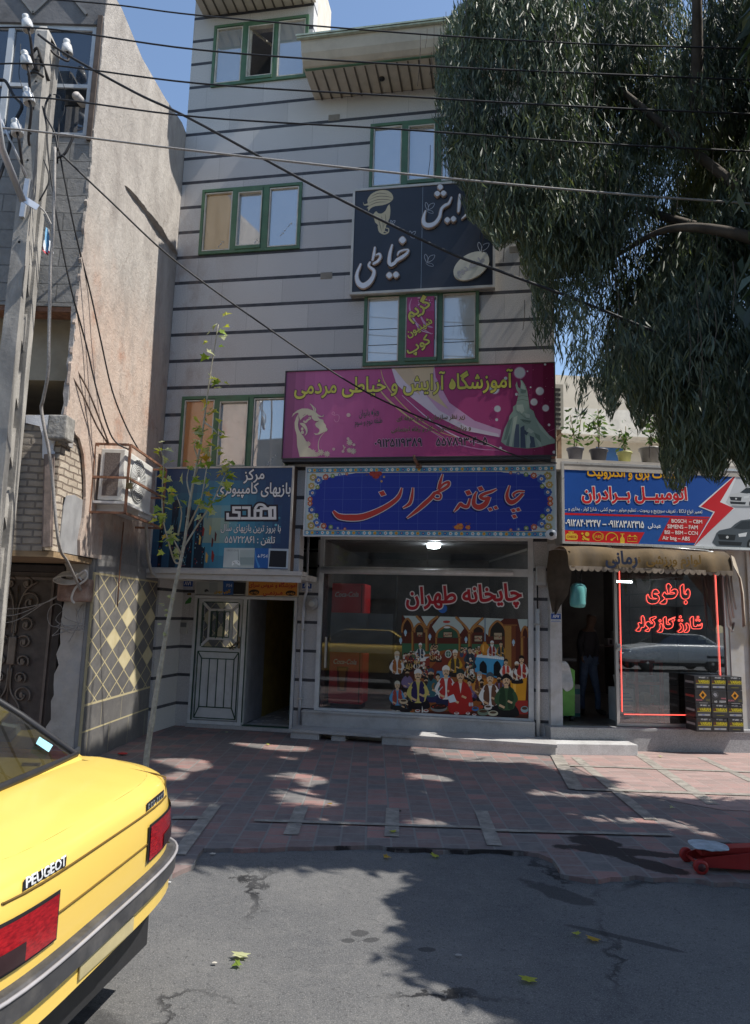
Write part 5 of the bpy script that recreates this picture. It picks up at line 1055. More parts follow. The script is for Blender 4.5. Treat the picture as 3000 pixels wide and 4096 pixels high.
# blue sign
BL = signbox('blue_shop_sign', 'wide blue car electrics sign with a red lightning bolt and two cars', 'sign', -.10, 3.45, 2.835, 4.02, -.30, .018, (M['alu'], mat('sign_aluminium', (.62, .62, .62), .3, .5, var=.05)), .035, SHOP)
k7 = crop(2150, 1800, 1.9435); a = Art(-.292, onto(SHOP, k7, -.292), .0007)
a.poly([(-.07, 2.865), (3.42, 2.865), (3.42, 3.985), (-.07, 3.985)], '#1f4f9e', 0, raw=True)
a.poly([(195, 495), (1330, 525), (1290, 730), (195, 715)], '#24569f', 1)
a.poly([(195, 488), (1340, 520), (1335, 532), (195, 504)], '#c4202a', 3); a.poly([(196, 622), (832, 640), (778, 738), (196, 722)], '#c42026', 3); a.poly([(1030, 528), (1330, 536), (1225, 722), (935, 708)], '#c42026', 3); a.poly([(196, 722), (1225, 738), (1225, 752), (196, 738)], '#15181f', 3)
a.poly([(1560, 170), (2100, 190), (2100, 790), (1205, 765), (1370, 490), (1255, 440)], '#c9cdd2', 2)
a.poly([(1565, 165), (1470, 400), (1535, 455), (1290, 640), (1205, 760), (1365, 485), (1250, 440)], '#dfe2e6', 4); a.poly([(1550, 185), (1418, 405), (1525, 452), (1215, 748), (1378, 480), (1268, 440)], '#c8202a', 5)
ye, rd = '#e0a92c', '#b4302c'
a.text('خدمات برق و الکترونیک', (388, 200), (1112, 222), h=1.25, col=ye, layer=8, bold=.028, outline='#7a2a22', ow=.018, olayer=6)
a.text('اتومبیــل بــرادران', (348, 382), (1160, 385), h=1.1, col='#c8242a', layer=8, bold=.035, outline='#e2e4e8', ow=.04, olayer=6)
a.text('تعمیر انواع ECU ، تعریف سوئیچ و ریموت ، تنظیم موتور ، سیم کشی ، شارژ کولر ، بخاری و ...', (212, 466), (1280, 492), h=1.25, col='#dfe3ea', layer=8, bold=.008, outline='#2b3350', ow=.025, olayer=6)
a.text('۰۹۱۲۸۴۰۳۲۴۷ – ۰۹۱۲۸۳۸۲۳۱۵', (218, 590), (826, 606), h=1.35, col='#f0f1f3', layer=8, bold=.022, outline='#1d2a4a', ow=.02, olayer=6); a.text('عبدلی', (858, 602), (958, 604), h=1.0, col='#f0f1f3', layer=8, bold=.02)
for t_, p0, p1 in [('BOSCH  – CBM', (1042, 564), (1278, 572)), ('SIMENS – FAM', (1010, 608), (1244, 616)), ('BSI – BSM – CCN', (988, 652), (1244, 660)), ('Air bag – ABS', (970, 696), (1182, 704))]: a.text(t_, p0, p1, h=1.05, col='#e9e2de', layer=8, bold=.02)
yl = '#d9b23a'
a.poly([(218, 660), (232, 648), (300, 650), (312, 664), (312, 690), (298, 700), (232, 698), (218, 688)], yl, 5); a.rect(240, 634, 282, 642, yl, 5); a.rect(255, 640, 268, 652, yl, 5); a.text('CHECK', (228, 682), (306, 684), h=1.0, col='#b3402a', layer=6, bold=.02)
a.ell(385, 655, 17, 17, yl, 5); a.ell(348, 650, 9, 9, yl, 5); a.stroke([(352, 668), (372, 690), (402, 698)], 16, yl, 5); a.stroke([(345, 690), (360, 698)], 10, yl, 5, 0)
a.stroke([(470+34*cos(t_*.42), 672+34*sin(t_*.42)) for t_ in range(15)], 4, yl, 5, 2, True); a.text('ABS', (446, 684), (496, 685), h=1.0, col=yl, layer=5, bold=.01)
a.stroke([(435, 650), (428, 672), (436, 696)], 4, yl, 5); a.stroke([(505, 650), (512, 672), (504, 698)], 4, yl, 5)
a.stroke([(532, 702), (535, 668), (560, 646), (590, 646), (616, 668), (622, 702)], 7, yl, 5); a.stroke([(574, 700), (606, 676)], [10, 4], yl, 5, 0); a.ell(576, 698, 10, 8, yl, 5)
a.poly([(642, 690), (650, 676), (666, 676), (676, 690), (676, 725), (668, 735), (648, 735), (642, 725)], yl, 5); a.rect(654, 650, 664, 678, yl, 5); a.rect(642, 650, 674, 656, yl, 5)
a.stroke([(700, 672), (772, 674), (772, 712), (700, 710)], 5, yl, 5, 0, True); a.rect(708, 660, 724, 671, yl, 5); a.rect(748, 662, 764, 673, yl, 5); a.rect(708, 688, 722, 692, yl, 6); a.rect(748, 686, 764, 690, yl, 6); a.rect(754, 680, 758, 697, yl, 6)
def flatcar(x, y, s_, body, dark_):
    a.poly([(x-170*s_, y+120*s_), (x-185*s_, y+40*s_), (x-150*s_, y-10*s_), (x-60*s_, y-30*s_), (x+20*s_, y-90*s_), (x+220*s_, y-98*s_), (x+380*s_, y-30*s_), (x+420*s_, y+20*s_), (x+420*s_, y+110*s_), (x+250*s_, y+125*s_)], body, 5, 2)
    a.poly([(x-40*s_, y-28*s_), (x+28*s_, y-82*s_), (x+180*s_, y-88*s_), (x+190*s_, y-30*s_), (x+40*s_, y-18*s_)], '#2a3138', 6); a.poly([(x+200*s_, y-88*s_), (x+290*s_, y-70*s_), (x+350*s_, y-28*s_), (x+205*s_, y-30*s_)], '#343c44', 6)
    a.poly([(x-165*s_, y+20*s_), (x-20*s_, y+25*s_), (x-30*s_, y+70*s_), (x-150*s_, y+62*s_)], dark_, 6); a.poly([(x+0*s_, y+18*s_), (x+70*s_, y+5*s_), (x+60*s_, y+38*s_), (x+5*s_, y+42*s_)], '#d5dadd', 6); a.poly([(x-160*s_, y+75*s_), (x+30*s_, y+84*s_), (x+20*s_, y+112*s_), (x-150*s_, y+104*s_)], dark_, 6); a.ell(x-88*s_, y+44*s_, 11*s_, 11*s_, '#c4c8ca', 7)
    for xx in (110, 340): a.ell(x+xx*s_, y+100*s_, 42*s_, 46*s_, '#15171a', 7); a.ell(x+xx*s_, y+100*s_, 24*s_, 28*s_, '#8d9296', 8)
    a.ell(x+110*s_, y+138*s_, 300*s_, 12*s_, '#8f9499', 4)
flatcar(1600, 350, .66, '#c3c7ca', '#2a2d31'); flatcar(1560, 635, .98, '#4b535a', '#1b1e22')
obj('print', a, M['print'], BL)
t = thing('spotlight', 'small silver spotlight clipped under the blue sign', 'spotlight', (1.85, -.42, 2.70), SHOP)
q = MB(); q.lathe([(.03, 0), (.045, .05), (.05, .12), (.03, .13)], (2.02, -.40, 2.66), (-.2, .1, 1)); obj('lamp_head', q, M['white'], t); q = MB(); q.tube([(2.0, -.37, 2.80), (1.6, -.34, 2.82), (1.2, -.32, 2.83)], .008, 6); obj('arm', q, M['alu'], t)
# rolled awning
AW = thing('awning', 'dusty ochre folded shop awning with scalloped edge and blue lettering', 'awning', (1.05, -.45, 2.4), SHOP)
aw = mat('dusty_ochre_canvas', (.105, .072, .036), .9, var=.3, scale=2.5, dirt=(.06, .05, .042), dscale=1.8, damt=.8, stretch=(1.6, 1, .6))
prof = [(-.05, 2.79), (-.30, 2.80), (-.46, 2.78), (-.56, 2.73), (-.615, 2.65), (-.63, 2.55), (-.635, 2.485)]
q = MB(); us = [-.14+2.32*i/60 for i in range(61)]; q.smooth = True
vs = []; 
for u in us:
    for v, z in prof: vs.append((u, v+.014*sin(u*9+z*5)+.008*sin(u*23), z+.01*sin(u*6)))
n_ = len(prof); q.add(vs, [(i*n_+k, i*n_+k+1, (i+1)*n_+k+1, (i+1)*n_+k) for i in range(60) for k in range(n_-1)])
obj('canopy', q, aw, AW)
q = MB(); sc = 26
for i in range(sc):
    u0 = -.13+2.30*i/sc; w_ = 2.30/sc; P = [(u0, 2.50)]+[(u0+w_*(.5-.5*cos(pi*k/8)), 2.475-.045*sin(pi*k/8)) for k in range(9)]+[(u0+w_, 2.50)]
    q.plate(P, [], lambda u, z, d: (u, d+.008*sin(u*11), z), -.645, -.638)
obj('valance', q, mat('faded_valance', (.22, .18, .14), .9, var=.3, scale=6, dirt=(.32, .28, .25), dscale=6), AW)
k8 = crop(2150, 2150, 1.9435); a = Art(-.660, onto(SHOP, k8, -.66), .0007)
a.text('لوازم ورزشی', (848, 205), (1270, 206), h=1.0, col='#6e5420', layer=2, bold=.03); a.text('قهـ', (735, 195), (800, 195), h=1.0, col='#6e5420', layer=2, bold=.03); a.text('رمانی', (532, 205), (775, 205), h=1.15, col='#1f2a44', layer=4, bold=.035)
obj('lettering', a, M['paint'], AW)
def flap(us_, name, m):
    q = MB(); q.smooth = True; vs = []; rows = len(us_)
    for (u0, u1, v0, v1, z) in us_:
        for k in range(7): s_ = k/6; vs.append((u0+(u1-u0)*s_, v0+(v1-v0)*s_+.025*sin(s_*9+z*4), z+.02*sin(s_*5)))
    q.add(vs, [(i*7+k, i*7+k+1, (i+1)*7+k+1, (i+1)*7+k) for i in range(rows-1) for k in range(6)]); obj(name, q, m, AW)
brn = mat('brown_canvas', (.085, .06, .04), .9, var=.4, scale=4, dirt=(.16, .12, .085), dscale=3)
flap([(-.30, -.10, -.28, -.62, 2.72), (-.33, -.09, -.30, -.63, 2.50), (-.33, -.10, -.32, -.60, 2.30), (-.31, -.13, -.34, -.55, 2.12), (-.29, -.20, -.36, -.46, 1.98), (-.27, -.25, -.38, -.42, 1.86)], 'side_flap', brn)
flap([(2.17, 2.45, -.60, -.25, 2.72), (2.18, 2.52, -.63, -.2, 2.58), (2.30, 2.53, -.60, -.2, 2.40), (2.40, 2.54, -.5, -.2, 2.2), (2.46, 2.54, -.42, -.2, 1.95), (2.50, 2.54, -.36, -.22, 1.75)], 'side_flap', mat('pale_canvas', (.36, .31, .24), .9, var=.35, scale=4))
q = MB()
for i, u in enumerate((2.28, 2.32, 2.36)): q.tube([(u, -.25, 2.65), (u+.05, -.22, 2.2), (u+.10, -.2, 1.75+.12*i)], .014, 8)
q.tube([(2.26, -.27, 2.6), (2.30, -.25, 1.75), (2.38, -.22, 1.68), (2.42, -.2, 1.8)], .018, 8); obj('folding_arm', q, M['alu'], AW)
# turquoise jug hanging from the awning
t = thing('water_jug', 'turquoise plastic jug hanging from the left end of the awning', 'jug', (.02, -.5, 1.92), SHOP)
q = MB(); q.lathe([(.04, 0), (.095, .015), (.108, .06), (.105, .20), (.108, .27), (.085, .315), (.045, .335)], (.03, -.5, 1.94), (.06, 0, 1), 22); obj('body', q, mat('turquoise_plastic', (.12, .38, .37), .35, var=.12), t)
q = MB(); q.tube([(.0, -.5, 2.26), (.02, -.52, 2.34), (-.02, -.55, 2.45)], .006, 6); q.tube([(.07, -.5, 2.26), (.09, -.5, 2.33), (.05, -.53, 2.36)], .006, 6); obj('cord', q, M['wire'], t)
# neon
ne = emis('neon_red', (1, .10, .075), 1.35)
k9 = crop(2520, 2300, 4.589)
def neon(name, label, loops, group=None):
    P = [[onto(SHOP, k9, .006)(*p) for p in l] for l in loops]
    us_ = [p[0] for l in P for p in l]; zs = [p[1] for l in P for p in l]
    t = thing(name, label, 'neon sign', ((min(us_)+max(us_))/2, -.03, min(zs)), SHOP)
    for i, l in enumerate(P):
        s_ = cr(l, 3, True); q = MB(); q.tube([(p[0], .008-.0015*(i % 3), p[1]) for p in s_], .0030, 6, closed=True); obj('tube', q, ne, t)
dm = lambda x, y, r: [(x, y-r), (x+r*.8, y), (x, y+r), (x-r*.8, y)]
neon('neon_word', 'red neon outline word at the top of the right shop window', [
    [(985, 165), (925, 215), (930, 300), (937, 390), (985, 440), (1060, 435), (1098, 390), (1106, 310), (1085, 265), (1060, 255), (1030, 290), (1015, 330), (1048, 352), (1020, 358), (996, 330), (992, 230)], dm(1025, 502, 38),
    [(715, 155), (765, 225), (742, 240), (738, 305), (800, 260), (855, 265), (880, 320), (840, 400), (780, 435), (662, 440), (680, 460), (655, 530), (545, 522), (600, 470), (640, 430), (605, 390), (596, 370), (635, 310), (660, 345), (695, 340), (668, 200)],
    [(740, 325), (790, 318), (822, 335), (790, 348), (705, 346)],
    [(330, 350), (305, 400), (315, 480), (370, 525), (430, 530), (500, 510), (540, 450), (532, 400), (500, 362), (452, 350), (462, 335), (534, 335), (520, 290), (480, 262), (430, 280), (405, 330), (410, 400), (442, 425), (500, 432), (440, 441), (380, 430), (352, 400)]])
neon('neon_word', 'smaller red neon outline phrase of three words low in the right shop window', [
    [(1165, 760), (1105, 800), (1112, 880), (1118, 935), (1150, 985), (1220, 988), (1300, 985), (1325, 950), (1330, 890), (1310, 895), (1300, 935), (1285, 905), (1265, 940), (1245, 910), (1225, 945), (1185, 945), (1167, 900)], dm(1250, 775, 22), dm(1222, 828, 20), dm(1276, 832, 20),
    [(1045, 880), (1025, 910), (1045, 960), (1030, 1000), (990, 1045), (1060, 1050), (1095, 990), (1085, 920)], [(935, 880), (915, 910), (940, 960), (920, 1000), (876, 1045), (950, 1050), (985, 990), (970, 920)], dm(930, 768, 24), dm(903, 832, 20), dm(955, 834, 20),
    [(665, 765), (612, 800), (618, 870), (622, 930), (660, 985), (730, 985), (785, 950), (795, 880), (768, 842), (815, 845), (815, 800), (715, 830), (705, 870), (745, 905), (690, 910), (672, 880)], [(720, 815), (822, 772), (824, 780), (722, 824)],
    [(575, 885), (545, 910), (555, 945), (540, 1000), (500, 1042), (580, 1050), (605, 1000), (602, 930)], dm(553, 840, 26),
    [(475, 760), (372, 790), (370, 830), (412, 878), (400, 895), (340, 850), (296, 880), (290, 920), (330, 960), (340, 985), (275, 1025), (350, 1035), (375, 975), (430, 955), (460, 900), (440, 850), (415, 820), (470, 795)],
    [(240, 745), (205, 780), (215, 888), (180, 870), (150, 890), (165, 950), (105, 1020), (185, 1030), (210, 965), (255, 960), (275, 900), (268, 810)]])
t = thing('neon_border', 'straight red neon tubes framing the right shop window', 'neon sign', (1.55, -.03, .48), SHOP)
for a_, b_ in (((.85, 2.62), (.842, .51)), ((.87, .478), (2.31, .487)), ((2.30, 2.62), (2.312, .50))):
    q = MB(); q.tube([(a_[0], .008, a_[1]), (b_[0], .008, b_[1])], .0052, 8); obj('tube', q, ne, t)
# ---- things in the doorway and behind the window
t = thing('wheelie_bin', 'green bin with a torn white bag standing in the dark doorway', 'bin', (.14, .55, .318), SHOP)
q = MB(); q.add([(-.02, .35, .40), (.28, .35, .40), (.28, .8, .40), (-.02, .8, .40), (-.10, .3, 1.25), (.27, .3, 1.05), (.27, .85, 1.05), (-.10, .85, 1.25)], [(0, 3, 2, 1), (4, 5, 6, 7), (0, 1, 5, 4), (1, 2, 6, 5), (2, 3, 7, 6), (3, 0, 4, 7)]); obj('body', q, mat('bin_green', (.12, .34, .07), .5, var=.2), t)
q = MB(); q.box(-.12, .29, .28, .87, 1.18, 1.22); obj('lid', q, M['black'], t)
q = MB(); q.plate(cr([(.02, 1.12), (.12, 1.18), (.20, 1.05), (.22, .82), (.14, .75), (.06, .82), (.0, .95)], 4), [], lambda u, z, d: (u, d+.02*sin(u*30+z*20), z), .26, .30); obj('bag', q, mat('white_bag', (.5, .52, .53), .4, var=.2, scale=10), t)
q = MB()
for x in (.06, .24): q.lathe([(.04, -.02), (.04, .02)], (x, .4, .358), (1, 0, 0), 12)
obj('wheel', q, M['black'], t)
t = thing('carton', 'white and teal carton with handwriting on the shop floor', 'box', (.38, .9, .318), SHOP)
q = MB(); q.bbox(.27, .53, .8, 1.15, .32, .80, .006); obj('body', q, mat('carton_pale', (.36, .40, .42), .6), t); a = Art(.798, None, .001); a.poly([(.275, .66), (.525, .66), (.525, .74), (.275, .74)], '#3f8791', 1, raw=True); a.poly([(.275, .33), (.525, .33), (.525, .38), (.275, .38)], '#3f8791', 1, raw=True); a.stroke([(.33, .50), (.36, .47), (.38, .52), (.41, .5), (.43, .56), (.45, .52)], .008, '#2a3440', 2); obj('print', a, M['print'], t)
t = thing('tube_lamp', 'short white tube lamp lit under the ceiling inside the neon window', 'lamp', (2.08, 2.6, 2.5), SHOP)
q = MB(); q.tube([(1.88, 2.6, 2.5), (2.2, 2.6, 2.5)], .016, 8); obj('tube', q, emis('tube_white', (.95, .97, 1), 16), t); q = MB(); q.box(1.86, 2.22, 2.57, 2.63, 2.52, 2.55); q.tube([(2.0, 2.6, 2.55), (2.0, 2.6, 2.855)], .006, 5); obj('holder', q, M['white'], t)
# red display cabinet with goods
t = thing('display_cabinet', 'red framed glass display cabinet just behind the neon window', 'cabinet', (1.38, .45, .318), SHOP)
q = MB(); c0, c1, d0, d1, h0, h1 = 1.20, 1.62, .34, .70, .318, 1.22
for x in (c0, c1-.04):
    for y in (d0, d1-.04): q.box(x, x+.04, y, y+.04, h0, h1)
for z in (h0+.04, .86, h1-.045):
    q.box(c0+.041, c1-.041, d0+.002, d0+.038, z, z+.042); q.box(c0+.041, c1-.041, d1-.038, d1-.002, z, z+.042)
    for x in (c0+.002, c1-.038): q.box(x, x+.036, d0+.041, d1-.041, z, z+.042)
obj('frame', q, mat('cabinet_red', (.45, .05, .035), .45, var=.15), t)
q = MB()
for z in (h0+.03, .60, .85): q.box(c0+.045, c1-.045, d0+.045, d1-.045, z, z+.012)
obj('shelf', q, mat('shelf_grey', (.2, .21, .21), .5), t)
rs = random.Random(9); gcol = [mat('goods_%s' % n_, c_, .5) for n_, c_ in (('grey', (.32, .34, .35)), ('cream', (.42, .40, .30)), ('blue', (.12, .2, .4)), ('dark', (.07, .08, .08)))]
q = MB()
for z in (.362, .613, .863):
    x = c0+.06
    while x < c1-.12: w_ = rs.uniform(.05, .1); h_ = rs.uniform(.08, .19); q.cm = rs.randrange(4); q.box(x, x+w_, d0+.06, d0+.2, z, z+h_); x += w_+.008
obj('goods', q, gcol, t)
t = thing('plastic_bag', 'crumpled clear plastic bag lying on top of the red cabinet', 'bag', (1.4, .5, 1.22), SHOP)
bm = bmesh.new(); bmesh.ops.create_icosphere(bm, subdivisions=3, radius=1)
q = MB(); q.add([(1.38+v.co.x*.30*(1+.25*noise.noise(v.co*3)), .52+v.co.y*.14, 1.285+max(-.065, v.co.z*.075*(1+.9*noise.noise(v.co*4)))) for v in bm.verts], [[v.index for v in f.verts] for f in bm.faces]); bm.free(); obj('film', q, mat('bag_silver', (.45, .42, .40), .2, var=.4, scale=20, spec=.8), t)
t = thing('carton', 'white carton with small blue print beside the red cabinet', 'box', (.98, .5, .318), SHOP)
q = MB(); q.bbox(.93, 1.17, .35, .7, .32, .80, .006); obj('body', q, mat('carton_white', (.5, .52, .53), .6), t)
a = Art(.348, None, .001)
for i in range(7): a.poly([(.97, .72-i*.05), (1.10+.03*(i % 3), .72-i*.05), (1.10+.03*(i % 3), .735-i*.05), (.97, .735-i*.05)], '#5b83a8', 1, raw=True)
obj('print', a, M['print'], t)
t = thing('white_tub', 'white plastic tub standing on the white carton', 'tub', (1.02, .5, .80), SHOP); q = MB(); q.lathe([(.075, 0), (.095, .16), (.10, .165), (.10, .18)], (1.03, .5, .802)); obj('body', q, mat('tub_white', (.5, .51, .52), .4), t)
for i, (x, z, lb) in enumerate([(1.46, 1.50, 'white parts box, right one of the stack on a shelf inside'), (1.36, 1.38, 'white parts box, lower left one of the stack on a shelf inside'), (1.50, 1.38, 'white parts box, lower right one of the stack on a shelf inside')]):
    t = thing('parts_box', lb, 'box', (x, 1.6, z), SHOP, 'white parts boxes on the inner shelf'); q = MB(); q.bbox(x-.065, x+.065, 1.55, 1.7, z, z+.115, .004); obj('body', q, gcol[0], t); q = MB(); q.box(x-.04, x-.0, 1.546, 1.5495, z+.02, z+.09); obj('label', q, M['black'], t)
t = thing('wall_shelf', 'dark shelf inside the right shop carrying small parts', 'shelf', (1.4, 1.7, 1.35), SHOP); q = MB(); q.box(.9, 2.4, 1.5, 1.9, 1.355, 1.378); q.box(.9, .94, 1.86, 1.9, .32, 1.354); q.box(2.3, 2.34, 1.86, 1.9, .32, 1.354); obj('board', q, it, t)
t = thing('fan_belt', 'black rubber belt hanging inside the top of the doorway', 'belt', (.4, .3, 2.2), SHOP); q = MB(); q.tube([(.40+.05*cos(k*.5), .3, 2.27+.055*sin(k*.5)) for k in range(13)], .012, 6, closed=True); q.tube([(.40, .3, 2.33), (.38, .3, 2.45), (.40, .3, 2.5)], .008, 6); obj('loop', q, M['black'], t)
# battery cartons
labs = ['VARIAN']; 
def battery(col, row):
    u0 = 1.725+col*.228; z0 = .312+row*.187; side = ['left', 'middle', 'right'][col]; lvl = ['bottom', 'second lowest', 'third lowest', 'top'][row]
    art = 'an orange diamond' if row == 2 and col != 1 else ('a round animal badge' if row == 2 else 'yellow block lettering')
    t = thing('battery_carton', f'black battery carton with {art}, {side} stack, {lvl}', 'box', (u0+.11, -.2, z0), SHOP, 'black battery cartons stacked on the shop plinth')
    q = MB(); q.bbox(u0, u0+.224, -.35+.004*((col*3+row) % 4), .02-.16+.08, z0, z0+.184, .006); obj('body', q, bcm, t)
    v = -.3515+.004*((col*3+row) % 4); a = Art(v, None, .0008); X = lambda x: u0+.224*x; Z = lambda y: z0+.184*y
    rect = lambda x0, y0, x1, y1, c_, l_=1: a.poly([(X(x0), Z(y0)), (X(x1), Z(y0)), (X(x1), Z(y1)), (X(x0), Z(y1))], c_, l_, raw=True)
    if row == 2 and col != 1:
        a.poly([(X(.5), Z(.95)), (X(.74), Z(.62)), (X(.5), Z(.3)), (X(.26), Z(.62))], '#c98a2c', 1, raw=True); a.poly([(X(.5), Z(.80)), (X(.62), Z(.62)), (X(.5), Z(.45)), (X(.38), Z(.62))], '#2a2418', 2, raw=True)
        a.text('PUMA', (X(.06), Z(.2)), (X(.45), Z(.2)), h=1.0, col='#a0606a', layer=2, bold=.03); rect(.7, .3, .94, .34, '#6b6a3c'); rect(.7, .2, .94, .24, '#6b6a3c'); rect(.25, .03, .8, .07, '#8d8f90')
    elif row == 2:
        a.poly([(X(.26)+.045*cos(k*.35), Z(.66)+.045*sin(k*.35)) for k in range(18)], '#6d6f72', 1, raw=True); a.poly([(X(.26)+.039*cos(k*.35), Z(.66)+.039*sin(k*.35)) for k in range(18)], '#1d1e20', 2, raw=True)
        a.poly([(X(.12), Z(.7)), (X(.22), Z(.82)), (X(.34), Z(.78)), (X(.40), Z(.6)), (X(.30), Z(.5)), (X(.2), Z(.55))], '#85868c', 3, raw=True); a.text('55559', (X(.52), Z(.1)), (X(.92), Z(.1)), h=1.0, col='#b9bcbf', layer=2, bold=.03); a.text('60', (X(.2), Z(.1)), (X(.36), Z(.1)), h=1.0, col='#b9bcbf', layer=2, bold=.03); rect(.62, .35, .95, .45, '#8d5a60')
    else:
        a.text('VARIAN', (X(.26), Z(.5)), (X(.95), Z(.5)), h=1.25, col='#c3b52e', layer=3, bold=.04); rect(.1, .5, .26, .7, '#5c3a24'); rect(.1, .44, .96, .475, '#b8aa2c'); rect(.1, .395, .96, .41, '#8d8f90')
        a.text('MF 60001', (X(.3), Z(.84)), (X(.7), Z(.84)), h=1.2, col='#b5b7b8', layer=2, bold=.03); rect(.8, .84, .9, .9, '#8d8f90')
        if (col+row) % 3 != 2: rect(.14, .14, .9, .28, '#8f9294'); rect(.4, .18, .55, .24, '#56619a', 2)
        else: rect(.28, .17, .78, .21, '#77752e')
    obj('print', a, M['print'], t)
    if col == 0:
        s_ = MB(); s_.box(u0-.0025, u0-.0005, -.32, -.10, z0+.08, z0+.11); obj('side_label', s_, mat('side_label', (.35, .06, .05) if row == 2 else (.3, .3, .3), .5), t)
bcm = mat('carton_black', (.022, .022, .024), .35, var=.3, spec=.5)
for c_ in range(3):
    for r_ in range(4): battery(c_, r_)
# ---- roof terrace: pots, plants, house behind
def leafy(name, parent, pts, n, size, mats, spread, seed, droop=.3, frame_pts=True):
    rr = random.Random(seed); q = MB()
    for i in range(n):
        p = rr.choice(pts); x, y, z = (p[k]+rr.gauss(0, spread) for k in range(3)); L_ = size*rr.uniform(.6, 1.3); az = rr.uniform(0, 2*pi); el = rr.uniform(-.7, .9)
        d = Vector((cos(az)*cos(el), sin(az)*cos(el), sin(el)-droop)).normalized(); s_ = d.orthogonal().normalized(); s_.rotate(Matrix.Rotation(rr.uniform(0, 6.3), 3, d)); w_ = L_*.2; P = Vector((x, y, z))
        q.cm = rr.randrange(len(mats)); q.add([P, P+d*L_*.5+s_*w_, P+d*L_, P+d*L_*.5-s_*w_], [(0, 1, 2, 3)])
    return obj(name, q, mats, parent)
def leafmat(name, c, tr=.25):
    k = N(name); c = srgb(c) if isinstance(c, str) else c
    k.fin(k.mix(k.ramp(k.noise(3, 3), .3, .7), tuple(x*.75 for x in c), tuple(x*1.25 for x in c)), .5, 0, .35)
    tl = k.n('ShaderNodeBsdfTranslucent'); tl.inputs[0].default_value = (c[0]*1.5, c[1]*1.7, c[2]*.8, 1); mx = k.n('ShaderNodeMixShader'); mx.inputs[0].default_value = tr
    k.L(k.p.outputs[0], mx.inputs[1]); k.L(tl.outputs[0], mx.inputs[2]); k.L(mx.outputs[0], k.out.inputs[0]); return k.m
LG = [leafmat('leaf_mid', (.075, .13, .035)), leafmat('leaf_light', (.13, .19, .05)), leafmat('leaf_deep', (.04, .075, .025))]
for i, (u, v, r, h, c_, lb, pl_) in enumerate([(.17, -.12, .12, .2, (.10, .10, .12), 'dark grey plastic flowerpot nearest the pink sign with a thin sapling', 1), (.53, -.10, .13, .2, (.06, .06, .075), 'black plastic flowerpot with a bushy lemon seedling', 1.2), (.92, -.10, .105, .18, (.42, .42, .16), 'pale yellow green flowerpot with small leaves', .8), (1.33, -.08, .16, .26, (.20, .19, .18), 'large grey bucket flowerpot with a broad plant', 1.1)]):
    z0 = 4.062; t = thing('flowerpot', lb, 'plant pot', (u, v, z0), SHOP, 'flowerpots on the terrace edge')
    q = MB(); q.lathe([(r*.72, 0), (r*.95, h*.86), (r*1.06, h*.87), (r*1.06, h), (r*.92, h), (r*.9, h*.85)], (u, v, z0)); obj('pot', q, mat('pot_%d' % i, c_, .5), t)
    q = MB(); q.lathe([(r*.9, h*.8), (.01, h*.84)], (u, v, z0)); obj('soil', q, mat('soil_%d' % i, (.08, .06, .045), .95), t)
    pts = []; q = MB()
    for s_ in range(3):
        tip = (u+random.uniform(-.08, .08)*pl_, v+random.uniform(-.05, .05), z0+h+.55*pl_*random.uniform(.6, 1)); q.tube([(u, v, z0+h*.8), ((u+tip[0])/2+.02, v, (z0+h+tip[2])/2), tip], .006, 5)
        pts += [tuple(Vector((u, v, z0+h)).lerp(Vector(tip), f_)) for f_ in (.4, .6, .8, 1)]
    obj('stem', q, mat('stem_%d' % i, (.16, .13, .07), .8), t); leafy('leaves', t, pts, int(70*pl_), .11, LG, .05, 20+i)
t = thing('terrace_bush', 'dense rounded green bush on the terrace behind the hanging branches', 'bush', (1.95, .0, 4.07), SHOP)
pts = [(1.62+random.random()*.75, random.uniform(-.2, .35), 4.1+random.random()*.36*(1-abs(random.random()-.5))) for _ in range(70)]; leafy('leaves', t, pts, 1500, .085, LG, .05, 77); q = MB(); q.tube([(1.95, 0, 4.06), (1.97, .05, 4.3)], .02, 6); obj('stem', q, mat('bush_stem', (.15, .12, .08), .8), t)
hb = thing('background_house', 'cream house with a balcony and blue shutter far behind the terrace', 'house', (2.2, 5.5, 3.9), SHOP)
cw = mat('cream_render', (.56, .51, .42), .85, var=.1, scale=1.5)
q = MB(); q.plate([(-.2, 0), (9, 0), (9, 7.2), (1.3, 7.2), (1.3, 6.4), (-.2, 6.4)], [[(2.45, 4.5), (2.45, 5.6), (3.1, 5.6), (3.1, 4.5)], [(.4, 5.9), (.4, 6.3), (1.0, 6.3), (1.0, 5.9)]], lambda u, z, d: (u, d, z), 4.8, 5.1); q.box(-.2, 9, 5.1, 9, 7.0, 7.2); obj('wall', q, cw, hb)
bsh = mat('blue_shutter', (.04, .12, .30), .5); q = MB(); q.box(2.45, 3.1, 4.86, 4.9, 4.5, 5.6); obj('window', q, bsh, hb); q = MB(); q.box(.4, 1.0, 4.9, 4.93, 5.9, 6.3); obj('window', q, bsh, hb)
q = MB(); q.box(-.2, 5, 4.3, 4.8, 5.72, 5.80); q.box(-.2, 5, 4.3, 4.34, 5.80, 6.3); obj('balcony', q, mat('pale_balcony', (.6, .57, .5), .8), hb)
t = thing('air_cooler', 'louvred grey evaporative cooler on a wooden stand beside the pink sign', 'cooler', (.05, .6, 4.4), SHOP)
q = MB(); q.box(-.35, .22, .5, 1.0, 4.72, 5.45); obj('body', q, mat('cooler_grey', (.30, .29, .25), .6, dirt=(.18, .12, .08), dscale=5), t)
q = MB()
for k_ in range(8): q.box(-.30, .17, .485, .4995, 4.78+k_*.08, 4.82+k_*.08)
obj('louvre', q, M['dark'], t)
q = MB()
for u in (-.3, .14):
    for v in (.55, .9): q.box(u, u+.06, v, v+.06, 4.062, 4.72)
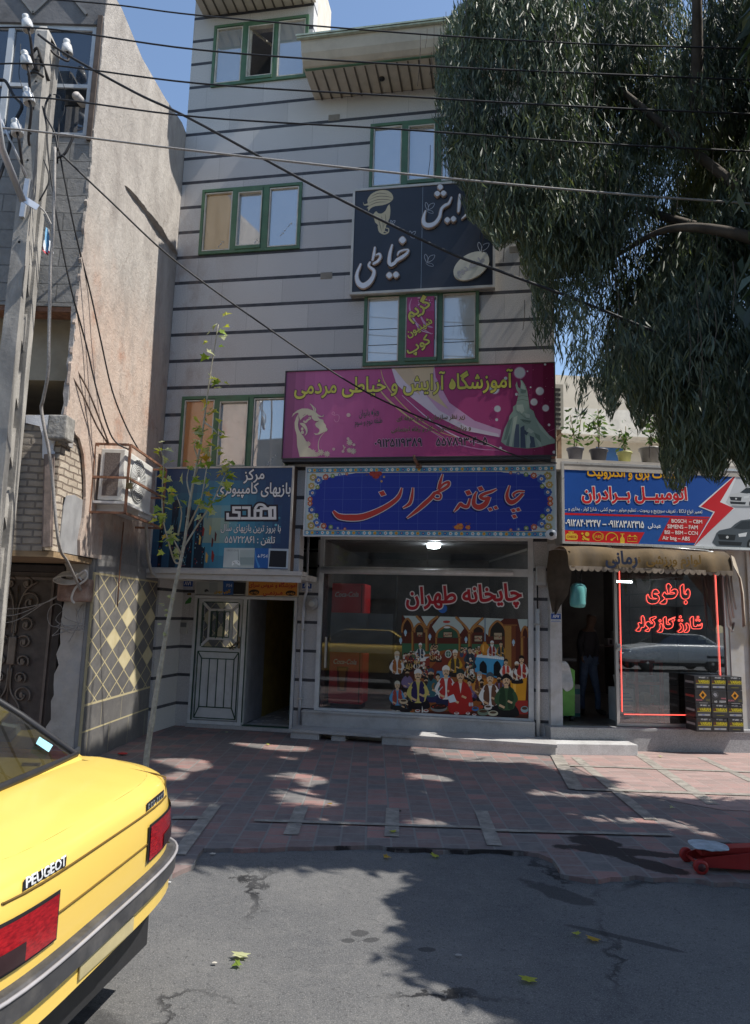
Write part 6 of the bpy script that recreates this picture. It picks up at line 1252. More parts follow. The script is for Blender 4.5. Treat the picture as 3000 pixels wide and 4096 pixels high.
q.bar((-.27, .53, 4.2), (.2, .53, 4.65), .05, .05); obj('stand', q, mat('old_wood', (.2, .13, .08), .9, var=.4, scale=8), t)
# ------------------------------------------------------------------ left building with the plastered side wall
PWX = lambda y: -3.26+(y-8.11)*.0369
H = thing('brick_house', 'old house with a rough plastered side wall, block front and diamond tiled base', 'house', (-3.3, 9.0, 0), WORLD)
def plaster():
    k = N('rough_plaster'); x = k.xyz(); co = k.co
    big = k.noise(.8, 7, .65); streak = k.noise(1.6, 8, .7, stretch=(1, 1.3, .45)); fine = k.noise(22, 7, .7)
    up = k.mix(k.ramp(streak, .32, .68), (.36, .33, .30), (.50, .465, .425)); lo = k.mix(k.ramp(streak, .3, .7), (.47, .36, .295), (.56, .465, .395))
    f = k.ramp(k.math('ADD', x[2], k.math('MULTIPLY', k.math('SUBTRACT', big, .5), 3.2)), 6.3, 4.9)
    col = k.mix(f, up, lo)
    col = k.mix(k.math('MULTIPLY', k.ramp(k.noise(1.3, 7, .7), .54, .66), k.math('MULTIPLY', f, .8)), col, (.40, .225, .155))
    col = k.mix(k.math('MULTIPLY', k.ramp(k.noise(3.2, 8, .75, stretch=(1, 1, .4)), .46, .68), .62), col, (.25, .225, .205))
    g_ = k.ramp(x[2], 2.75, 2.55); col = k.mix(k.math('MULTIPLY', g_, k.math('GREATER_THAN', x[1], -.65)), col, k.mix(k.ramp(fine, .3, .7), (.17, .165, .165), (.23, .225, .22)))
    v = k.n('ShaderNodeTexVoronoi', feature='DISTANCE_TO_EDGE'); v.inputs['Scale'].default_value = .8
    ad = k.n('ShaderNodeVectorMath', operation='MULTIPLY_ADD'); wv = k.n('ShaderNodeTexNoise'); wv.inputs['Scale'].default_value = 2; wv.inputs['Detail'].default_value = 6; k.L(co, wv.inputs[0]); k.L(wv.outputs[1], ad.inputs[0]); ad.inputs[1].default_value = (1, 1, 1); k.L(co, ad.inputs[2]); k.L(ad.outputs[0], v.inputs['Vector'])
    cr_k = k.math('MULTIPLY', k.ramp(v.outputs[0], .008, .002), k.ramp(big, .5, .62)); col = k.mix(k.math('MULTIPLY', cr_k, .6), col, (.15, .12, .10))
    k.bump(k.math('ADD', k.math('MULTIPLY', streak, 1.4), k.math('ADD', k.math('MULTIPLY', big, 1.5), k.math('MULTIPLY', fine, .35))), .55, .06)
    return k.fin(col, .9, 0, .2)
def diamonds():
    k = N('diamond_tiles'); x = k.xyz(); Y, Z = x[1], x[2]
    y0, z0, dw, dh = 9.75-9.0, 1.92, .42, .27
    p = k.math('DIVIDE', k.math('SUBTRACT', Y, y0), dw); q = k.math('DIVIDE', k.math('SUBTRACT', Z, z0), dh)
    A_ = k.math('ADD', k.math('ADD', p, q), .5); B_ = k.math('ADD', k.math('SUBTRACT', p, q), .5)
    ia, ib = k.math('FLOOR', A_), k.math('FLOOR', B_)
    sel = None
    for (yy, zz) in CELLS:
        a_ = floor((yy-9.75)/dw+(zz-z0)/dh+.5); b_ = floor((yy-9.75)/dw-(zz-z0)/dh+.5)
        m = k.math('MULTIPLY', k.math('COMPARE', ia, float(a_), .1), k.math('COMPARE', ib, float(b_), .1)); sel = m if sel is None else k.math('MAXIMUM', sel, m)
    da = k.math('ABSOLUTE', k.math('SUBTRACT', k.math('FRACT', A_), .5)); db = k.math('ABSOLUTE', k.math('SUBTRACT', k.math('FRACT', B_), .5))
    line = k.math('GREATER_THAN', k.math('MAXIMUM', da, db), .468)
    base = k.mix(k.ramp(k.noise(2, 6, .65), .3, .7), (.105, .10, .10), (.165, .16, .155)); base = k.mix(k.math('MULTIPLY', k.ramp(k.noise(7, 6, .7), .5, .7), .4), base, (.24, .225, .20))
    col = k.mix(sel, base, k.mix(k.ramp(k.noise(5, 4), .3, .7), (.52, .44, .26), (.62, .55, .36))); col = k.mix(line, col, (.50, .43, .25))
    low = k.math('LESS_THAN', Z, .645); r2 = k.math('GREATER_THAN', Z, .355)
    joint = k.math('LESS_THAN', k.math('FRACT', k.math('ADD', k.math('DIVIDE', Y, .62), k.math('MULTIPLY', r2, .45))), .014)
    l2 = k.math('MAXIMUM', k.math('LESS_THAN', k.math('ABSOLUTE', k.math('SUBTRACT', Z, .352)), .009), k.math('MULTIPLY', joint, .7))
    col = k.mix(low, col, k.mix(l2, base, (.46, .40, .24)))
    edge = k.math('MAXIMUM', k.math('LESS_THAN', k.math('ABSOLUTE', k.math('SUBTRACT', Z, .65)), .013), k.math('MAXIMUM', k.math('GREATER_THAN', Z, 2.145), k.math('LESS_THAN', Y, -.765)))
    col = k.mix(k.math('MULTIPLY', edge, .9), col, (.50, .43, .26))
    k.bump(k.math('ADD', k.math('MULTIPLY', k.noise(25, 5), .3), line), .2, .006)
    return k.fin(col, .55, 0, .3)
c0_ = crop(0, 1700, 1.671)
CELLS = []
for p in [(945, 1150), (1000, 1290), (1048, 1420), (915, 1435), (972, 1560), (893, 1710), (855, 1290), (828, 1590), (765, 1450)]:
    d = ray(*c0_(*p)); t_ = (-3.20-0)/d.x; q_ = CAMP+d*t_; CELLS.append((q_.y, q_.z))
plm = plaster()
ytop = [(7.19, 8.98), (7.6, 9.05), (8.3, 9.0), (9.2, 9.12), (9.95, 9.3), (10.2, 9.28), (10.25, 9.2)]
rr = random.Random(4)
front = []
z = 8.98
while z > 3.75: front.append((7.19+rr.uniform(-.012, .03), z)); z -= rr.uniform(.05, .13)
brk = [(7.20, 3.74), (7.32, 3.72), (7.42, 3.62), (7.55, 3.60), (7.68, 3.45), (7.74, 3.2), (7.80, 3.0), (7.79, 2.75), (7.76, 2.5), (7.78, 2.33)]
out = [(10.30, 2.33), (10.30, 9.2)]+[(a_, b_+rr.uniform(-.02, .02)) for a_, b_ in reversed(ytop)]+front+[(a_+rr.uniform(-.02, .02), b_) for a_, b_ in brk]
q = MB(); q.plate(out, [], lambda y, z, d: (PWX(y)+d, y, z), 0, -.03); obj('side_wall', q, plm, H)
q = MB(); q.plate([(8.19, .0), (11.6, .0), (11.6, 2.33), (8.19, 2.33)], [], lambda y, z, d: (PWX(y)+d, y, z), -.02, -.06); q.plate([(8.25, 2.172), (11.55, 2.172), (11.55, 2.33), (8.25, 2.33)], [], lambda y, z, d: (PWX(y)+d, y, z), -.001, -.019); obj('lower_side_wall', q, mat('grey_cement', (.22, .215, .21), .85, var=.2, scale=3, bump=.4, bscale=20), H)
q = MB(); q.plate([(8.20, .0), (11.56, .0), (11.56, 2.17), (8.20, 2.17)], [], lambda y, z, d: (PWX(y)+d, y, z), 0, -.019); obj('tiled_dado', q, diamonds(), H)
# core volume behind so light cannot pass
q = MB(); q.box(-9, -3.40, 9.8, 10.25, .0, 8.9); q.box(-9, -3.36, 7.45, 9.8, 8.80, 8.9); q.plate([(8.02, 2.335), (10.25, 2.335), (10.25, 8.9), (7.46, 8.9), (7.46, 3.8), (8.02, 3.8)], [], lambda y, z, d: (PWX(y)+d, y, z), -.031, -.10); obj('core', q, M['darkint'], H)
# diagonal ridge of loose plaster
q = MB(); q.smooth = True
ridge = [(crop(0, 0, 2.065)(*p)) for p in [(1030, 1530), (1130, 1650), (1230, 1780), (1330, 1920), (1420, 2050), (1470, 2110)]]
R3 = []
for p in ridge:
    d = ray(*p); n_ = Vector((1, -.0369, 0)); P0_ = Vector((PWX(8.11), 8.11, 0)); t_ = n_.dot(P0_-CAMP)/n_.dot(d); R3.append(CAMP+d*t_)
R3 = cr(R3, 6, False); vs = []
for i, p in enumerate(R3):
    e = sin(pi*i/(len(R3)-1))**.5*(.8+.4*noise.noise(p*4))
    for (dy, dx) in ((-.12, -.01), (-.06, .03), (-.02, .075), (.03, .05), (.09, .02), (.15, -.01)): vs.append((p.x+dx*e+.012*noise.noise(p*9+Vector((dy*30, 0, 0))), p.y+dy*e*.9, p.z+dy*e*.5))
q.add(vs, [(i*6+k, i*6+k+1, (i+1)*6+k+1, (i+1)*6+k) for i in range(len(R3)-1) for k in range(5)]); obj('plaster_ridge', q, plm, H)
def bricks(name, bw, bh, c1, c2, mort, ms=.012, bump=.8, axis=0):
    k = N(name); x = k.xyz(); cb = k.n('ShaderNodeCombineXYZ'); k.L(x[axis], cb.inputs[0]); k.L(x[2], cb.inputs[1])
    wv = k.n('ShaderNodeTexNoise'); wv.inputs['Scale'].default_value = 6; k.L(k.co, wv.inputs[0]); ad = k.n('ShaderNodeVectorMath', operation='MULTIPLY_ADD'); k.L(wv.outputs[1], ad.inputs[0]); ad.inputs[1].default_value = (.03, .03, 0); k.L(cb.outputs[0], ad.inputs[2])
    b = k.n('ShaderNodeTexBrick'); k.L(ad.outputs[0], b.inputs['Vector']); b.inputs['Scale'].default_value = 1; b.inputs['Brick Width'].default_value = bw; b.inputs['Row Height'].default_value = bh; b.inputs['Mortar Size'].default_value = ms; b.inputs['Mortar Smooth'].default_value = .4
    b.inputs['Color1'].default_value = (*c1, 1); b.inputs['Color2'].default_value = (*c2, 1); b.inputs['Mortar'].default_value = (*mort, 1)
    nz = k.noise(14, 7, .7); col = k.mix(k.math('MULTIPLY', k.ramp(nz, .35, .7), .5), b.outputs[0], k.mix(1.0, b.outputs[0], (.6, .6, .6), 'MULTIPLY')); col = k.mix(k.math('MULTIPLY', k.ramp(k.noise(1.2, 6, .7), .5, .72), .4), col, (.16, .155, .15))
    k.bump(k.math('SUBTRACT', k.math('MULTIPLY', nz, .7), b.outputs['Fac']), bump, .02); return k.fin(col, .9, 0, .2)
Mblock = bricks('grey_blocks', .46, .21, (.25, .25, .245), (.32, .315, .305), (.20, .20, .195), .008)
Mbrick = bricks('old_bricks', .22, .075, (.36, .31, .25), (.45, .39, .32), (.24, .21, .18)); Mbrick2 = bricks('old_side_bricks', .22, .075, (.47, .40, .32), (.55, .48, .39), (.25, .20, .16), axis=1)
F = lambda x, z, d: (x, d, z)
cA = crop(0, 0, 3.76)
pt = lambda p: aty(*cA(*p), 7.2)
wx1 = pt((1460, 400)).x; wz1 = pt((1460, 400)).z+.02; wz0 = pt((1310, 2110)).z; cC = crop(0, 1200, 3.76); ox1 = aty(*cC(1040, 400), 7.2).x; oz1 = aty(*cC(800, 90), 7.2).z; oz0 = aty(*cC(600, 1730), 7.2).z
XL = -8.5; XR = PWX(7.2)-.005
q = MB(); q.plate([(XL, oz1), (XR, oz1), (XR, wz0+.03), (XL, wz0+.03)], [], F, 7.2, 7.45); obj('block_wall', q, Mblock, H)
q = MB(); q.plate([(XL, wz0+.031), (XR, wz0+.031), (XR, 8.98), (XL, 8.98)], [[(-6.6, wz0+.05), (-6.6, wz1), (wx1, wz1), (wx1, wz0+.05)]], F, 7.19, 7.45); obj('front_wall', q, mat('dark_render', (.155, .15, .15), .9, var=.3, scale=2, bump=.5, bscale=15), H)
q = MB(); q.box(wx1+.015, XR-.01, 7.165, 7.189, wz0-.02, wz1+.1); obj('jamb', q, mat('brown_jamb', (.085, .065, .055), .9, var=.4), H)
# zigzag relief above the window
q = MB(); 
for i in range(6): x = -3.5-i*.62; q.bar((x, 7.185, 8.55), (x-.31, 7.185, 8.93), .03, .035, (0, 1, 0)); q.bar((x-.31, 7.185, 8.93), (x-.62, 7.185, 8.55), .03, .035, (0, 1, 0))
obj('relief', q, mat('relief_render', (.19, .19, .19), .9), H)
q = MB(); t_ = .055
zm = pt((1100, 1270)).z; vm = pt((110, 900)).x
q.box(-6.6, wx1, 7.22, 7.28, wz1-t_, wz1-.001); q.box(-6.6, wx1, 7.22, 7.28, wz0+.051, wz0+.05+t_); q.box(wx1-t_, wx1-.001, 7.22, 7.28, wz0+.05+t_, wz1-t_); q.box(-6.6, wx1-t_, 7.222, 7.278, zm-.022, zm+.022); q.box(vm-.035, vm+.035, 7.218, 7.282, wz0+.05+t_, wz1-t_)
WH = obj('window', q, mat('pale_blue_frame', (.52, .55, .58), .5, dirt=(.35, .33, .3)), H)
q = MB(); q.box(-6.6, wx1-t_, 7.245, 7.25, wz0+.05+t_, wz1-t_); obj('pane', q, film('dusty_blue_pane', '#39434f', .16), WH)
q = MB(); a0 = aty(*cA(1240, 1560), 7.24); q.tube([(a0.x+.02, 7.4, a0.z-.02), (a0.x+.01, 7.24, a0.z), (a0.x-.035, 7.13, a0.z+.02)], .048, 14); q.tube([(a0.x-.035, 7.129, a0.z+.02), (a0.x-.036, 7.122, a0.z+.0205)], .041, 14); obj('stove_pipe', q, mat('pipe_dull', (.40, .37, .35), .6, var=.3, scale=10), WH)
q = MB(); q.box(wx1-.30, wx1-.06, 7.235, 7.244, zm-.24, zm-.04); obj('broken_hole', q, M['dark'], WH)
# opening below, brick base, beam
q = MB(); q.plate([(XL, 2.32), (XR-.12, 2.32), (XR-.12, 3.72), (ox1, oz0-.04), (ox1-.0, oz0), (XL, oz0)], [], F, 7.2, 7.42); obj('brick_wall', q, Mbrick, H)
rr2 = random.Random(8)
q = MB(); q.plate([(ox1+.005, oz0-.3)]+[(ox1+.005+rr2.uniform(0, .03), oz0-.3+(oz1-oz0+.3)*k/14) for k in range(1, 14)]+[(ox1+.005, oz1-.002), (XR, oz1-.002), (XR, oz0-.3)], [], F, 7.19, 7.42); obj('jamb', q, mat('rough_grey_stone', (.30, .29, .285), .9, var=.4, scale=9, bump=.8, bscale=18), H)
q = MB(); q.box(XL, ox1, 7.21, 7.42, oz1-.06, oz1-.005); obj('rusty_lintel', q, M['rust'], H)
q = MB(); q.box(XL, ox1+.02, 7.6, 9.7, oz0+.52, oz0+.56); q.box(XL, ox1+.0, 7.55, 7.6, oz0+.50, oz1); obj('inner_ceiling', q, mat('tan_board', (.38, .33, .25), .8, var=.2, scale=3), H)
q = MB(); q.box(XL, -3.42, 9.5, 9.79, 2.4, 8.7); obj('inner_wall', q, M['darkint'], H)
pl_ = [aty(*cC(*p), 7.192) for p in [(390, 1735), (780, 1730), (770, 1900), (840, 2050), (800, 2256), (830, 2300), (720, 2420), (640, 2380), (640, 2050), (600, 1900), (390, 1850)]]
q = MB(); q.plate([(p.x, p.z) for p in pl_], [], F, 7.185, 7.199); obj('white_plaster_patch', q, mat('white_plaster', (.66, .68, .72), .8, var=.08, bump=.4), H)
q = MB(); q.bbox(XR-.14, XR+.06, 7.08, 7.30, oz0-.28, oz0-.02, .02); obj('broken_corbel', q, mat('broken_concrete', (.28, .27, .25), .95, var=.4, scale=10, bump=1, bscale=20), H)
b0, b1 = aty(*c0_(335, 165), 7.15), aty(*c0_(318, 800), 7.15)
q = MB(); q.bar((b0.x, 7.16, b0.z-.05), (b1.x, 7.16, 2.36), .075, .06, (0, 1, 0)); q.bar((b0.x, 7.145, b0.z-.05), (b1.x, 7.145, 2.36), .11, .012, (0, 1, 0)); obj('steel_post', q, mat('rusty_beam', (.24, .19, .165), .8, var=.35, scale=9, bump=.3), H)
q = MB(); q.plate([(7.21, 2.33), (7.372, 2.33), (7.372, 2.92), (7.99, 2.95), (7.99, 3.76), (7.21, 3.76)], [], lambda y, z, d: (PWX(y)+d, y, z), -.042, -.12); obj('exposed_brick', q, Mbrick2, H)
q = MB(); q.plate([(7.36, 2.33), (7.99, 2.33), (7.99, 2.95), (7.74, 2.96), (7.6, 2.98), (7.42, 2.94), (7.38, 2.8)], [], lambda y, z, d: (PWX(y)+d, y, z), -.031, -.041); obj('cement_patch', q, mat('smooth_cement', (.30, .30, .305), .85), H)
# recessed ground floor: door, lintel, pier
q = MB(); q.box(XL, XR+.0, 7.2, 8.25, 2.26, 2.319); obj('wooden_lintel', q, mat('old_timber', (.30, .21, .12), .9, var=.4, scale=6, stretch=(.2, 4, 4)), H)
pier = [(PWX(8.2)-.064, 0), (PWX(8.2)-.064, 2.255), (-3.56, 2.255)]; z = 2.2
while z > .05: pier.append((-3.54-.06*(z < .9)*(0.9-z)+rr.uniform(-.018, .018)+(.10 if z < .22 else 0)*0, z)); z -= rr.uniform(.06, .12)
pier.append((-3.50, 0)); q = MB(); q.plate(pier, [], lambda x, z, d: (x, 8.195-(PWX(8.2)-.06-x)*.55+d, z), 0, .3); obj('door_pier', q, mat('crumbling_plaster', (.43, .39, .345), .95, var=.2, scale=4, bump=.8, bscale=10, dirt=(.33, .34, .36), dscale=1.8, damt=.8), H)
q = MB(); bm = bmesh.new(); bmesh.ops.create_icosphere(bm, subdivisions=4, radius=1)
q.smooth = True; q.add([(-3.40+v.co.x*.22*(1+.5*noise.noise(v.co*2.5)), 8.14+v.co.y*.18, .02+max(-.02, v.co.z*.17*(1+.6*noise.noise(v.co*3)))) for v in bm.verts], [[v.index for v in f.verts] for f in bm.faces]); bm.free(); obj('rubble_heap', q, mat('rubble', (.42, .37, .31), .95, var=.3, scale=6, bump=1, bscale=14), H)
q = MB(); dx0, dx1 = -4.70, -3.64
q.box(dx0, dx0+.07, 8.28, 8.36, .28, 2.24); q.box(dx1-.07, dx1, 8.28, 8.36, .28, 2.24); q.box(dx0+.07, dx1-.07, 8.28, 8.36, 2.16, 2.24); q.box(dx0, dx1, 8.26, 8.38, .20, .279)
dmt = mat('brown_metal_door', (.085, .068, .058), .55, .2, var=.3, scale=5, dirt=(.2, .17, .14), dscale=4, damt=.4)
DD = obj('metal_door', q, mat('dark_door_frame', (.05, .042, .038), .55, .2, var=.3), H)
q = MB(); q.box(dx0+.075, dx1-.075, 8.315, 8.33, .285, 2.155); obj('leaf', q, dmt, DD)
q = MB(); e0, e1, zz0, zz1 = dx0+.12, dx1-.13, .36, 2.08
for a_, b_ in (((e0, zz0), (e1, zz0)), ((e1, zz0), (e1, zz1)), ((e0, zz1), (e1, zz1)), ((e0, zz0), (e0, zz1))): q.bar((a_[0], 8.305, a_[1]), (b_[0], 8.305, b_[1]), .03, .02, (0, 1, 0))
obj('edge_rail', q, mat('worn_rail', (.16, .13, .11), .45, .3, var=.3), DD)
q = MB(); cxm = (e0+e1)/2; czm = 1.24
def spiral(x, z, r, turns, a0, dirn, w0=.011):
    P = [(x+r*(1-t_*.72)*cos(a0+dirn*t_*turns*2*pi), 8.295, z+r*(1-t_*.72)*sin(a0+dirn*t_*turns*2*pi)) for t_ in [k/22 for k in range(23)]]; q.tube(P, w0, 6)
for sx in (-1, 1):
    for (dx, dz, r) in ((.16, .56, .12), (.14, .30, .085), (.13, .10, .08), (.13, -.12, .08), (.12, -.31, .075), (.16, -.50, .11), (.10, .78, .075), (.09, -.72, .085)):
        spiral(cxm+sx*dx, czm+dz, r, 1.15, (pi/2 if dz > 0 else -pi/2)+sx*.9, -sx if dz > 0 else sx)
        q.bbox(cxm+sx*dx-.018, cxm+sx*dx+.018, 8.285, 8.30, czm+dz-.03, czm+dz+.03, .008)
    q.tube(cr([(cxm+sx*.02, 8.295, czm+.2), (cxm+sx*.03, 8.295, czm+.5), (cxm+sx*.10, 8.295, czm+.70), (cxm+sx*.22, 8.295, czm+.80)], 5, False), .011, 6); q.tube(cr([(cxm+sx*.02, 8.295, czm-.2), (cxm+sx*.03, 8.295, czm-.45), (cxm+sx*.14, 8.295, czm-.62), (cxm+sx*.17, 8.295, czm-.75)], 5, False), .011, 6)
q.tube([(cxm, 8.295, czm-.6), (cxm, 8.295, czm+.75)], .010, 6); q.bbox(cxm-.045, cxm+.045, 8.28, 8.31, czm-.16, czm+.16, .02)
obj('scrollwork', q, mat('scroll_metal', (.19, .155, .125), .45, .4, var=.3), DD)
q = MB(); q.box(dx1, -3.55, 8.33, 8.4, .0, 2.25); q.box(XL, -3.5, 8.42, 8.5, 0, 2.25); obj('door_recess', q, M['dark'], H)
q = MB(); q.box(XL, -3.45, 8.1, 8.45, 0, .14); obj('door_step', q, mat('broken_step', (.22, .20, .18), .9, var=.4, scale=5, bump=.6), H)
# meter box on the pier with its loose cables
t = thing('junction_box', 'old rusty junction box with loose cable loops beside the metal door', 'junction box', (-3.40, 8.1, 1.85), WORLD)
q = MB(); q.bbox(-3.60, -3.24, 8.02, 8.195, 1.82, 2.08, .035); obj('box', q, mat('red_brown_box', (.27, .17, .13), .85, var=.4, scale=8, bump=.4, dirt=(.5, .46, .4), dscale=5), t)
q = MB()
for i in range(5): q.tube(cr([(-3.47+.16*cos(k*.7)*(1-.08*i), 7.985+.008*i, 2.06+.03*i*.4+.05*sin(k*.7)) for k in range(9)], 4, False), .009, 6)
q.tube(cr([(-3.38, 7.98, 2.1), (-3.27, 7.97, 2.17), (-3.25, 7.97, 2.08), (-3.36, 7.97, 1.98), (-3.40, 7.97, 1.86), (-3.36, 7.97, 1.80)], 5, False), .013, 8); obj('cable_loop', q, mat('pale_cable', (.55, .52, .48), .6), t)
q = MB(); r3 = random.Random(2)
for i in range(7): q.tube(cr([(-3.45+r3.uniform(-.1, .12), 8.18, 1.80), (-3.5+r3.uniform(-.15, .2), 8.08, 1.6+r3.uniform(-.1, .1)), (-3.42+r3.uniform(-.2, .15), 8.06, 1.38+r3.uniform(-.08, .2)), (-3.3+r3.uniform(-.06, .04), 8.1, 1.55)], 6, False), .004, 5)
for i in range(3): q.tube(cr([(-4.75, 8.2, 1.85-.05*i), (-4.2, 8.15, 1.72-.08*i), (-3.75, 8.1, 1.80), (-3.55, 8.08, 1.92)], 6, False), .006, 5)
q.tube(cr([(-3.62+.09*cos(k*.7), 8.1, 1.66+.13*sin(k*.7)) for k in range(9)], 4, True), .005, 5, closed=True); obj('thin_cable', q, M['wiregrey'], t)
# ------------------------------------------------------------------ air conditioner and its cage on the side wall
AC = thing('air_conditioner', 'white outdoor air conditioning unit on the plastered side wall', 'air conditioner', (-3.08, 8.5, 2.98), WORLD)
q = MB(); q.bbox(-3.23, -2.945, 8.02, 9.06, 3.0, 3.61, .012); obj('body', q, mat('ac_white', (.66, .66, .63), .45, var=.06, dirt=(.4, .36, .3), dscale=3, damt=.3), AC)
q = MB(); q.box(-3.18, -3.0, 8.014, 8.0195, 3.05, 3.56); obj('coil', q, mat('coil_mesh', (.15, .125, .115), .8, var=.4, scale=60, bump=.4), AC)
q = MB(); q.lathe([(.26, 0), (.265, .004)], (-2.944, 8.50, 3.32), (1, 0, 0), 40); obj('fan_well', q, mat('fan_dark', (.10, .10, .10), .6), AC)
q = MB()
for i in range(9): r = .03+i*.029; q.tube([(-2.932, 8.50+r*cos(k*2*pi/30), 3.32+r*sin(k*2*pi/30)) for k in range(30)], .005, 5, closed=True)
for k in range(24): a_ = k*2*pi/24; q.tube([(-2.930, 8.50+.05*cos(a_), 3.32+.05*sin(a_)), (-2.932, 8.50+.265*cos(a_+.25), 3.32+.265*sin(a_+.25))], .0045, 5)
q.lathe([(.05, 0), (.05, .008)], (-2.934, 8.50, 3.32), (1, 0, 0), 20); obj('fan_grille', q, mat('grille_white', (.6, .6, .58), .4), AC)
q = MB(); q.box(-3.27, -2.89, 7.99, 9.2, 2.955, 2.985); q.box(-3.27, -2.95, 8.1, 8.16, 2.86, 2.954); q.box(-3.2, -2.92, 8.55, 9.05, 2.90, 2.953); obj('shelf', q, M['white'], AC)
CG = thing('steel_cage', 'rusty steel cage frame around the air conditioner', 'cage', (-3.07, 8.6, 2.82), WORLD)
q = MB(); X0_, X1_, Ya, Yb, Za, Zb = -3.275, -2.86, 7.93, 9.34, 2.84, 3.64; w_ = .026
for x in (X0_, X1_):
    for y in (Ya, Yb): q.box(x-w_/2, x+w_/2, y-w_/2, y+w_/2, Za, Zb)
for z in (Za, Zb, 3.25):
    for y in (Ya, Yb): q.box(X0_+w_/2, X1_-w_/2, y-w_/2+.001, y+w_/2-.001, z-w_/2, z+w_/2)
    for x in (X0_, X1_): q.box(x-w_/2+.001, x+w_/2-.001, Ya+w_/2, Yb-w_/2, z-w_/2, z+w_/2)
obj('frame', q, M['rust'], CG)
q = MB(); q.bbox(-2.86-.01, -2.80, 7.905, 7.95, 3.12, 3.19, .01); q.tube([(-2.85, 7.92, 3.19), (-2.85, 7.90, 3.25), (-2.82, 7.90, 3.25), (-2.815, 7.92, 3.19)], .006, 6); obj('padlock', q, mat('old_brass', (.2, .16, .08), .5, .6), CG)
pipe('insulated_pipe', 'grey insulated pipe dropping from the air conditioner behind the games sign', cr([(-3.02, 9.15, 2.95), (-3.04, 9.35, 2.6), (-3.08, 9.6, 2.4), (-3.08, 9.85, 2.24), (-2.9, 9.92, 2.20), (-2.55, 9.88, 2.19), (-2.3, 9.84, 2.21)], 5, False), .022, mat('pipe_wrap', (.36, .35, .33), .8, var=.2), WORLD)
pipe('wall_conduit', 'thin dark conduit with a bend on the wall above the diamond tiles', [(-3.20, 8.85, 2.85), (-3.20, 8.85, 2.2), (-3.20, 8.87, 1.78)], .008, M['rust'], WORLD)
# ------------------------------------------------------------------ concrete pole
PY = 6.80
cB = crop(0, 600, 3.76)
PL = thing('utility_pole', 'weathered concrete utility pole with oval holes and white insulators', 'utility pole', (-3.68, PY+.15, -.05), WORLD)
pcm = mat('pole_concrete', (.34, .325, .30), .9, var=.3, scale=4, bump=.5, bscale=25, dirt=(.17, .16, .15), dscale=2.2, damt=.6, stretch=(1.5, 1.5, .5))
ztop = 7.98
_p1, _p2 = aty(183, 186, PY), aty(56, 1466, PY)
rx = lambda z: _p2.x+(_p1.x-_p2.x)*(z-_p2.z)/(_p1.z-_p2.z)     # front right corner
lx = lambda z: rx(z)-(.19-.0075*z)                 # front face width shrinks upward
dpt = lambda z: .315                          # depth along y
q = MB(); Z0 = -.05
def sl(z, y0, y1, ins=0): return [(lx(z)+ins, PY+y0, z), (rx(z)-ins, PY+y0, z), (rx(z)-ins, PY+y1, z), (lx(z)+ins, PY+y1, z)]
def prism(levels):
    vs = [p for l in levels for p in l]; n = len(levels); fs = [(3, 2, 1, 0), tuple(4*(n-1)+k for k in range(4))]
    for i in range(n-1):
        for k in range(4): fs.append((4*i+k, 4*i+(k+1) % 4, 4*i+4+(k+1) % 4, 4*i+4+k))
    q.add(vs, fs)
zs = [Z0+(ztop-Z0)*i/12 for i in range(13)]
prism([sl(z, 0, dpt(z)*.30) for z in zs]); prism([sl(z, dpt(z)*.72, dpt(z)) for z in zs])
prism([sl(z, dpt(z)*.301, dpt(z)*.719, .035) for z in [5.35+(ztop-5.35)*i/5 for i in range(6)]])
z = .15
while z < 5.2:      # ties between the two legs leave the oval holes open
    h = .22; prism([sl(z, dpt(z)*.301, dpt(z)*.719, .035), sl(z+h, dpt(z+h)*.301, dpt(z+h)*.719, .035)])
    for zc, sg in ((z+h, 1), (z, -1)):
        y0, y1 = dpt(zc)*.301, dpt(zc)*.719; n = 8; ins = .036
        P = [(PY+y0+(y1-y0)*k/n, zc+sg*.10*(1-sin(pi*k/n))) for k in range(n+1)]
        pl2 = P+[(P[-1][0], zc-sg*.005), (P[0][0], zc-sg*.005)]
        q.plate(pl2, [], lambda y, zz, d: (d, y, zz), lx(zc)+ins, rx(zc)-ins)
    z += .62
q.add([(lx(ztop), PY, ztop), (rx(ztop), PY, ztop), (rx(ztop), PY+dpt(ztop), ztop), (lx(ztop), PY+dpt(ztop), ztop), (lx(ztop)+.02, PY+.05, ztop+.10), (rx(ztop)-.04, PY+.05, ztop+.10), (rx(ztop)-.04, PY+.16, ztop+.10), (lx(ztop)+.02, PY+.16, ztop+.10)], [(4, 5, 6, 7), (0, 1, 5, 4), (1, 2, 6, 5), (2, 3, 7, 6), (3, 0, 4, 7)])
prism([[(lx(z)+.002, PY+dpt(z)*.301, z), (lx(z)+.02, PY+dpt(z)*.301, z), (lx(z)+.02, PY+dpt(z)*.719, z), (lx(z)+.002, PY+dpt(z)*.719, z)] for z in (.16, 2.0, 5.3)])
obj('shaft', q, pcm, PL)
zz = 5.5
while zz < 7.9: x = (lx(zz)+rx(zz))/2; q = MB(); q.lathe([(.012, 0), (.012, -.003)], (x, PY-.0005, zz), (0, 1, 0), 10); zz += .31; obj('bolt_hole', q, M['dark'], PL)
q = MB(); q.box(lx(2.1)+.01, rx(2.1)-.02, PY-.006, PY-.001, 2.12, 2.20); obj('blue_plate', q, mat('blue_enamel', (.06, .12, .3), .4), PL)
porc = mat('porcelain', (.66, .66, .65), .2, var=.06, dirt=(.35, .33, .3), dscale=14, damt=.5, spec=.6); pin = mat('insulator_pin', (.05, .045, .045), .7)
INS = []
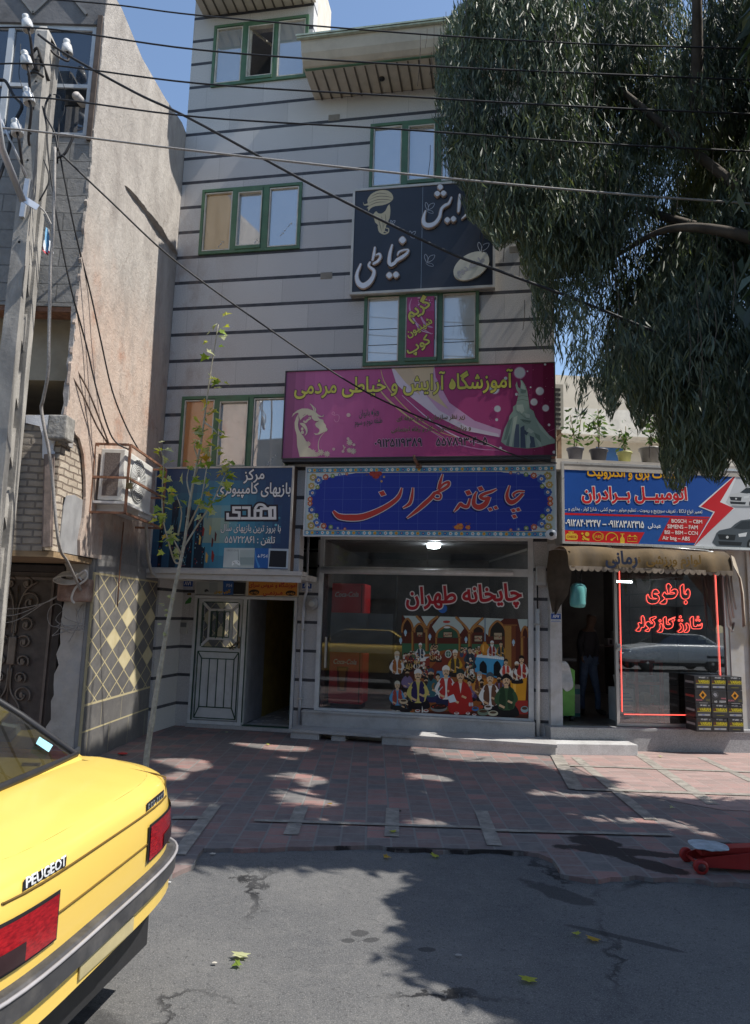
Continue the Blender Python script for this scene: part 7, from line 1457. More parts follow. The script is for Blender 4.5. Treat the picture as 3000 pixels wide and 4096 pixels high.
for i, (p, tl) in enumerate([((415, 380), (1.0, .35)), ((395, 925), (1, .35)), ((430, 1480), (1, .35)), ((250, 1950), (1, .35)), ((1010, 745), (-.6, .2))]):
    c = aty(*cA(*p), PY-.25 if i < 4 else PY+.25); ax = Vector((-.28, -.05, 1)).normalized() if i < 4 else Vector((-.12, -.05, 1)).normalized()
    q = MB(); q.lathe([(.02, .125), (.036, .11), (.038, .085), (.030, .072), (.032, .062), (.052, .045), (.058, .0), (.060, -.055), (.052, -.06), (.045, -.03)], c, ax, 18); o = obj('insulator', q, porc, PL); INS.append(c)
    foot = Vector(((lx(c.z-.35)+rx(c.z-.35))/2, PY, c.z-.35)) if i < 4 else Vector((rx(c.z-.12)-.02, PY+.15, c.z-.10))
    q = MB(); q.tube(cr([c-ax*.03, c-ax*.14+Vector((0, 0, 0)), c.lerp(foot, .7)-Vector((0, 0, .06)), foot], 5, False), .014, 6); obj('pin', q, pin, o)
q = MB(); e = Vector((rx(7.4), PY, 7.4))
q.tube(cr([(lx(7.55)-.02, PY-.02, 7.62), ((lx(7.6)+rx(7.6))/2, PY-.05, 7.72), (rx(7.6)-.02, PY-.03, 7.60), (rx(7.55)+.02, PY+.1, 7.45)], 5, False), .016, 6); q.tube(cr([(lx(7.4)-.02, PY-.02, 7.42), ((lx(7.4)+rx(7.4))/2, PY-.04, 7.44), (rx(7.4)+.02, PY-.02, 7.40)], 5, False), .014, 6)
q.bbox(lx(7.5)+.02, rx(7.5)-.03, PY-.05, PY-.002, 7.46, 7.60, .02); obj('cable_clamp', q, mat('clamp_black', (.035, .032, .03), .8, var=.4), PL)
q = MB()
a1, a2 = aty(*cB(345, 770), PY-.18), aty(*cB(20, -40), PY-.55); a3 = aty(*cA(-60, 1700), PY-.9)
q.tube([a3, a2, a1], .036, 10); b1_, b2_ = aty(*cB(365, 740), PY-.12), aty(*cB(570, 870), PY-.06); q.bar(b1_, b2_, .012, .07); c1_, c2_ = aty(*cB(420, 440), PY-.02), aty(*cB(330, 1010), PY-.02); q.bar(c1_, c2_, .05, .03, (0, 1, 0)); q.tube([aty(*cA(15, 1800), PY-.3), aty(*cB(400, 400), PY-.05)], .012, 6)
obj('lamp_arm', q, mat('galvanised', (.55, .57, .60), .35, .5, var=.12), PL)
q = MB()
def pw(pts, r, Y): q.tube(cr([aty(*p, Y) for p in pts], 5, False), r, 6)
pw([cA(760, 1420), cA(690, 1560), cA(690, 1740), cA(820, 2000), cA(870, 2256)], .011, PY-.03); pw([cA(640, 1600), cA(700, 1900), cA(720, 2256), cB(780, 500), cB(815, 700)], .009, PY-.03); pw([cA(890, 1790), cA(880, 2000), cB(860, 200)], .010, PY-.02); pw([cA(1110, 2030), cA(1060, 2150), cB(960, 70), cB(800, 130)], .013, PY-.03); pw([cB(590, 770), cB(740, 450), cB(660, 150)], .008, PY-.04)
pw([cA(0, 1200), cA(90, 1230), cA(200, 1430), cA(330, 1590), cA(240, 1800), cA(170, 2030), cA(130, 2256), cB(30, 300), cB(-40, 480)], .017, PY-.2)
pw([cA(800, 1420), cA(870, 1430), cA(910, 1480), cA(850, 1500), cA(840, 1430)], .005, PY-.03); pw([cA(880, 1050), cA(930, 1200), cA(980, 1400), cA(960, 1700), cA(900, 1780)], .003, PY-.05); pw([cA(310, 660), cA(300, 900), cA(285, 1120), cA(330, 1300), cA(370, 1430)], .0035, PY-.25)
obj('loose_cable', q, M['wire'], PL)
t = thing('cloth_rag', 'faded blue white and red cloth strip hanging from the pole', 'cloth', (-3.5, PY-.06, 4.7), WORLD)
q = MB(); q.smooth = True
rag = [[(690, 1180), (730, 1180)], [(668, 1250), (755, 1260)], [(650, 1360), (775, 1380)], [(645, 1450), (785, 1470)], [(650, 1520), (790, 1540)], [(690, 1570), (770, 1555)]]
vs = []
for i, (l, r) in enumerate(rag):
    L3, R3_ = aty(*cB(*l), PY-.08), aty(*cB(*r), PY-.05)
    for k in range(7): s_ = k/6; p = L3.lerp(R3_, s_); p.y += .03*sin(s_*10+i); vs.append(p)
for i in range(5):
    for k in range(6): q.cc = srgb('#b0404a') if (i == 4 or (k == 0 and i > 1)) else (srgb('#7fb4d8') if k in (2, 3) else srgb('#d8dde2')); q.add([vs[i*7+k], vs[i*7+k+1], vs[i*7+k+8], vs[i*7+k+7]], [(0, 1, 2, 3)])
obj('fabric', q, M['paint'], t)
q = MB(); q.tube(cr([aty(*cB(*p), PY-.06) for p in [(600, 860), (680, 940), (760, 1100), (800, 1160), (805, 1300), (780, 1380)]], 4, False), .009, 6); q.tube(cr([aty(*cB(*p), PY-.05) for p in [(660, 960), (700, 1080), (740, 1130), (720, 1200)]], 4, False), .007, 6); obj('cord', q, M['wiregrey'], t)
# ------------------------------------------------------------------ overhead lines
S_ = 1/.5507
def line(label, pts, r, m, ys, n=7, name='power_line', group='overhead power lines'):
    P = []
    for i, (x, y) in enumerate(pts): P.append(aty(x*S_, y*S_, ys[i] if isinstance(ys, (list, tuple)) else ys))
    P = cr(P, n, False); t = thing(name, label, 'cable', tuple(P[0]), WORLD, group); q = MB(); q.tube(P, r, 6); obj('strand', q, m, t)
YL = [6.55, 6.45, 6.3, 6.1, 5.95, 5.85]
line('topmost thin black power line, crossing the tower window', [(-30, -12), (237, 9), (440, 34), (881, 72), (1300, 97), (1700, 108)], .0075, M['wire'], YL)
line('black power line second from the top, leaving the highest insulator', [(-40, 62), (110, 64), (440, 110), (881, 142), (1300, 162), (1700, 178)], .0085, M['wire'], YL)
line('black power line third from the top, leaving the second insulator', [(-40, 142), (110, 143), (440, 184), (881, 212), (1300, 236), (1700, 253)], .0085, M['wire'], YL)
line('black power line fourth from the top, leaving the third insulator', [(-40, 216), (110, 217), (440, 258), (881, 285), (1300, 315), (1700, 336)], .0085, M['wire'], YL)
line('pale twisted cable, lowest of the level lines', [(-40, 283), (50, 286), (410, 330), (881, 382), (1300, 422), (1700, 452)], .010, M['wiregrey'], YL)
line('thick black cable sagging steeply from the pole top across the salon sign', [(84, 76), (150, 122), (300, 205), (420, 262), (700, 414), (978, 551), (1100, 597), (1280, 664), (1460, 738)], .013, M['wire'], [6.7, 6.7, 6.68, 6.6, 6.4, 6.25, 6.15, 6.1, 6.1])
line('thin black cable slanting down from the pole to the tiled sign', [(136, 341), (240, 440), (380, 570), (560, 702), (769, 842), (900, 908), (1050, 968), (1150, 1008), (1226, 1020)], .010, M['wire'], [6.75, 7.0, 7.4, 7.8, 8.2, 8.5, 8.75, 8.9, 9.05])
line('thick grey cable hanging down the pole to the junction box', [(121, 325), (118, 480), (111, 600), (108, 740), (106, 820), (95, 880), (91, 900), (99, 950), (112, 1022), (129, 1193), (150, 1240), (178, 1300)], .016, M['wiregrey'], [6.6, 6.6, 6.62, 6.65, 6.7, 6.8, 6.85, 6.9, 7.0, 7.1, 7.5, 7.98], name='drop_cable', group='cables dropping down the side wall')
line('longer dark cable hanging from the pole across the plaster to the air conditioner', [(130, 330), (145, 410), (170, 530), (198, 640), (220, 740), (247, 860), (278, 940), (305, 990)], .009, M['wire'], [6.8, 6.9, 7.1, 7.4, 7.6, 7.9, 8.2, 8.5], name='drop_cable', group='cables dropping down the side wall')
line('dark cable hanging to the front corner of the rusty cage', [(120, 450), (140, 560), (160, 650), (190, 760), (216, 870), (248, 965), (288, 992)], .009, M['wire'], [6.8, 6.95, 7.1, 7.4, 7.6, 7.85, 7.93], name='drop_cable', group='cables dropping down the side wall')
line('upper brown cable from the broken wall edge to the top of the cage', [(155, 792), (192, 856), (221, 928), (240, 978)], .010, mat('brown_cable', (.16, .115, .09), .7), [7.25, 7.5, 7.75, 7.93], name='drop_cable', group='cables dropping down the side wall')
line('lower brown cable from the broken wall edge to the top of the cage', [(152, 818), (184, 874), (213, 938), (238, 978)], .010, mat('brown_cable_low', (.16, .115, .09), .7), [7.2, 7.45, 7.75, 7.93], name='drop_cable', group='cables dropping down the side wall')
# ------------------------------------------------------------------ sapling on the pavement
SP = thing('sapling', 'slim young plane tree with sparse yellow green leaves on the pavement', 'tree', (gD(318, 1718).x, gD(318, 1718).y, 0), WORLD)
SY = 7.60; sp = lambda x, y, dy=0: aty(x*S_, y*S_, SY+dy)
bark = mat('pale_bark', (.40, .37, .29), .85, var=.25, scale=20, bump=.4, bscale=40, dirt=(.25, .22, .16), dscale=12)
tr = [(318, 1722), (325, 1650), (336, 1580), (346, 1515), (357, 1450), (366, 1395), (376, 1340), (386, 1290), (397, 1240), (406, 1195), (413, 1145), (421, 1090), (430, 1040), (441, 985), (449, 930), (457, 870), (464, 820), (471, 775), (481, 715)]
P = cr([sp(*p) for p in tr], 4, False); q = MB(); q.tube(P, [.034*(1-.86*(i/(len(P)-1))**.8)*(1+.12*(i % 7 == 0)) for i in range(len(P))], 9); obj('trunk', q, bark, SP)
BR = [[(397, 1240), (385, 1237), (371, 1193), (359, 1142), (357, 1086), (360, 1015), (350, 985)], [(404, 1207), (433, 1160), (466, 1109), (485, 1070), (497, 1044), (506, 1022)], [(410, 1170), (425, 1140), (443, 1100), (452, 1050), (458, 1015), (460, 985)], [(420, 1095), (412, 1060), (416, 1030)], [(428, 1050), (445, 1010), (462, 985)], [(400, 1222), (386, 1195), (380, 1180)], [(392, 1180), (400, 1130), (388, 1090)], [(449, 930), (470, 945), (482, 960)], [(436, 1010), (428, 985), (432, 970)]]
q = MB(); twig = []
for b_ in BR:
    P = cr([sp(p[0], p[1], .12*sin(i*1.3+b_[0][0])*(i > 0)) for i, p in enumerate(b_)], 4, False); q.tube(P, [.011*(1-.7*i/(len(P)-1)) for i in range(len(P))], 6); twig += P[6:]
obj('branch', q, bark, SP)
LV = [leafmat('plane_leaf_yellow', (.42, .42, .06), .4), leafmat('plane_leaf_green', (.20, .28, .05), .4), leafmat('plane_leaf_pale', (.45, .46, .26), .3), leafmat('plane_leaf_orange', (.45, .28, .04), .35)]
lobes = [(0, 0), (.18, .05), (.50, -.02), (.36, .22), (.62, .42), (.30, .48), (.22, .60), (.0, 1.0), (-.22, .60), (-.30, .48), (-.62, .42), (-.36, .22), (-.50, -.02), (-.18, .05)]
ltri = tessellate_polygon([[Vector((p[0], p[1], 0)) for p in lobes]])
def palm_leaf(q, P, d, nrm, s_, ci, fold=.25):
    d = d.normalized(); sd = d.cross(nrm).normalized(); n2 = sd.cross(d); q.cm = ci
    q.add([P+d*(p[1]*s_)+sd*(p[0]*s_)+n2*(fold*abs(p[0])*s_-.18*s_*p[1]*p[1]) for p in lobes], ltri)
rl = random.Random(21); q = MB()
spots = twig+[sp(*p) for p in [(487, 708), (462, 748), (470, 735), (478, 770), (490, 742), (462, 775), (478, 828), (484, 850), (470, 830), (452, 880), (460, 905), (482, 915), (445, 915), (430, 950), (440, 955)]]
for i in range(165):
    P = rl.choice(spots) if i >= 15 else spots[-15+i]
    P = P+Vector((rl.gauss(0, .035), rl.gauss(0, .06), rl.gauss(0, .035))); az = rl.uniform(0, 6.28); d = Vector((cos(az), .5*sin(az), rl.uniform(-.7, .5))); nrm = Vector((rl.gauss(0, .6), -.5+rl.gauss(0, .5), 1))
    palm_leaf(q, P, d, nrm, rl.uniform(.055, .12), rl.choices([0, 1, 2, 3], [5, 5, 3, 1])[0])
for p in [(372, 1315), (358, 1330), (360, 1345), (370, 1352), (352, 1375), (383, 1318), (362, 1395)]:
    for k in range(3): az = rl.uniform(0, 6.28); palm_leaf(q, sp(*p)+Vector((rl.gauss(0, .012), rl.gauss(0, .02), rl.gauss(0, .012))), Vector((cos(az), sin(az), .3)), Vector((0, -.6, 1)), .045, 2)
obj('leaves', q, LV, SP)
# fallen leaves and litter
def fallen(x, y, s_, ci, label, z=None, rot=None):
    g_ = gD(x, y, 0 if z is None else z); t = MB(); az = rot if rot is not None else rl.uniform(0, 6.28)
    palm_leaf(t, Vector((g_.x, g_.y, (z or 0)+.018)), Vector((cos(az), sin(az), .08)), Vector((.1, -.1, 1)), s_, 0, .2); tag(obj('fallen_leaf', t, [LV[ci]]), label, 'leaf', 'fallen leaves on the ground')
fallen(528, 2118, .085, 2, 'biggest yellow fallen leaf alone on sunlit asphalt near the front', RZ, 1.6); fallen(530, 2130, .05, 1, 'small green leaf scrap touching the biggest yellow fallen leaf', RZ)
for x, y, s_, ci, lb, z_ in [(868, 1838, .06, 0, 'yellow fallen leaf on the pale strip at the pavement edge', 0), (953, 1892, .07, 0, 'yellow green fallen leaf on shaded asphalt just below the pavement edge', RZ), (845, 1893, .06, 3, 'brown fallen leaf on shaded asphalt left of centre below the pavement', RZ), (1165, 2172, .08, 0, 'yellow fallen leaf on dark asphalt at the bottom of the picture', RZ), (1306, 2080, .07, 3, 'orange brown fallen leaf beside the crack in the dark asphalt', RZ), (1275, 2066, .05, 0, 'small yellow fallen leaf above the orange brown one on dark asphalt', RZ), (1120, 1875, .06, 1, 'green fallen leaf on the asphalt beside the oil stain', RZ), (728, 1776, .05, 3, 'brown fallen leaf on the red pavers left of the central strip', 0), (590, 1642, .05, 0, 'pale fallen leaf on the pavers in front of the open door', 0), (500, 1616, .05, 2, 'dry leaf on the pavement close to the white door', 0), (1455, 1668, .06, 2, 'dry pale leaf on the sunlit new paving right of the step', 0), (1483, 1782, .05, 2, 'pale curled leaf on the sunlit paving near the strips crossing', 0)]: fallen(x, y, s_, ci, lb, z_)
def litter(x, y, label, c_, s_, z=0.0, cat='litter'):
    g_ = gD(x, y, z); bm = bmesh.new(); bmesh.ops.create_icosphere(bm, subdivisions=2, radius=1); t = MB(); t.add([(g_.x+v.co.x*s_*(1+.5*noise.noise(v.co*3+Vector((x, y, 0)))), g_.y+v.co.y*s_*.6, z+.012+(v.co.z+.8)*s_*.22*(1+.6*noise.noise(v.co*4))) for v in bm.verts], [[v.index for v in f.verts] for f in bm.faces]); bm.free(); tag(obj('litter_scrap', t, mat('scrap', c_, .6)), label, cat)
litter(270, 1664, 'crumpled red wrapper on the pavement by the diamond tiled wall', (.5, .03, .03), .06)
litter(472, 2127, 'small white curled paper scrap on sunlit asphalt left of the big leaf', (.5, .47, .4), .014, RZ); litter(372, 1948, 'white paper scrap on the asphalt behind the taxi bumper', (.55, .56, .56), .015, RZ); litter(1010, 2110, 'grey flattened scrap on sunlit asphalt right of the big leaf', (.28, .27, .26), .018, RZ); litter(468, 1885, 'pale torn scrap at the broken corner of the paving', (.45, .41, .35), .022, RZ)
# ------------------------------------------------------------------ cars
def paint_mat(name, c, rough=.22):
    k = N(name); c = srgb(c) if isinstance(c, str) else c
    col = k.mix(k.math('MULTIPLY', k.ramp(k.noise(3, 7, .7), .45, .8), .25), c, tuple(x*.85+.06 for x in c))
    k.p.inputs['Coat Weight'].default_value = .5; k.p.inputs['Coat Roughness'].default_value = .08
    return k.fin(col, k.math('ADD', k.math('MULTIPLY', k.noise(8, 5), .25), rough), 0, .5)
def make_car(fr, paint, label, cat, tilt=0.0, taxi=True):
    T = thing('taxi' if taxi else 'parked_car', label, cat, (-2.2, 0, 0), fr)
    LEN = 4.35
    def tz(p): return (p[0], p[1], p[2]+tilt*p[1])
    def rear_u(v, hw, ur, a=.42, p=4.2):
        t = min(1, abs(v)/hw); return ur-a*(1-(1-t**p)**(1/p))
    def ring(z, hw, ur, ufr, top=False):
        n = 18; vs_ = [hw*sin(pi/2*(k/n)) for k in range(n+1)]; vs_ = sorted(set([-x for x in vs_]+vs_))
        R_ = [(rear_u(v, hw, ur), v, z) for v in vs_]; mid = [(ur-.42-(LEN-.84)*k/10, hw, z) for k in range(1, 10)]
        Fr = [(-LEN+ufr+(.42-.42*(1-(abs(v)/hw)**4.2)**(1/4.2) if abs(v) < hw else .42), v, z) for v in reversed(vs_)]; mid2 = [(-LEN+.42+(LEN-.84)*k/10+ufr*0, -hw, z) for k in range(1, 10)]
        out = R_+mid+Fr+mid2
        def hood(u):  # shoulder line falls along the bonnet and rises a little towards the rear window
            if u > -.45: return .05*(-u/.45)
            if u > -2.7: return .05
            return .05-.20*((-u-2.7)/1.65)**1.4
        return [tz((u, v, zz+(hood(u)*max(0, (zz-.62)/.34) if zz > .62 else 0))) for u, v, zz in out]
    LV_ = [(.33, .74, -.10, .10), (.40, .79, -.04, .04), (.44, .81, -.01, .0), (.52, .815, .0, 0), (.60, .82, .0, .0), (.66, .82, .003, .02), (.74, .815, .004, .03), (.80, .806, .002, .04), (.86, .79, -.004, .06), (.90, .775, -.010, .08), (.925, .755, -.022, .10), (.940, .73, -.042, .13), (.948, .69, -.075, .18)]
    q = MB(); q.smooth = True; rings = [ring(*l) for l in LV_]; n = len(rings[0]); vs = [p for r in rings for p in r]
    q.add(vs, [(i*n+k, i*n+(k+1) % n, (i+1)*n+(k+1) % n, (i+1)*n+k) for i in range(len(rings)-1) for k in range(n)])
    # deck / bonnet cap: strips across
    top = rings[-1]; N2 = 37
    half = n//2
    # pair points of equal u on both sides
    L_ = top[18:18+1+18+10]; 
    vs2 = []; us_ = sorted(set(round(p[0], 4) for p in top))
    def width_at(u):
        best = 0
        for a_, b_ in zip(top, top[1:]+top[:1]):
            if (a_[0]-u)*(b_[0]-u) <= 0 and abs(a_[0]-b_[0]) > 1e-9:
                t_ = (u-a_[0])/(b_[0]-a_[0]); best = max(best, abs(a_[1]+(b_[1]-a_[1])*t_))
        return best
    def ztop(u, v): 
        b = min(top, key=lambda p: abs(p[0]-u)+(0 if p[1]*v >= 0 else 9)); return b[2]
    us_ = [-.0751-.006*k**1.6 for k in range(0, 24)]; us_ = [u for u in us_ if u > -LEN+.2]; us_ += [us_[-1]-.12*k for k in range(1, 60) if us_[-1]-.12*k > -LEN+.22]
    rows = []
    for u in us_:
        w_ = max(.02, width_at(u)); zc = .948+ (0.05*(-u/.45) if u > -.45 else .05 if u > -2.7 else .05-.20*((-u-2.7)/1.65)**1.4)*.95
        rows.append([tz((u, w_*s_, zc+.016*min(1, len(rows)/8)*(1-s_**2))) for s_ in (-1, -.9, -.7, -.35, 0, .35, .7, .9, 1)])
    q.add([p for r in rows for p in r], [(i*9+k, i*9+k+1, (i+1)*9+k+1, (i+1)*9+k) for i in range(len(rows)-1) for k in range(8)])
    # greenhouse: roof and pillars
    GH = [(.985, .675, -.47, -3.15, .10), (1.02, .665, -.52, -3.08, .10), (1.20, .62, -.80, -2.78, .12), (1.33, .565, -1.02, -2.52, .15), (1.375, .52, -1.12, -2.42, .16), (1.395, .44, -1.25, -2.3, .16)]
    def grin(z, hw, ub, uf, c):
        P = [(ub-c*.55, -hw), (ub-c*.1, -hw*.97), (ub, -hw*.90), (ub+.015, -hw*.4), (ub+.02, 0), (ub+.015, hw*.4), (ub, hw*.90), (ub-c*.1, hw*.97), (ub-c*.55, hw), (ub-.5*(ub-uf), hw*1.01), (uf+c*.5, hw), (uf, hw*.8), (uf-.03, 0), (uf, -hw*.8), (uf+c*.5, -hw), (ub-.5*(ub-uf), -hw*1.01)]
        return [tz((u, v, z)) for u, v in P]
    G_ = [grin(*g_) for g_ in GH]; m_ = 16
    q.add([p for r in G_ for p in r], [(i*m_+k, i*m_+(k+1) % m_, (i+1)*m_+(k+1) % m_, (i+1)*m_+k) for i in range(len(G_)-1) for k in range(m_) if not ((2 <= k <= 5) or (k in (8, 9, 10, 14, 15, 7+8)) or k in (11, 12)) or i in (0, 4)])
    q.add(G_[-1], [tuple(range(m_))])
    obj('body', q, paint, T)
    sealm = M['black']; gm = CARGLASS
    def panel(name, idx, lv, m, off=.004):
        qq = MB(); qq.smooth = True; vs = []
        for i in lv:
            for k in idx: p = G_[i][k % m_]; vs.append((p[0]+off*(1 if idx[0] < 8 else 0), p[1], p[2]+off*.5))
        w_ = len(idx); qq.add(vs, [(i*w_+k, i*w_+k+1, (i+1)*w_+k+1, (i+1)*w_+k) for i in range(len(lv)-1) for k in range(w_-1)]); return obj(name, qq, m, T)
    rw = panel('rear_window', [2, 3, 4, 5, 6], [1, 2, 3, 4], gm)
    qq = MB(); e = [G_[1][k] for k in (2, 3, 4, 5, 6)]+[G_[i][6] for i in (2, 3, 4)]+[G_[4][k] for k in (5, 4, 3, 2)]+[G_[i][2] for i in (3, 2)]
    qq.tube([(p[0]+.006, p[1], p[2]+.004) for p in e], .016, 6, closed=True); obj('window_seal', qq, sealm, rw)
    panel('side_window', [8, 9, 10], [1, 2, 3, 4], gm); panel('side_window', [14, 15, 16], [1, 2, 3, 4], gm); panel('windscreen', [11, 12, 13], [1, 2, 3, 4], gm)
    qq = MB(); qq.box(-3.0, -.56, -.60, .60, .90, .93); qq.box(-.80, -.58, -.6, .6, .93, 1.0); obj('parcel_shelf', qq, mat('car_shelf', (.22, .23, .22), .8), T)
    qq = MB()
    for s_ in (-.34, .34): qq.bbox(-1.02, -.88, s_-.17, s_+.17, .96, 1.20, .05)
    qq.box(-1.06, -.96, -.6, .6, .93, 1.06); obj('seat', qq, mat('seat_grey', (.30, .31, .29), .8), T)
    # bumper
    def bump(z0, z1, off, hw, name, m, par, wrap=.75):
        qq = MB(); qq.smooth = False; ws = [hw*sin(pi/2*k/14) for k in range(15)]; ws = sorted(set([-x for x in ws]+ws)); O_ = [(rear_u(v, hw, off), v) for v in ws]; O_ = [(off-.42-wrap, -hw)]+O_+[(off-.42-wrap, hw)]
        I_ = [(u-.10 if abs(v) < hw*.9 else u, v*.93) for u, v in O_]; nn = len(O_)
        vs = [tz((u, v, z0)) for u, v in O_]+[tz((u, v, z1-.012)) for u, v in O_]+[tz((u-.012, v*.99, z1)) for u, v in O_]+[tz((u, v, z1+.004)) for u, v in I_]+[tz((u, v, z0)) for u, v in I_]
        qq.add(vs, [(r*nn+k, r*nn+k+1, (r+1)*nn+k+1, (r+1)*nn+k) for r in range(4) for k in range(nn-1)]); return obj(name, qq, m, par), O_
    bm_ = mat('bumper_grey', (.045, .045, .049), .6, var=.3, scale=6, dirt=(.15, .14, .13), dscale=5, damt=.5)
    bo, OL = bump(.525, .612, .045, .84, 'bumper', bm_, T)
    qq = MB(); qq.tube([tz((u+.002, v*1.002, .600)) for u, v in OL], .007, 6); obj('bumper_trim', qq, mat('trim_pale', (.30, .29, .30), .4), bo)
    bump(.44, .520, .022, .825, 'valance', paint, T)
    qq = MB(); qq.box(-4.1, -.12, -.68, .68, .19, .35); obj('underbody', qq, M['black'], T)
    def patch(name, va, vb, za, zb, off, m, par, nv=10, nz=3, cut=0):
        qq = MB(); qq.smooth = True; vs = []
        for j in range(nz+1):
            z = za+(zb-za)*j/nz; hw = .82 if z < .72 else .806
            for k in range(nv+1): v = va+(vb-va)*k/nv+(cut*(1-j/nz) if k == 0 else 0); s_ = 1 if v > 0 else -1; vv = min(abs(v), hw*.998); vs.append(tz((rear_u(vv, hw, .004)+off, vv*s_, z)))
        qq.add(vs, [(j*(nv+1)+k, j*(nv+1)+k+1, (j+1)*(nv+1)+k+1, (j+1)*(nv+1)+k) for j in range(nz) for k in range(nv)]); return obj(name, qq, m, par)
    rl_ = N('lamp_red'); rcol = rl_.mix(rl_.ramp(rl_.noise(40, 4, .6, stretch=(1, 1, 3)), .35, .7), (.20, .008, .012), (.42, .015, .02)); rl_.p.inputs['Coat Weight'].default_value = .6; rm_ = rl_.fin(rcol, .15, 0, .6)
    for s_ in (-1, 1):
        tl = patch('taillight', s_*.345, s_*.775, .665, .805, .012, rm_, T); 
        patch('lamp_surround', s_*.333, s_*.78, .655, .815, .007, M['black'], tl); patch('reverse_lamp', s_*.50, s_*.775, .668, .725, .016, mat('lamp_dark', (.035, .02, .022), .2), tl)
    # seams, badges, plate
    qq = MB()
    def seam(pts, r=.0045): qq.tube([tz(p) for p in pts], r, 5)
    for z, lim in ((.865, .58), (.735, .335)): seam([(rear_u(v, .79 if z > .8 else .812, -.003 if z > .8 else .005)+.001, v, z) for v in [lim*(k/14*2-1) for k in range(15)]])
    for s_ in (-1, 1): seam([(rear_u(.6, .79, -.003)+.001, s_*.60, .80), (rear_u(.6, .775, -.01)+.001, s_*.60, .90), (-.05, s_*.60, .9445), (-.10, s_*.60, .956), (-.30, s_*.60, .979), (-.48, s_*.60, .998)]); seam([(rear_u(.58, .79, -.003)+.001, s_*.58, .865), (rear_u(.8, .79, -.003)+.0, s_*.76, .858)])
    obj('panel_seam', qq, mat('seam_dark', (.12, .07, .01), .7), T)
    if taxi:
        qq = MB(); v0, v1, z0, z1 = -.508, -.292, .872, .905
        uu = lambda v, z: rear_u(v, .79, -.003)+.004-.004*(z-.86)/.04
        A2 = Art(0, None, .0008, to3=lambda v, d, z: tz((rear_u(v, .785, -.006)+.003-.35*max(0, z-.895)-d, v, z)))
        A2.poly([(v0, z0), (v1, z0), (v1+.006, z1), (v0+.006, z1)], '#2a2b30', 1, raw=True); A2.text('PEUGEOT', (v0+.012, z0+.007), (v1-.004, z0+.007), h=.95, col='#d6d8dc', layer=4, bold=.025, slant=.05)
        obj('badge', A2, attr_mat('badge_print', .25, .6), T)
        A3 = Art(0, None, .0008, to3=lambda v, d, z: tz((rear_u(v, .785, -.006)+.003-.35*max(0, z-.895)-d, v, z))); A3.poly([(.32, .873), (.54, .873), (.545, .905), (.325, .905)], '#2a2b30', 1, raw=True)
        for i in range(7): x = .335+i*.028+(.012 if i > 2 else 0); A3.poly([(x, .879), (x+.018, .879), (x+.019, .899), (x+.001, .899)], '#7d8188', 3, raw=True); A3.poly([(x+.005, .884), (x+.013, .884), (x+.0135, .894), (x+.0055, .894)], '#2a2b30', 4, raw=True)
        obj('badge', A3, attr_mat('badge_print2', .25, .6), T)
        qq = MB(); qq.bbox(.024, .032, -.20, .20, .455, .515, .004); obj('licence_plate', qq, mat('plate_pale', (.42, .36, .20), .4), T)
        qq = MB(); c = [tz((-.63, .40, 1.10)), tz((-.66, .47, 1.115)), tz((-.60, .49, 1.075)), tz((-.575, .42, 1.06))]; qq.quad(*[(p[0]+.028, p[1], p[2]+.012) for p in c]); obj('window_sticker', qq, mat('sticker_cyan', (.30, .62, .72), .4), rw)
    tyre, rim = M['black'], M['alu']
    for u in (-.85, -3.5):
        for s_ in (-.70, .70):
            qq = MB(); qq.lathe([(.20, -.085), (.285, -.085), (.305, -.06), (.305, .06), (.285, .085), (.20, .085)], (u, s_, .305), (0, 1, 0), 28); wh = obj('wheel', qq, tyre, T)
            qq = MB(); qq.lathe([(.20, .07), (.17, .06), (.06, .085), (.01, .088)], (u, s_, .305), (0, 1 if s_ > 0 else -1, 0), 24); obj('rim', qq, rim, wh)
    return T
CARGLASS = glass('car_glass', (.34, .37, .36), .07, .06)
CARF = Frame(-.995, 2.878, radians(8))
taxi = make_car(CARF, paint_mat('taxi_yellow', (.76, .53, .115)), 'yellow taxi sedan seen from behind at the left edge of the road', 'taxi', .035, True)
# the far side of the street (seen in the shop windows)
OPF = Frame(16.1, -6.0, 0)
make_car(OPF, paint_mat('white_paint', (.62, .62, .60)), 'white sedan parked on the far side of the street', 'car', 0, False)
t = thing('opposite_building', 'flat fronted building on the far side of the street', 'building', (0, -12, 0), WORLD)
q = MB(); hol = []
for i in range(9):
    for j in range(3): x = -17+i*4.2; hol.append([(x, 1.0+j*3.3), (x, 2.6+j*3.3), (x+1.7, 2.6+j*3.3), (x+1.7, 1.0+j*3.3)])
q.plate([(-20, -.06), (20, -.06), (20, 10.5), (-20, 10.5)], hol, lambda x, z, d: (x, d, z), -12, -12.3); q.box(-20, 20, -16, -12.31, 10.2, 10.4); obj('wall', q, mat('tree_shaded_render', (.16, .15, .13), .85, var=.4, scale=1.0), t)  # render colour darkened to hold the shade of street trees
q = MB(); q.box(-19.9, 19.9, -12.6, -12.5, 0, 10.2); obj('window', q, mat('opposite_window', (.06, .07, .08), .2), t)
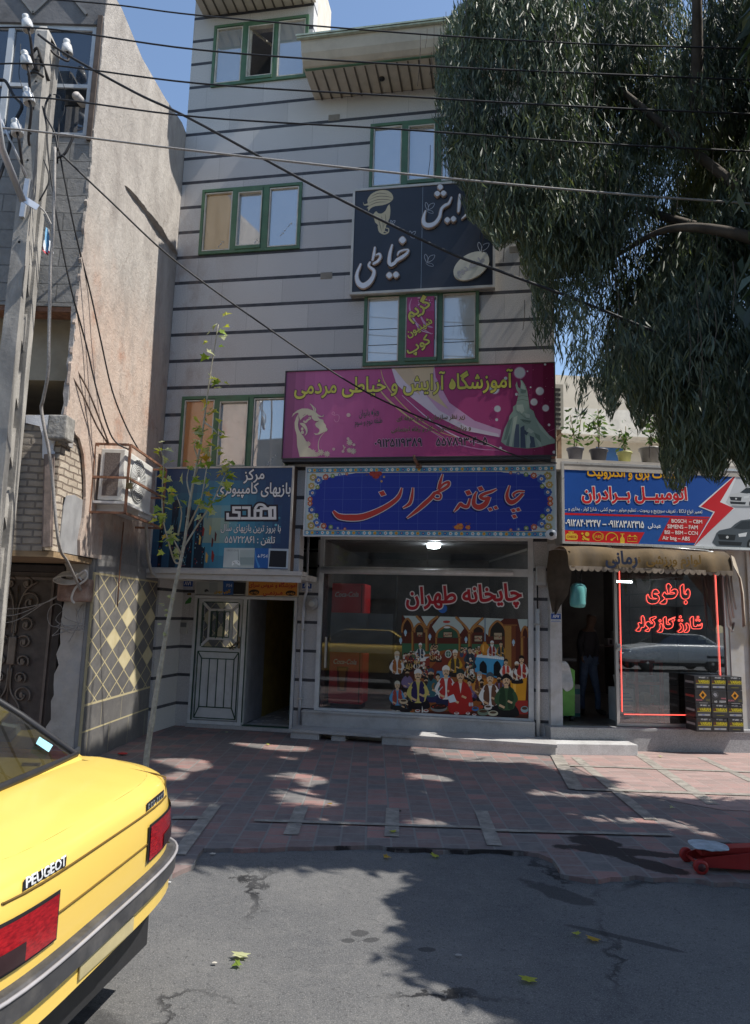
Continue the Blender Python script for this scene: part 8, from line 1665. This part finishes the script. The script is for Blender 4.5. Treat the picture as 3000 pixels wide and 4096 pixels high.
# ------------------------------------------------------------------ trolley jack
c4_ = crop(2650, 3300, 4.72); JP = lambda x, y, z: gnd(*c4_(x, y), z)
jn, jf = JP(620, 945, 0), JP(440, 745, 0); ax_ = (jf-jn); ax_.z = 0; 
JF = Frame(jn.x+.05, jn.y+.02, radians(3)); JK = thing('trolley_jack', 'red trolley jack lying on the pavement edge under the tree', 'jack', (.3, .15, 0), JF)
jr = mat('jack_red', (.33, .025, .022), .45, .1, var=.3, scale=6, dirt=(.12, .03, .03), dscale=6, damt=.5); jw = .26
for y in (0, jw):
    q = MB(); sgn = -1 if y == 0 else 1; q.lathe([(.03, -.022), (.046, -.02), (.050, -.014), (.050, .014), (.046, .02), (.03, .02)], (0, y, .05), (0, 1, 0), 24); w_ = obj('wheel', q, jr, JK)
    q = MB(); q.lathe([(.03, 0), (.022, .008), (.01, .012)], (0, y+sgn*.020, .05), (0, sgn, 0), 14); obj('hub', q, mat('jack_hub', (.08, .02, .02), .5), w_)
q = MB()
for y in (.035, jw-.045): q.plate([(-.01, .05), (.05, .035), (.62, .03), (.70, .06), (.70, .14), (.40, .15), (.06, .105), (-.01, .08)], [], lambda x, z, d: (x, d, z), y, y+.008)
q.box(.05, .66, .0431, jw-.0451, .05, .056); q.tube([(0, .02, .05), (0, jw-.02, .05)], .012, 10); obj('chassis', q, jr, JK)
q = MB(); q.plate([(.04, .10), (.30, .13), (.62, .16), (.62, .19), (.28, .165), (.04, .135)], [], lambda x, z, d: (x, d, z), .075, jw-.085); obj('lift_arm', q, jr, JK)
q = MB(); q.lathe([(.055, 0), (.06, .012), (.05, .02)], (.10, jw/2, .137), (0, 0, 1), 18); SDL = obj('saddle', q, jr, JK)
q = MB(); P = cr([(-.02, .05), (.06, .0), (.2, .02), (.24, .12), (.20, .22), (.08, .25), (-.01, .20)], 5); q.plate(P, [], lambda x, y, d: (x, y, .160+.008*noise.noise(Vector((x*18, y*18, 0)))+.03*(x-.1)*0+d), 0, .005); obj('saddle_pad', q, mat('pad_bluegrey', (.34, .40, .44), .6, var=.35, scale=14), SDL)
q = MB(); q.tube([(.62, jw/2, .13), (.9, jw/2+.03, .35), (1.3, jw/2+.06, .62)], .016, 8); obj('handle', q, jr, JK)
for y in (.05, jw-.05): q = MB(); q.lathe([(.035, -.012), (.035, .012)], (.62, y, .035), (0, 1, 0), 14); obj('caster', q, M['black'], JK)
# ------------------------------------------------------------------ person in the dark doorway
PN = thing('person', 'person in blue jeans and dark top standing inside the dark doorway', 'person', (.5, 1.25, .318), SHOP)
pp = lambda x, y, v=1.25: (SHOP.px(*k8(x, y), v)[0], v, SHOP.px(*k8(x, y), v)[1])
J = [(pp(392, 940), .115), (pp(392, 860), .12), (pp(392, 775), .145), (pp(400, 715), .07), (pp(410, 690), .055), (pp(416, 655), .085), (pp(420, 620), .09), (pp(424, 598), .06),
     (pp(370, 960), .095), (pp(356, 1080, 1.2), .07), (pp(345, 1225, 1.25), .05), (pp(420, 960), .095), (pp(440, 1085, 1.15), .07), (pp(468, 1215, 1.2), .05),
     (pp(345, 745), .075), (pp(325, 845, 1.15), .05), (pp(345, 915, 1.0), .038), (pp(440, 745), .075), (pp(462, 845, 1.2), .05), (pp(455, 925, 1.1), .038)]
E_ = [(0, 1), (1, 2), (2, 3), (3, 4), (4, 5), (5, 6), (6, 7), (0, 8), (8, 9), (9, 10), (0, 11), (11, 12), (12, 13), (2, 14), (14, 15), (15, 16), (2, 17), (17, 18), (18, 19)]
fz = .345
for a_, sx in ((10, -1), (13, 1)):
    x, y, z = J[a_][0]; J.append(((x+.0*sx, y, fz+.03), .045)); J.append(((x+.06*sx, y-.16, fz), .035)); E_ += [(a_, len(J)-2), (len(J)-2, len(J)-1)]
for a_, sx in ((16, -1), (19, 1)):       # palms and five short fingers
    b_ = Vector(J[a_][0]); d_ = (b_-Vector(J[a_-1][0])).normalized(); J.append((tuple(b_+d_*.06), .032)); pi_ = len(J)-1; E_.append((a_, pi_))
    for f_ in range(5):
        o_ = Vector((.018*(f_-2), -.01*(f_ == 0), 0)); J.append((tuple(b_+d_*(.11 if f_ else .07)+o_*1.1), .009)); J.append((tuple(b_+d_*((.14+.012*(2-abs(f_-2))) if f_ else .09)+o_*1.3+Vector((0, -.02, 0))), .008)); E_ += [(pi_, len(J)-2), (len(J)-2, len(J)-1)]
me = bpy.data.meshes.new('person_skeleton'); me.from_pydata([j[0] for j in J], E_, []); ob = bpy.data.objects.new('person_skeleton', me); COL.objects.link(ob)
md = ob.modifiers.new('s', 'SKIN'); md.use_smooth_shade = True
for i, j in enumerate(J): me.skin_vertices[0].data[i].radius = (j[1], j[1]); me.skin_vertices[0].data[i].use_root = (i == 0)
ob.modifiers.new('u', 'SUBSURF').levels = 2; bpy.context.view_layer.update()
em = bpy.data.meshes.new_from_object(ob.evaluated_get(bpy.context.evaluated_depsgraph_get()))
q = MB(); q.smooth = True; hip = J[0][0][2]+.04; nk = J[3][0][2]
V_ = [tuple(v.co) for v in em.vertices]
for p in em.polygons:
    c = p.center; q.cm = 0 if c.z < hip and abs(c.x-J[0][0][0]) < .2 and c.z > .40 else (3 if c.z <= .40 else (2 if c.z > nk-.03 or c.z < hip else 1))
    if c.z > J[6][0][2]+.03 or (c.z > J[5][0][2]-.02 and c.y > 1.27): q.cm = 3 if c.z > nk+.1 else q.cm
    q.f.append(list(p.vertices)); q.m.append(q.cm); q.c.append(None); q.sm.append(True)
q.v = V_; bpy.data.objects.remove(ob)
obj('body', q, [mat('jeans', (.10, .16, .26), .8, var=.3, scale=12), mat('dark_top', (.04, .042, .05), .85), mat('skin', (.13, .085, .06), .6), mat('dark_hair', (.02, .017, .015), .6)], PN)
# ------------------------------------------------------------------ big drooping street tree
TR = thing('street_tree', 'large drooping eucalyptus with hanging strands over the right half of the street', 'tree', (4.7, 5.6, 0), WORLD)
tb_ = mat('tree_bark', (.085, .07, .056), .9, var=.4, scale=7, bump=.8, bscale=14)
q = MB(); q.tube(cr([(4.7, 5.6, -.06), (4.66, 5.55, 1.2), (4.55, 5.5, 2.4), (4.5, 5.5, 3.6)], 5, False), [.30-.006*i for i in range(16)], 14); obj('trunk', q, tb_, TR)
LB = [[(4.5, 5.5, 3.5), (3.9, 6.0, 5.2), (3.2, 6.6, 6.6), (2.4, 7.0, 7.8), (1.6, 7.2, 8.7)], [(4.5, 5.5, 3.5), (4.3, 5.0, 5.5), (4.0, 4.5, 7.2), (3.9, 4.2, 8.8)], [(4.5, 5.5, 3.5), (4.9, 5.3, 5.5), (5.6, 4.8, 7.2), (6.3, 4.4, 8.2)], [(3.9, 6.0, 5.2), (3.4, 7.0, 6.0), (2.9, 7.8, 6.8), (2.3, 8.1, 7.4)], [(3.2, 6.6, 6.6), (3.0, 6.0, 7.8), (2.7, 5.6, 8.8)], [(4.0, 5.9, 5.0), (3.3, 6.1, 5.4), (2.8, 6.4, 5.6), (2.4, 6.8, 5.5)], [(2.4, 7.0, 7.8), (1.7, 7.6, 7.8), (1.3, 7.9, 7.5)]]
q = MB()
for l in LB:
    P = cr(l, 6, False); q.tube(P, [.075*(1-.8*i/(len(P)-1)) for i in range(len(P))], 8)
obj('limb', q, tb_, TR)
import numpy as np
rg = np.random.default_rng(11)
BX = [(1000, 20), (968, 80), (962, 160), (958, 240), (972, 300), (966, 350), (1000, 395), (1030, 420), (1025, 470), (1060, 500), (1100, 545), (1140, 520), (1150, 590), (1175, 640), (1170, 700), (1185, 760), (1215, 790), (1222, 850), (1245, 900), (1262, 945), (1278, 915), (1300, 850), (1330, 900), (1345, 930), (1372, 850), (1405, 955), (1440, 900), (1462, 1070), (1500, 1085), (1540, 1035), (1580, 1065), (1610, 1000), (1652, 1080), (1720, 1080), (1720, -200), (1010, -200), (1045, -20)]
def inside(px, py):
    c = np.zeros(len(px), bool); n = len(BX)
    for i in range(n):
        x1, y1 = BX[i]; x2, y2 = BX[(i+1) % n]
        m = ((y1 > py) != (y2 > py)) & (px < (x2-x1)*(py-y1)/(y2-y1+1e-9)+x1); c ^= m
    return c
def projD(P):
    v = P-np.array(CAMP); a = v@np.array(CR); b = v@np.array(CU); c = v@np.array(CF)
    return (a/c*FPX+1500)*.5507, (2048-b/c*FPX)*.5507, c
def fld(P, s_, seed):   # smooth pseudo noise for gaps
    r_ = np.random.default_rng(seed); o = np.zeros(len(P))
    for k in range(7): w_ = r_.normal(size=3)*s_; o += np.sin(P@w_+r_.uniform(0, 6.28))
    return o/7**.5
def sunway(P):
    "places where the crown is open towards the sun, so light reaches the ground"
    sx = P[:, 0]-.652*P[:, 2]; sy = P[:, 1]+.112*P[:, 2]; r_n = np.random.default_rng(31); sn = np.zeros(len(P))
    for k_ in range(9): th, fq = r_n.uniform(0, 6.28), r_n.uniform(2.6, 8.0); sn += np.sin((sx*np.cos(th)*.75+sy*np.sin(th)*1.2)*fq+r_n.uniform(0, 6.28))/3
    th_ = np.where(sy > 5.8, .43, 1.15)
    o_ = (sn > th_) & (sx > -2.9)
    o_ |= (sx+.25*sn > 2.2) & (sx < 5.2) & (sy > 7.3+.2*sn) & (sy < 9.8); o_ |= (sx+.35*sn > .7) & (sx < 5.2) & (sy > 8.7+.15*sn) & (sy < 10.0)
    o_ |= (sy < 5.0) & (sx < .1+.3*sn); o_ |= (sy < 3.6) & (sx < .55+.3*sn)
    zw = P[:, 2]-(P[:, 0]+3.2)/.652; yw = P[:, 1]+.172*(P[:, 0]+3.2); o_ |= (zw > .5) & (zw < 2.5) & (yw > 7.9) & (yw < 9.4)
    return o_
# anchors of hanging strands, in a volume around the limbs
NA = 76000
A_ = np.column_stack([rg.uniform(.7, 8.5, NA), rg.uniform(1.6, 9.0, NA), rg.uniform(2.9, 9.8, NA)])
A_[-16000:] = np.column_stack([rg.uniform(1.3, 3.7, 16000), rg.uniform(5.0, 7.6, 16000), rg.uniform(2.9, 6.2, 16000)])
L_ = rg.uniform(.45, 1.15, NA)
tip = A_-np.column_stack([np.zeros(NA), np.zeros(NA), L_])
u1, v1, c1 = projD(A_); u2, v2, c2 = projD(tip)
infr = (u1 > -60) & (u1 < 1712) & (v1 > -120) & (v1 < 2400) & (c1 > .3)
offr = ~infr & (u1 > 1650)
sx = A_[:, 0]-.652*(A_[:, 2]-.4); sy = A_[:, 1]+.112*A_[:, 2]
keep = np.zeros(NA, bool)
g1 = fld(A_, 1.5, 3); g2 = fld(A_, 3.2, 4)
ok_in = infr & inside(u1, v1) & inside(u2, v2) & ((A_[:, 1] > 6.25) | ((v1 > 600) & (A_[:, 1] > 5.2))) & (A_[:, 1] < 8.6)
ok_in &= ~((u1 > 1195) & (u1 < 1330) & (v1 > 470) & (v1 < 830) & (rg.random(NA) < .9))        # thin part where the sky shows
ok_in &= ~((u1 > 1230) & (u1 < 1480) & (v1 > 800) & (rg.random(NA) < .45))
ok_in &= ~((u1 > 1540) & (v1 > 520) & (v1 < 700) & (rg.random(NA) < .5))
sunny = (sx > 2.15) & (sx < 4.9) & (sy > 7.15) & (sy < 9.7)
sunny |= (sx > .45) & (sx < 5.2) & (sy > 8.8) & (sy < 10)
lit = (sy < 5.1) & (sx < .15+.55*(sy-3.4)*(sy > 3.4)*0+.25*np.sin(sy*4))
zw = A_[:, 2]-.4-(A_[:, 0]+3.2)/.652; yw = A_[:, 1]+.172*(A_[:, 0]+3.2); lit |= (zw > .35) & (zw < 2.5) & (yw > 7.9) & (yw < 9.5)
ok_in &= ~lit & ~(sunny & (rg.random(NA) < .93))
ok_in &= (g1+.7*g2 > np.where(v1 < 500, -.5, -.3))
off = offr & (A_[:, 2] > 3.6) & (((A_[:, 0]-4.8)/3.6)**2+((A_[:, 1]-4.9)/3.4)**2+((A_[:, 2]-6.6)/3.2)**2 < 1.15) & ~lit & ~sunny & (g1+.6*g2 > np.where(sy > 6.1, -.2, -.8))
above = infr & (v1 < 0) & (u1 > 1010)
idx = np.where(ok_in)[0]; ido = np.where(off)[0]; lowr = idx[idx >= NA-16000]; upr = idx[idx < NA-16000]; print(len(lowr), len(upr)); lowr = lowr[rg.permutation(len(lowr))]; lowr = np.concatenate([lowr[:75], lowr[v2[lowr] > 860][:70]]); tl_ = upr[(u1[upr] < 1260) & (v1[upr] < 470)]; idx = np.concatenate([lowr, tl_[rg.permutation(len(tl_))[:300]], upr[rg.permutation(len(upr))[:760]]]); ido = ido[rg.permutation(len(ido))[:8500]]
# each limb end carries a lock of strands hanging close together
per = 12; Cn = A_[idx].repeat(per, 0)+rg.normal(0, 1, (len(idx)*per, 3))*np.array([.14, .14, .13]); Ln = (rg.uniform(.55, 1.35, len(idx)).repeat(per))*rg.uniform(.45, 1.1, len(idx)*per)
idx = np.arange(len(A_), len(A_)+len(Cn)); A_ = np.concatenate([A_, Cn]); L_ = np.concatenate([L_, Ln])
def strands(ids, nl, ls, wd, seed):
    r_ = np.random.default_rng(seed); n = len(ids); 
    t_ = np.linspace(.02, 1, nl)[None, :].repeat(n, 0)+r_.normal(0, .03, (n, nl))
    a = A_[ids][:, None, :].repeat(nl, 1); Ls = L_[ids][:, None]
    bend = r_.normal(0, .16, (n, 2)); P = a.copy()
    P[..., 2] -= Ls*t_; P[..., 0] += bend[:, :1]*(1-t_)**2+r_.normal(0, .035, (n, nl)); P[..., 1] += bend[:, 1:]*(1-t_)**2+r_.normal(0, .035, (n, nl))
    P = P.reshape(-1, 3); m = len(P)
    az = r_.uniform(0, 2*np.pi, m); dn = r_.uniform(.9, 4.2, m); d = np.column_stack([np.cos(az), np.sin(az), -dn]); d /= np.linalg.norm(d, axis=1)[:, None]
    ln = ls*r_.uniform(.6, 1.35, m)[:, None]; rnd = r_.normal(size=(m, 3)); s = np.cross(d, rnd); s /= np.linalg.norm(s, axis=1)[:, None]; w_ = wd*r_.uniform(.7, 1.3, m)[:, None]
    nn = np.cross(s, d); mid = P+d*ln*.45+nn*ln*.07; tp = P+d*ln+nn*ln*-.03
    V = np.stack([P, mid+s*w_, tp, mid-s*w_], 1).reshape(-1, 3)
    Pu, Pv, Pc = projD(tp); vis = (Pu > -50) & (Pu < 1700) & (Pv > -100) & (Pv < 2300) & (Pc > .2)
    good = (~vis | inside(Pu, Pv+(-12))) & ~sunway(P)
    return V.reshape(m, 4, 3)[good].reshape(-1, 3)
V1 = strands(idx, 20, .145, .0078, 5); V2 = strands(ido, 12, .34, .036, 6)
V = np.concatenate([V1, V2]); nf = len(V)//4; print('leaves', nf, len(idx), len(ido))
me = bpy.data.meshes.new('crown'); me.vertices.add(len(V)); me.vertices.foreach_set('co', (V-np.array([4.7, 5.6, 0])).astype(np.float32).ravel())
me.loops.add(nf*4); me.loops.foreach_set('vertex_index', np.arange(nf*4, dtype=np.int32)); me.polygons.add(nf); me.polygons.foreach_set('loop_start', np.arange(0, nf*4, 4, dtype=np.int32))
for c_, tr_ in (((.080, .106, .072), .2), ((.108, .134, .088), .22), ((.15, .165, .08), .3), ((.050, .070, .052), .14)): me.materials.append(leafmat('gum_leaf', c_, tr_))
cl = fld(V.reshape(-1, 4, 3).mean(1), 2.2, 9)+rg.normal(0, .6, nf); mi = np.where(cl > 1.25, 2, np.where(cl > .2, 1, np.where(cl > -.9, 0, 3))).astype(np.int32)
me.polygons.foreach_set('material_index', mi); me.update(calc_edges=True); me.validate()
o = bpy.data.objects.new('crown', me); COL.objects.link(o); o.parent = TR
q = MB()
for i in idx[::7][~sunway(A_[idx[::7]])]: a_ = A_[i]; q.tube([tuple(a_), tuple(a_-np.array([0, .02, L_[i]*.3])), tuple(a_-np.array([.02, 0, L_[i]*.6]))], .004, 3, cap=False)
obj('twig', q, tb_, TR)
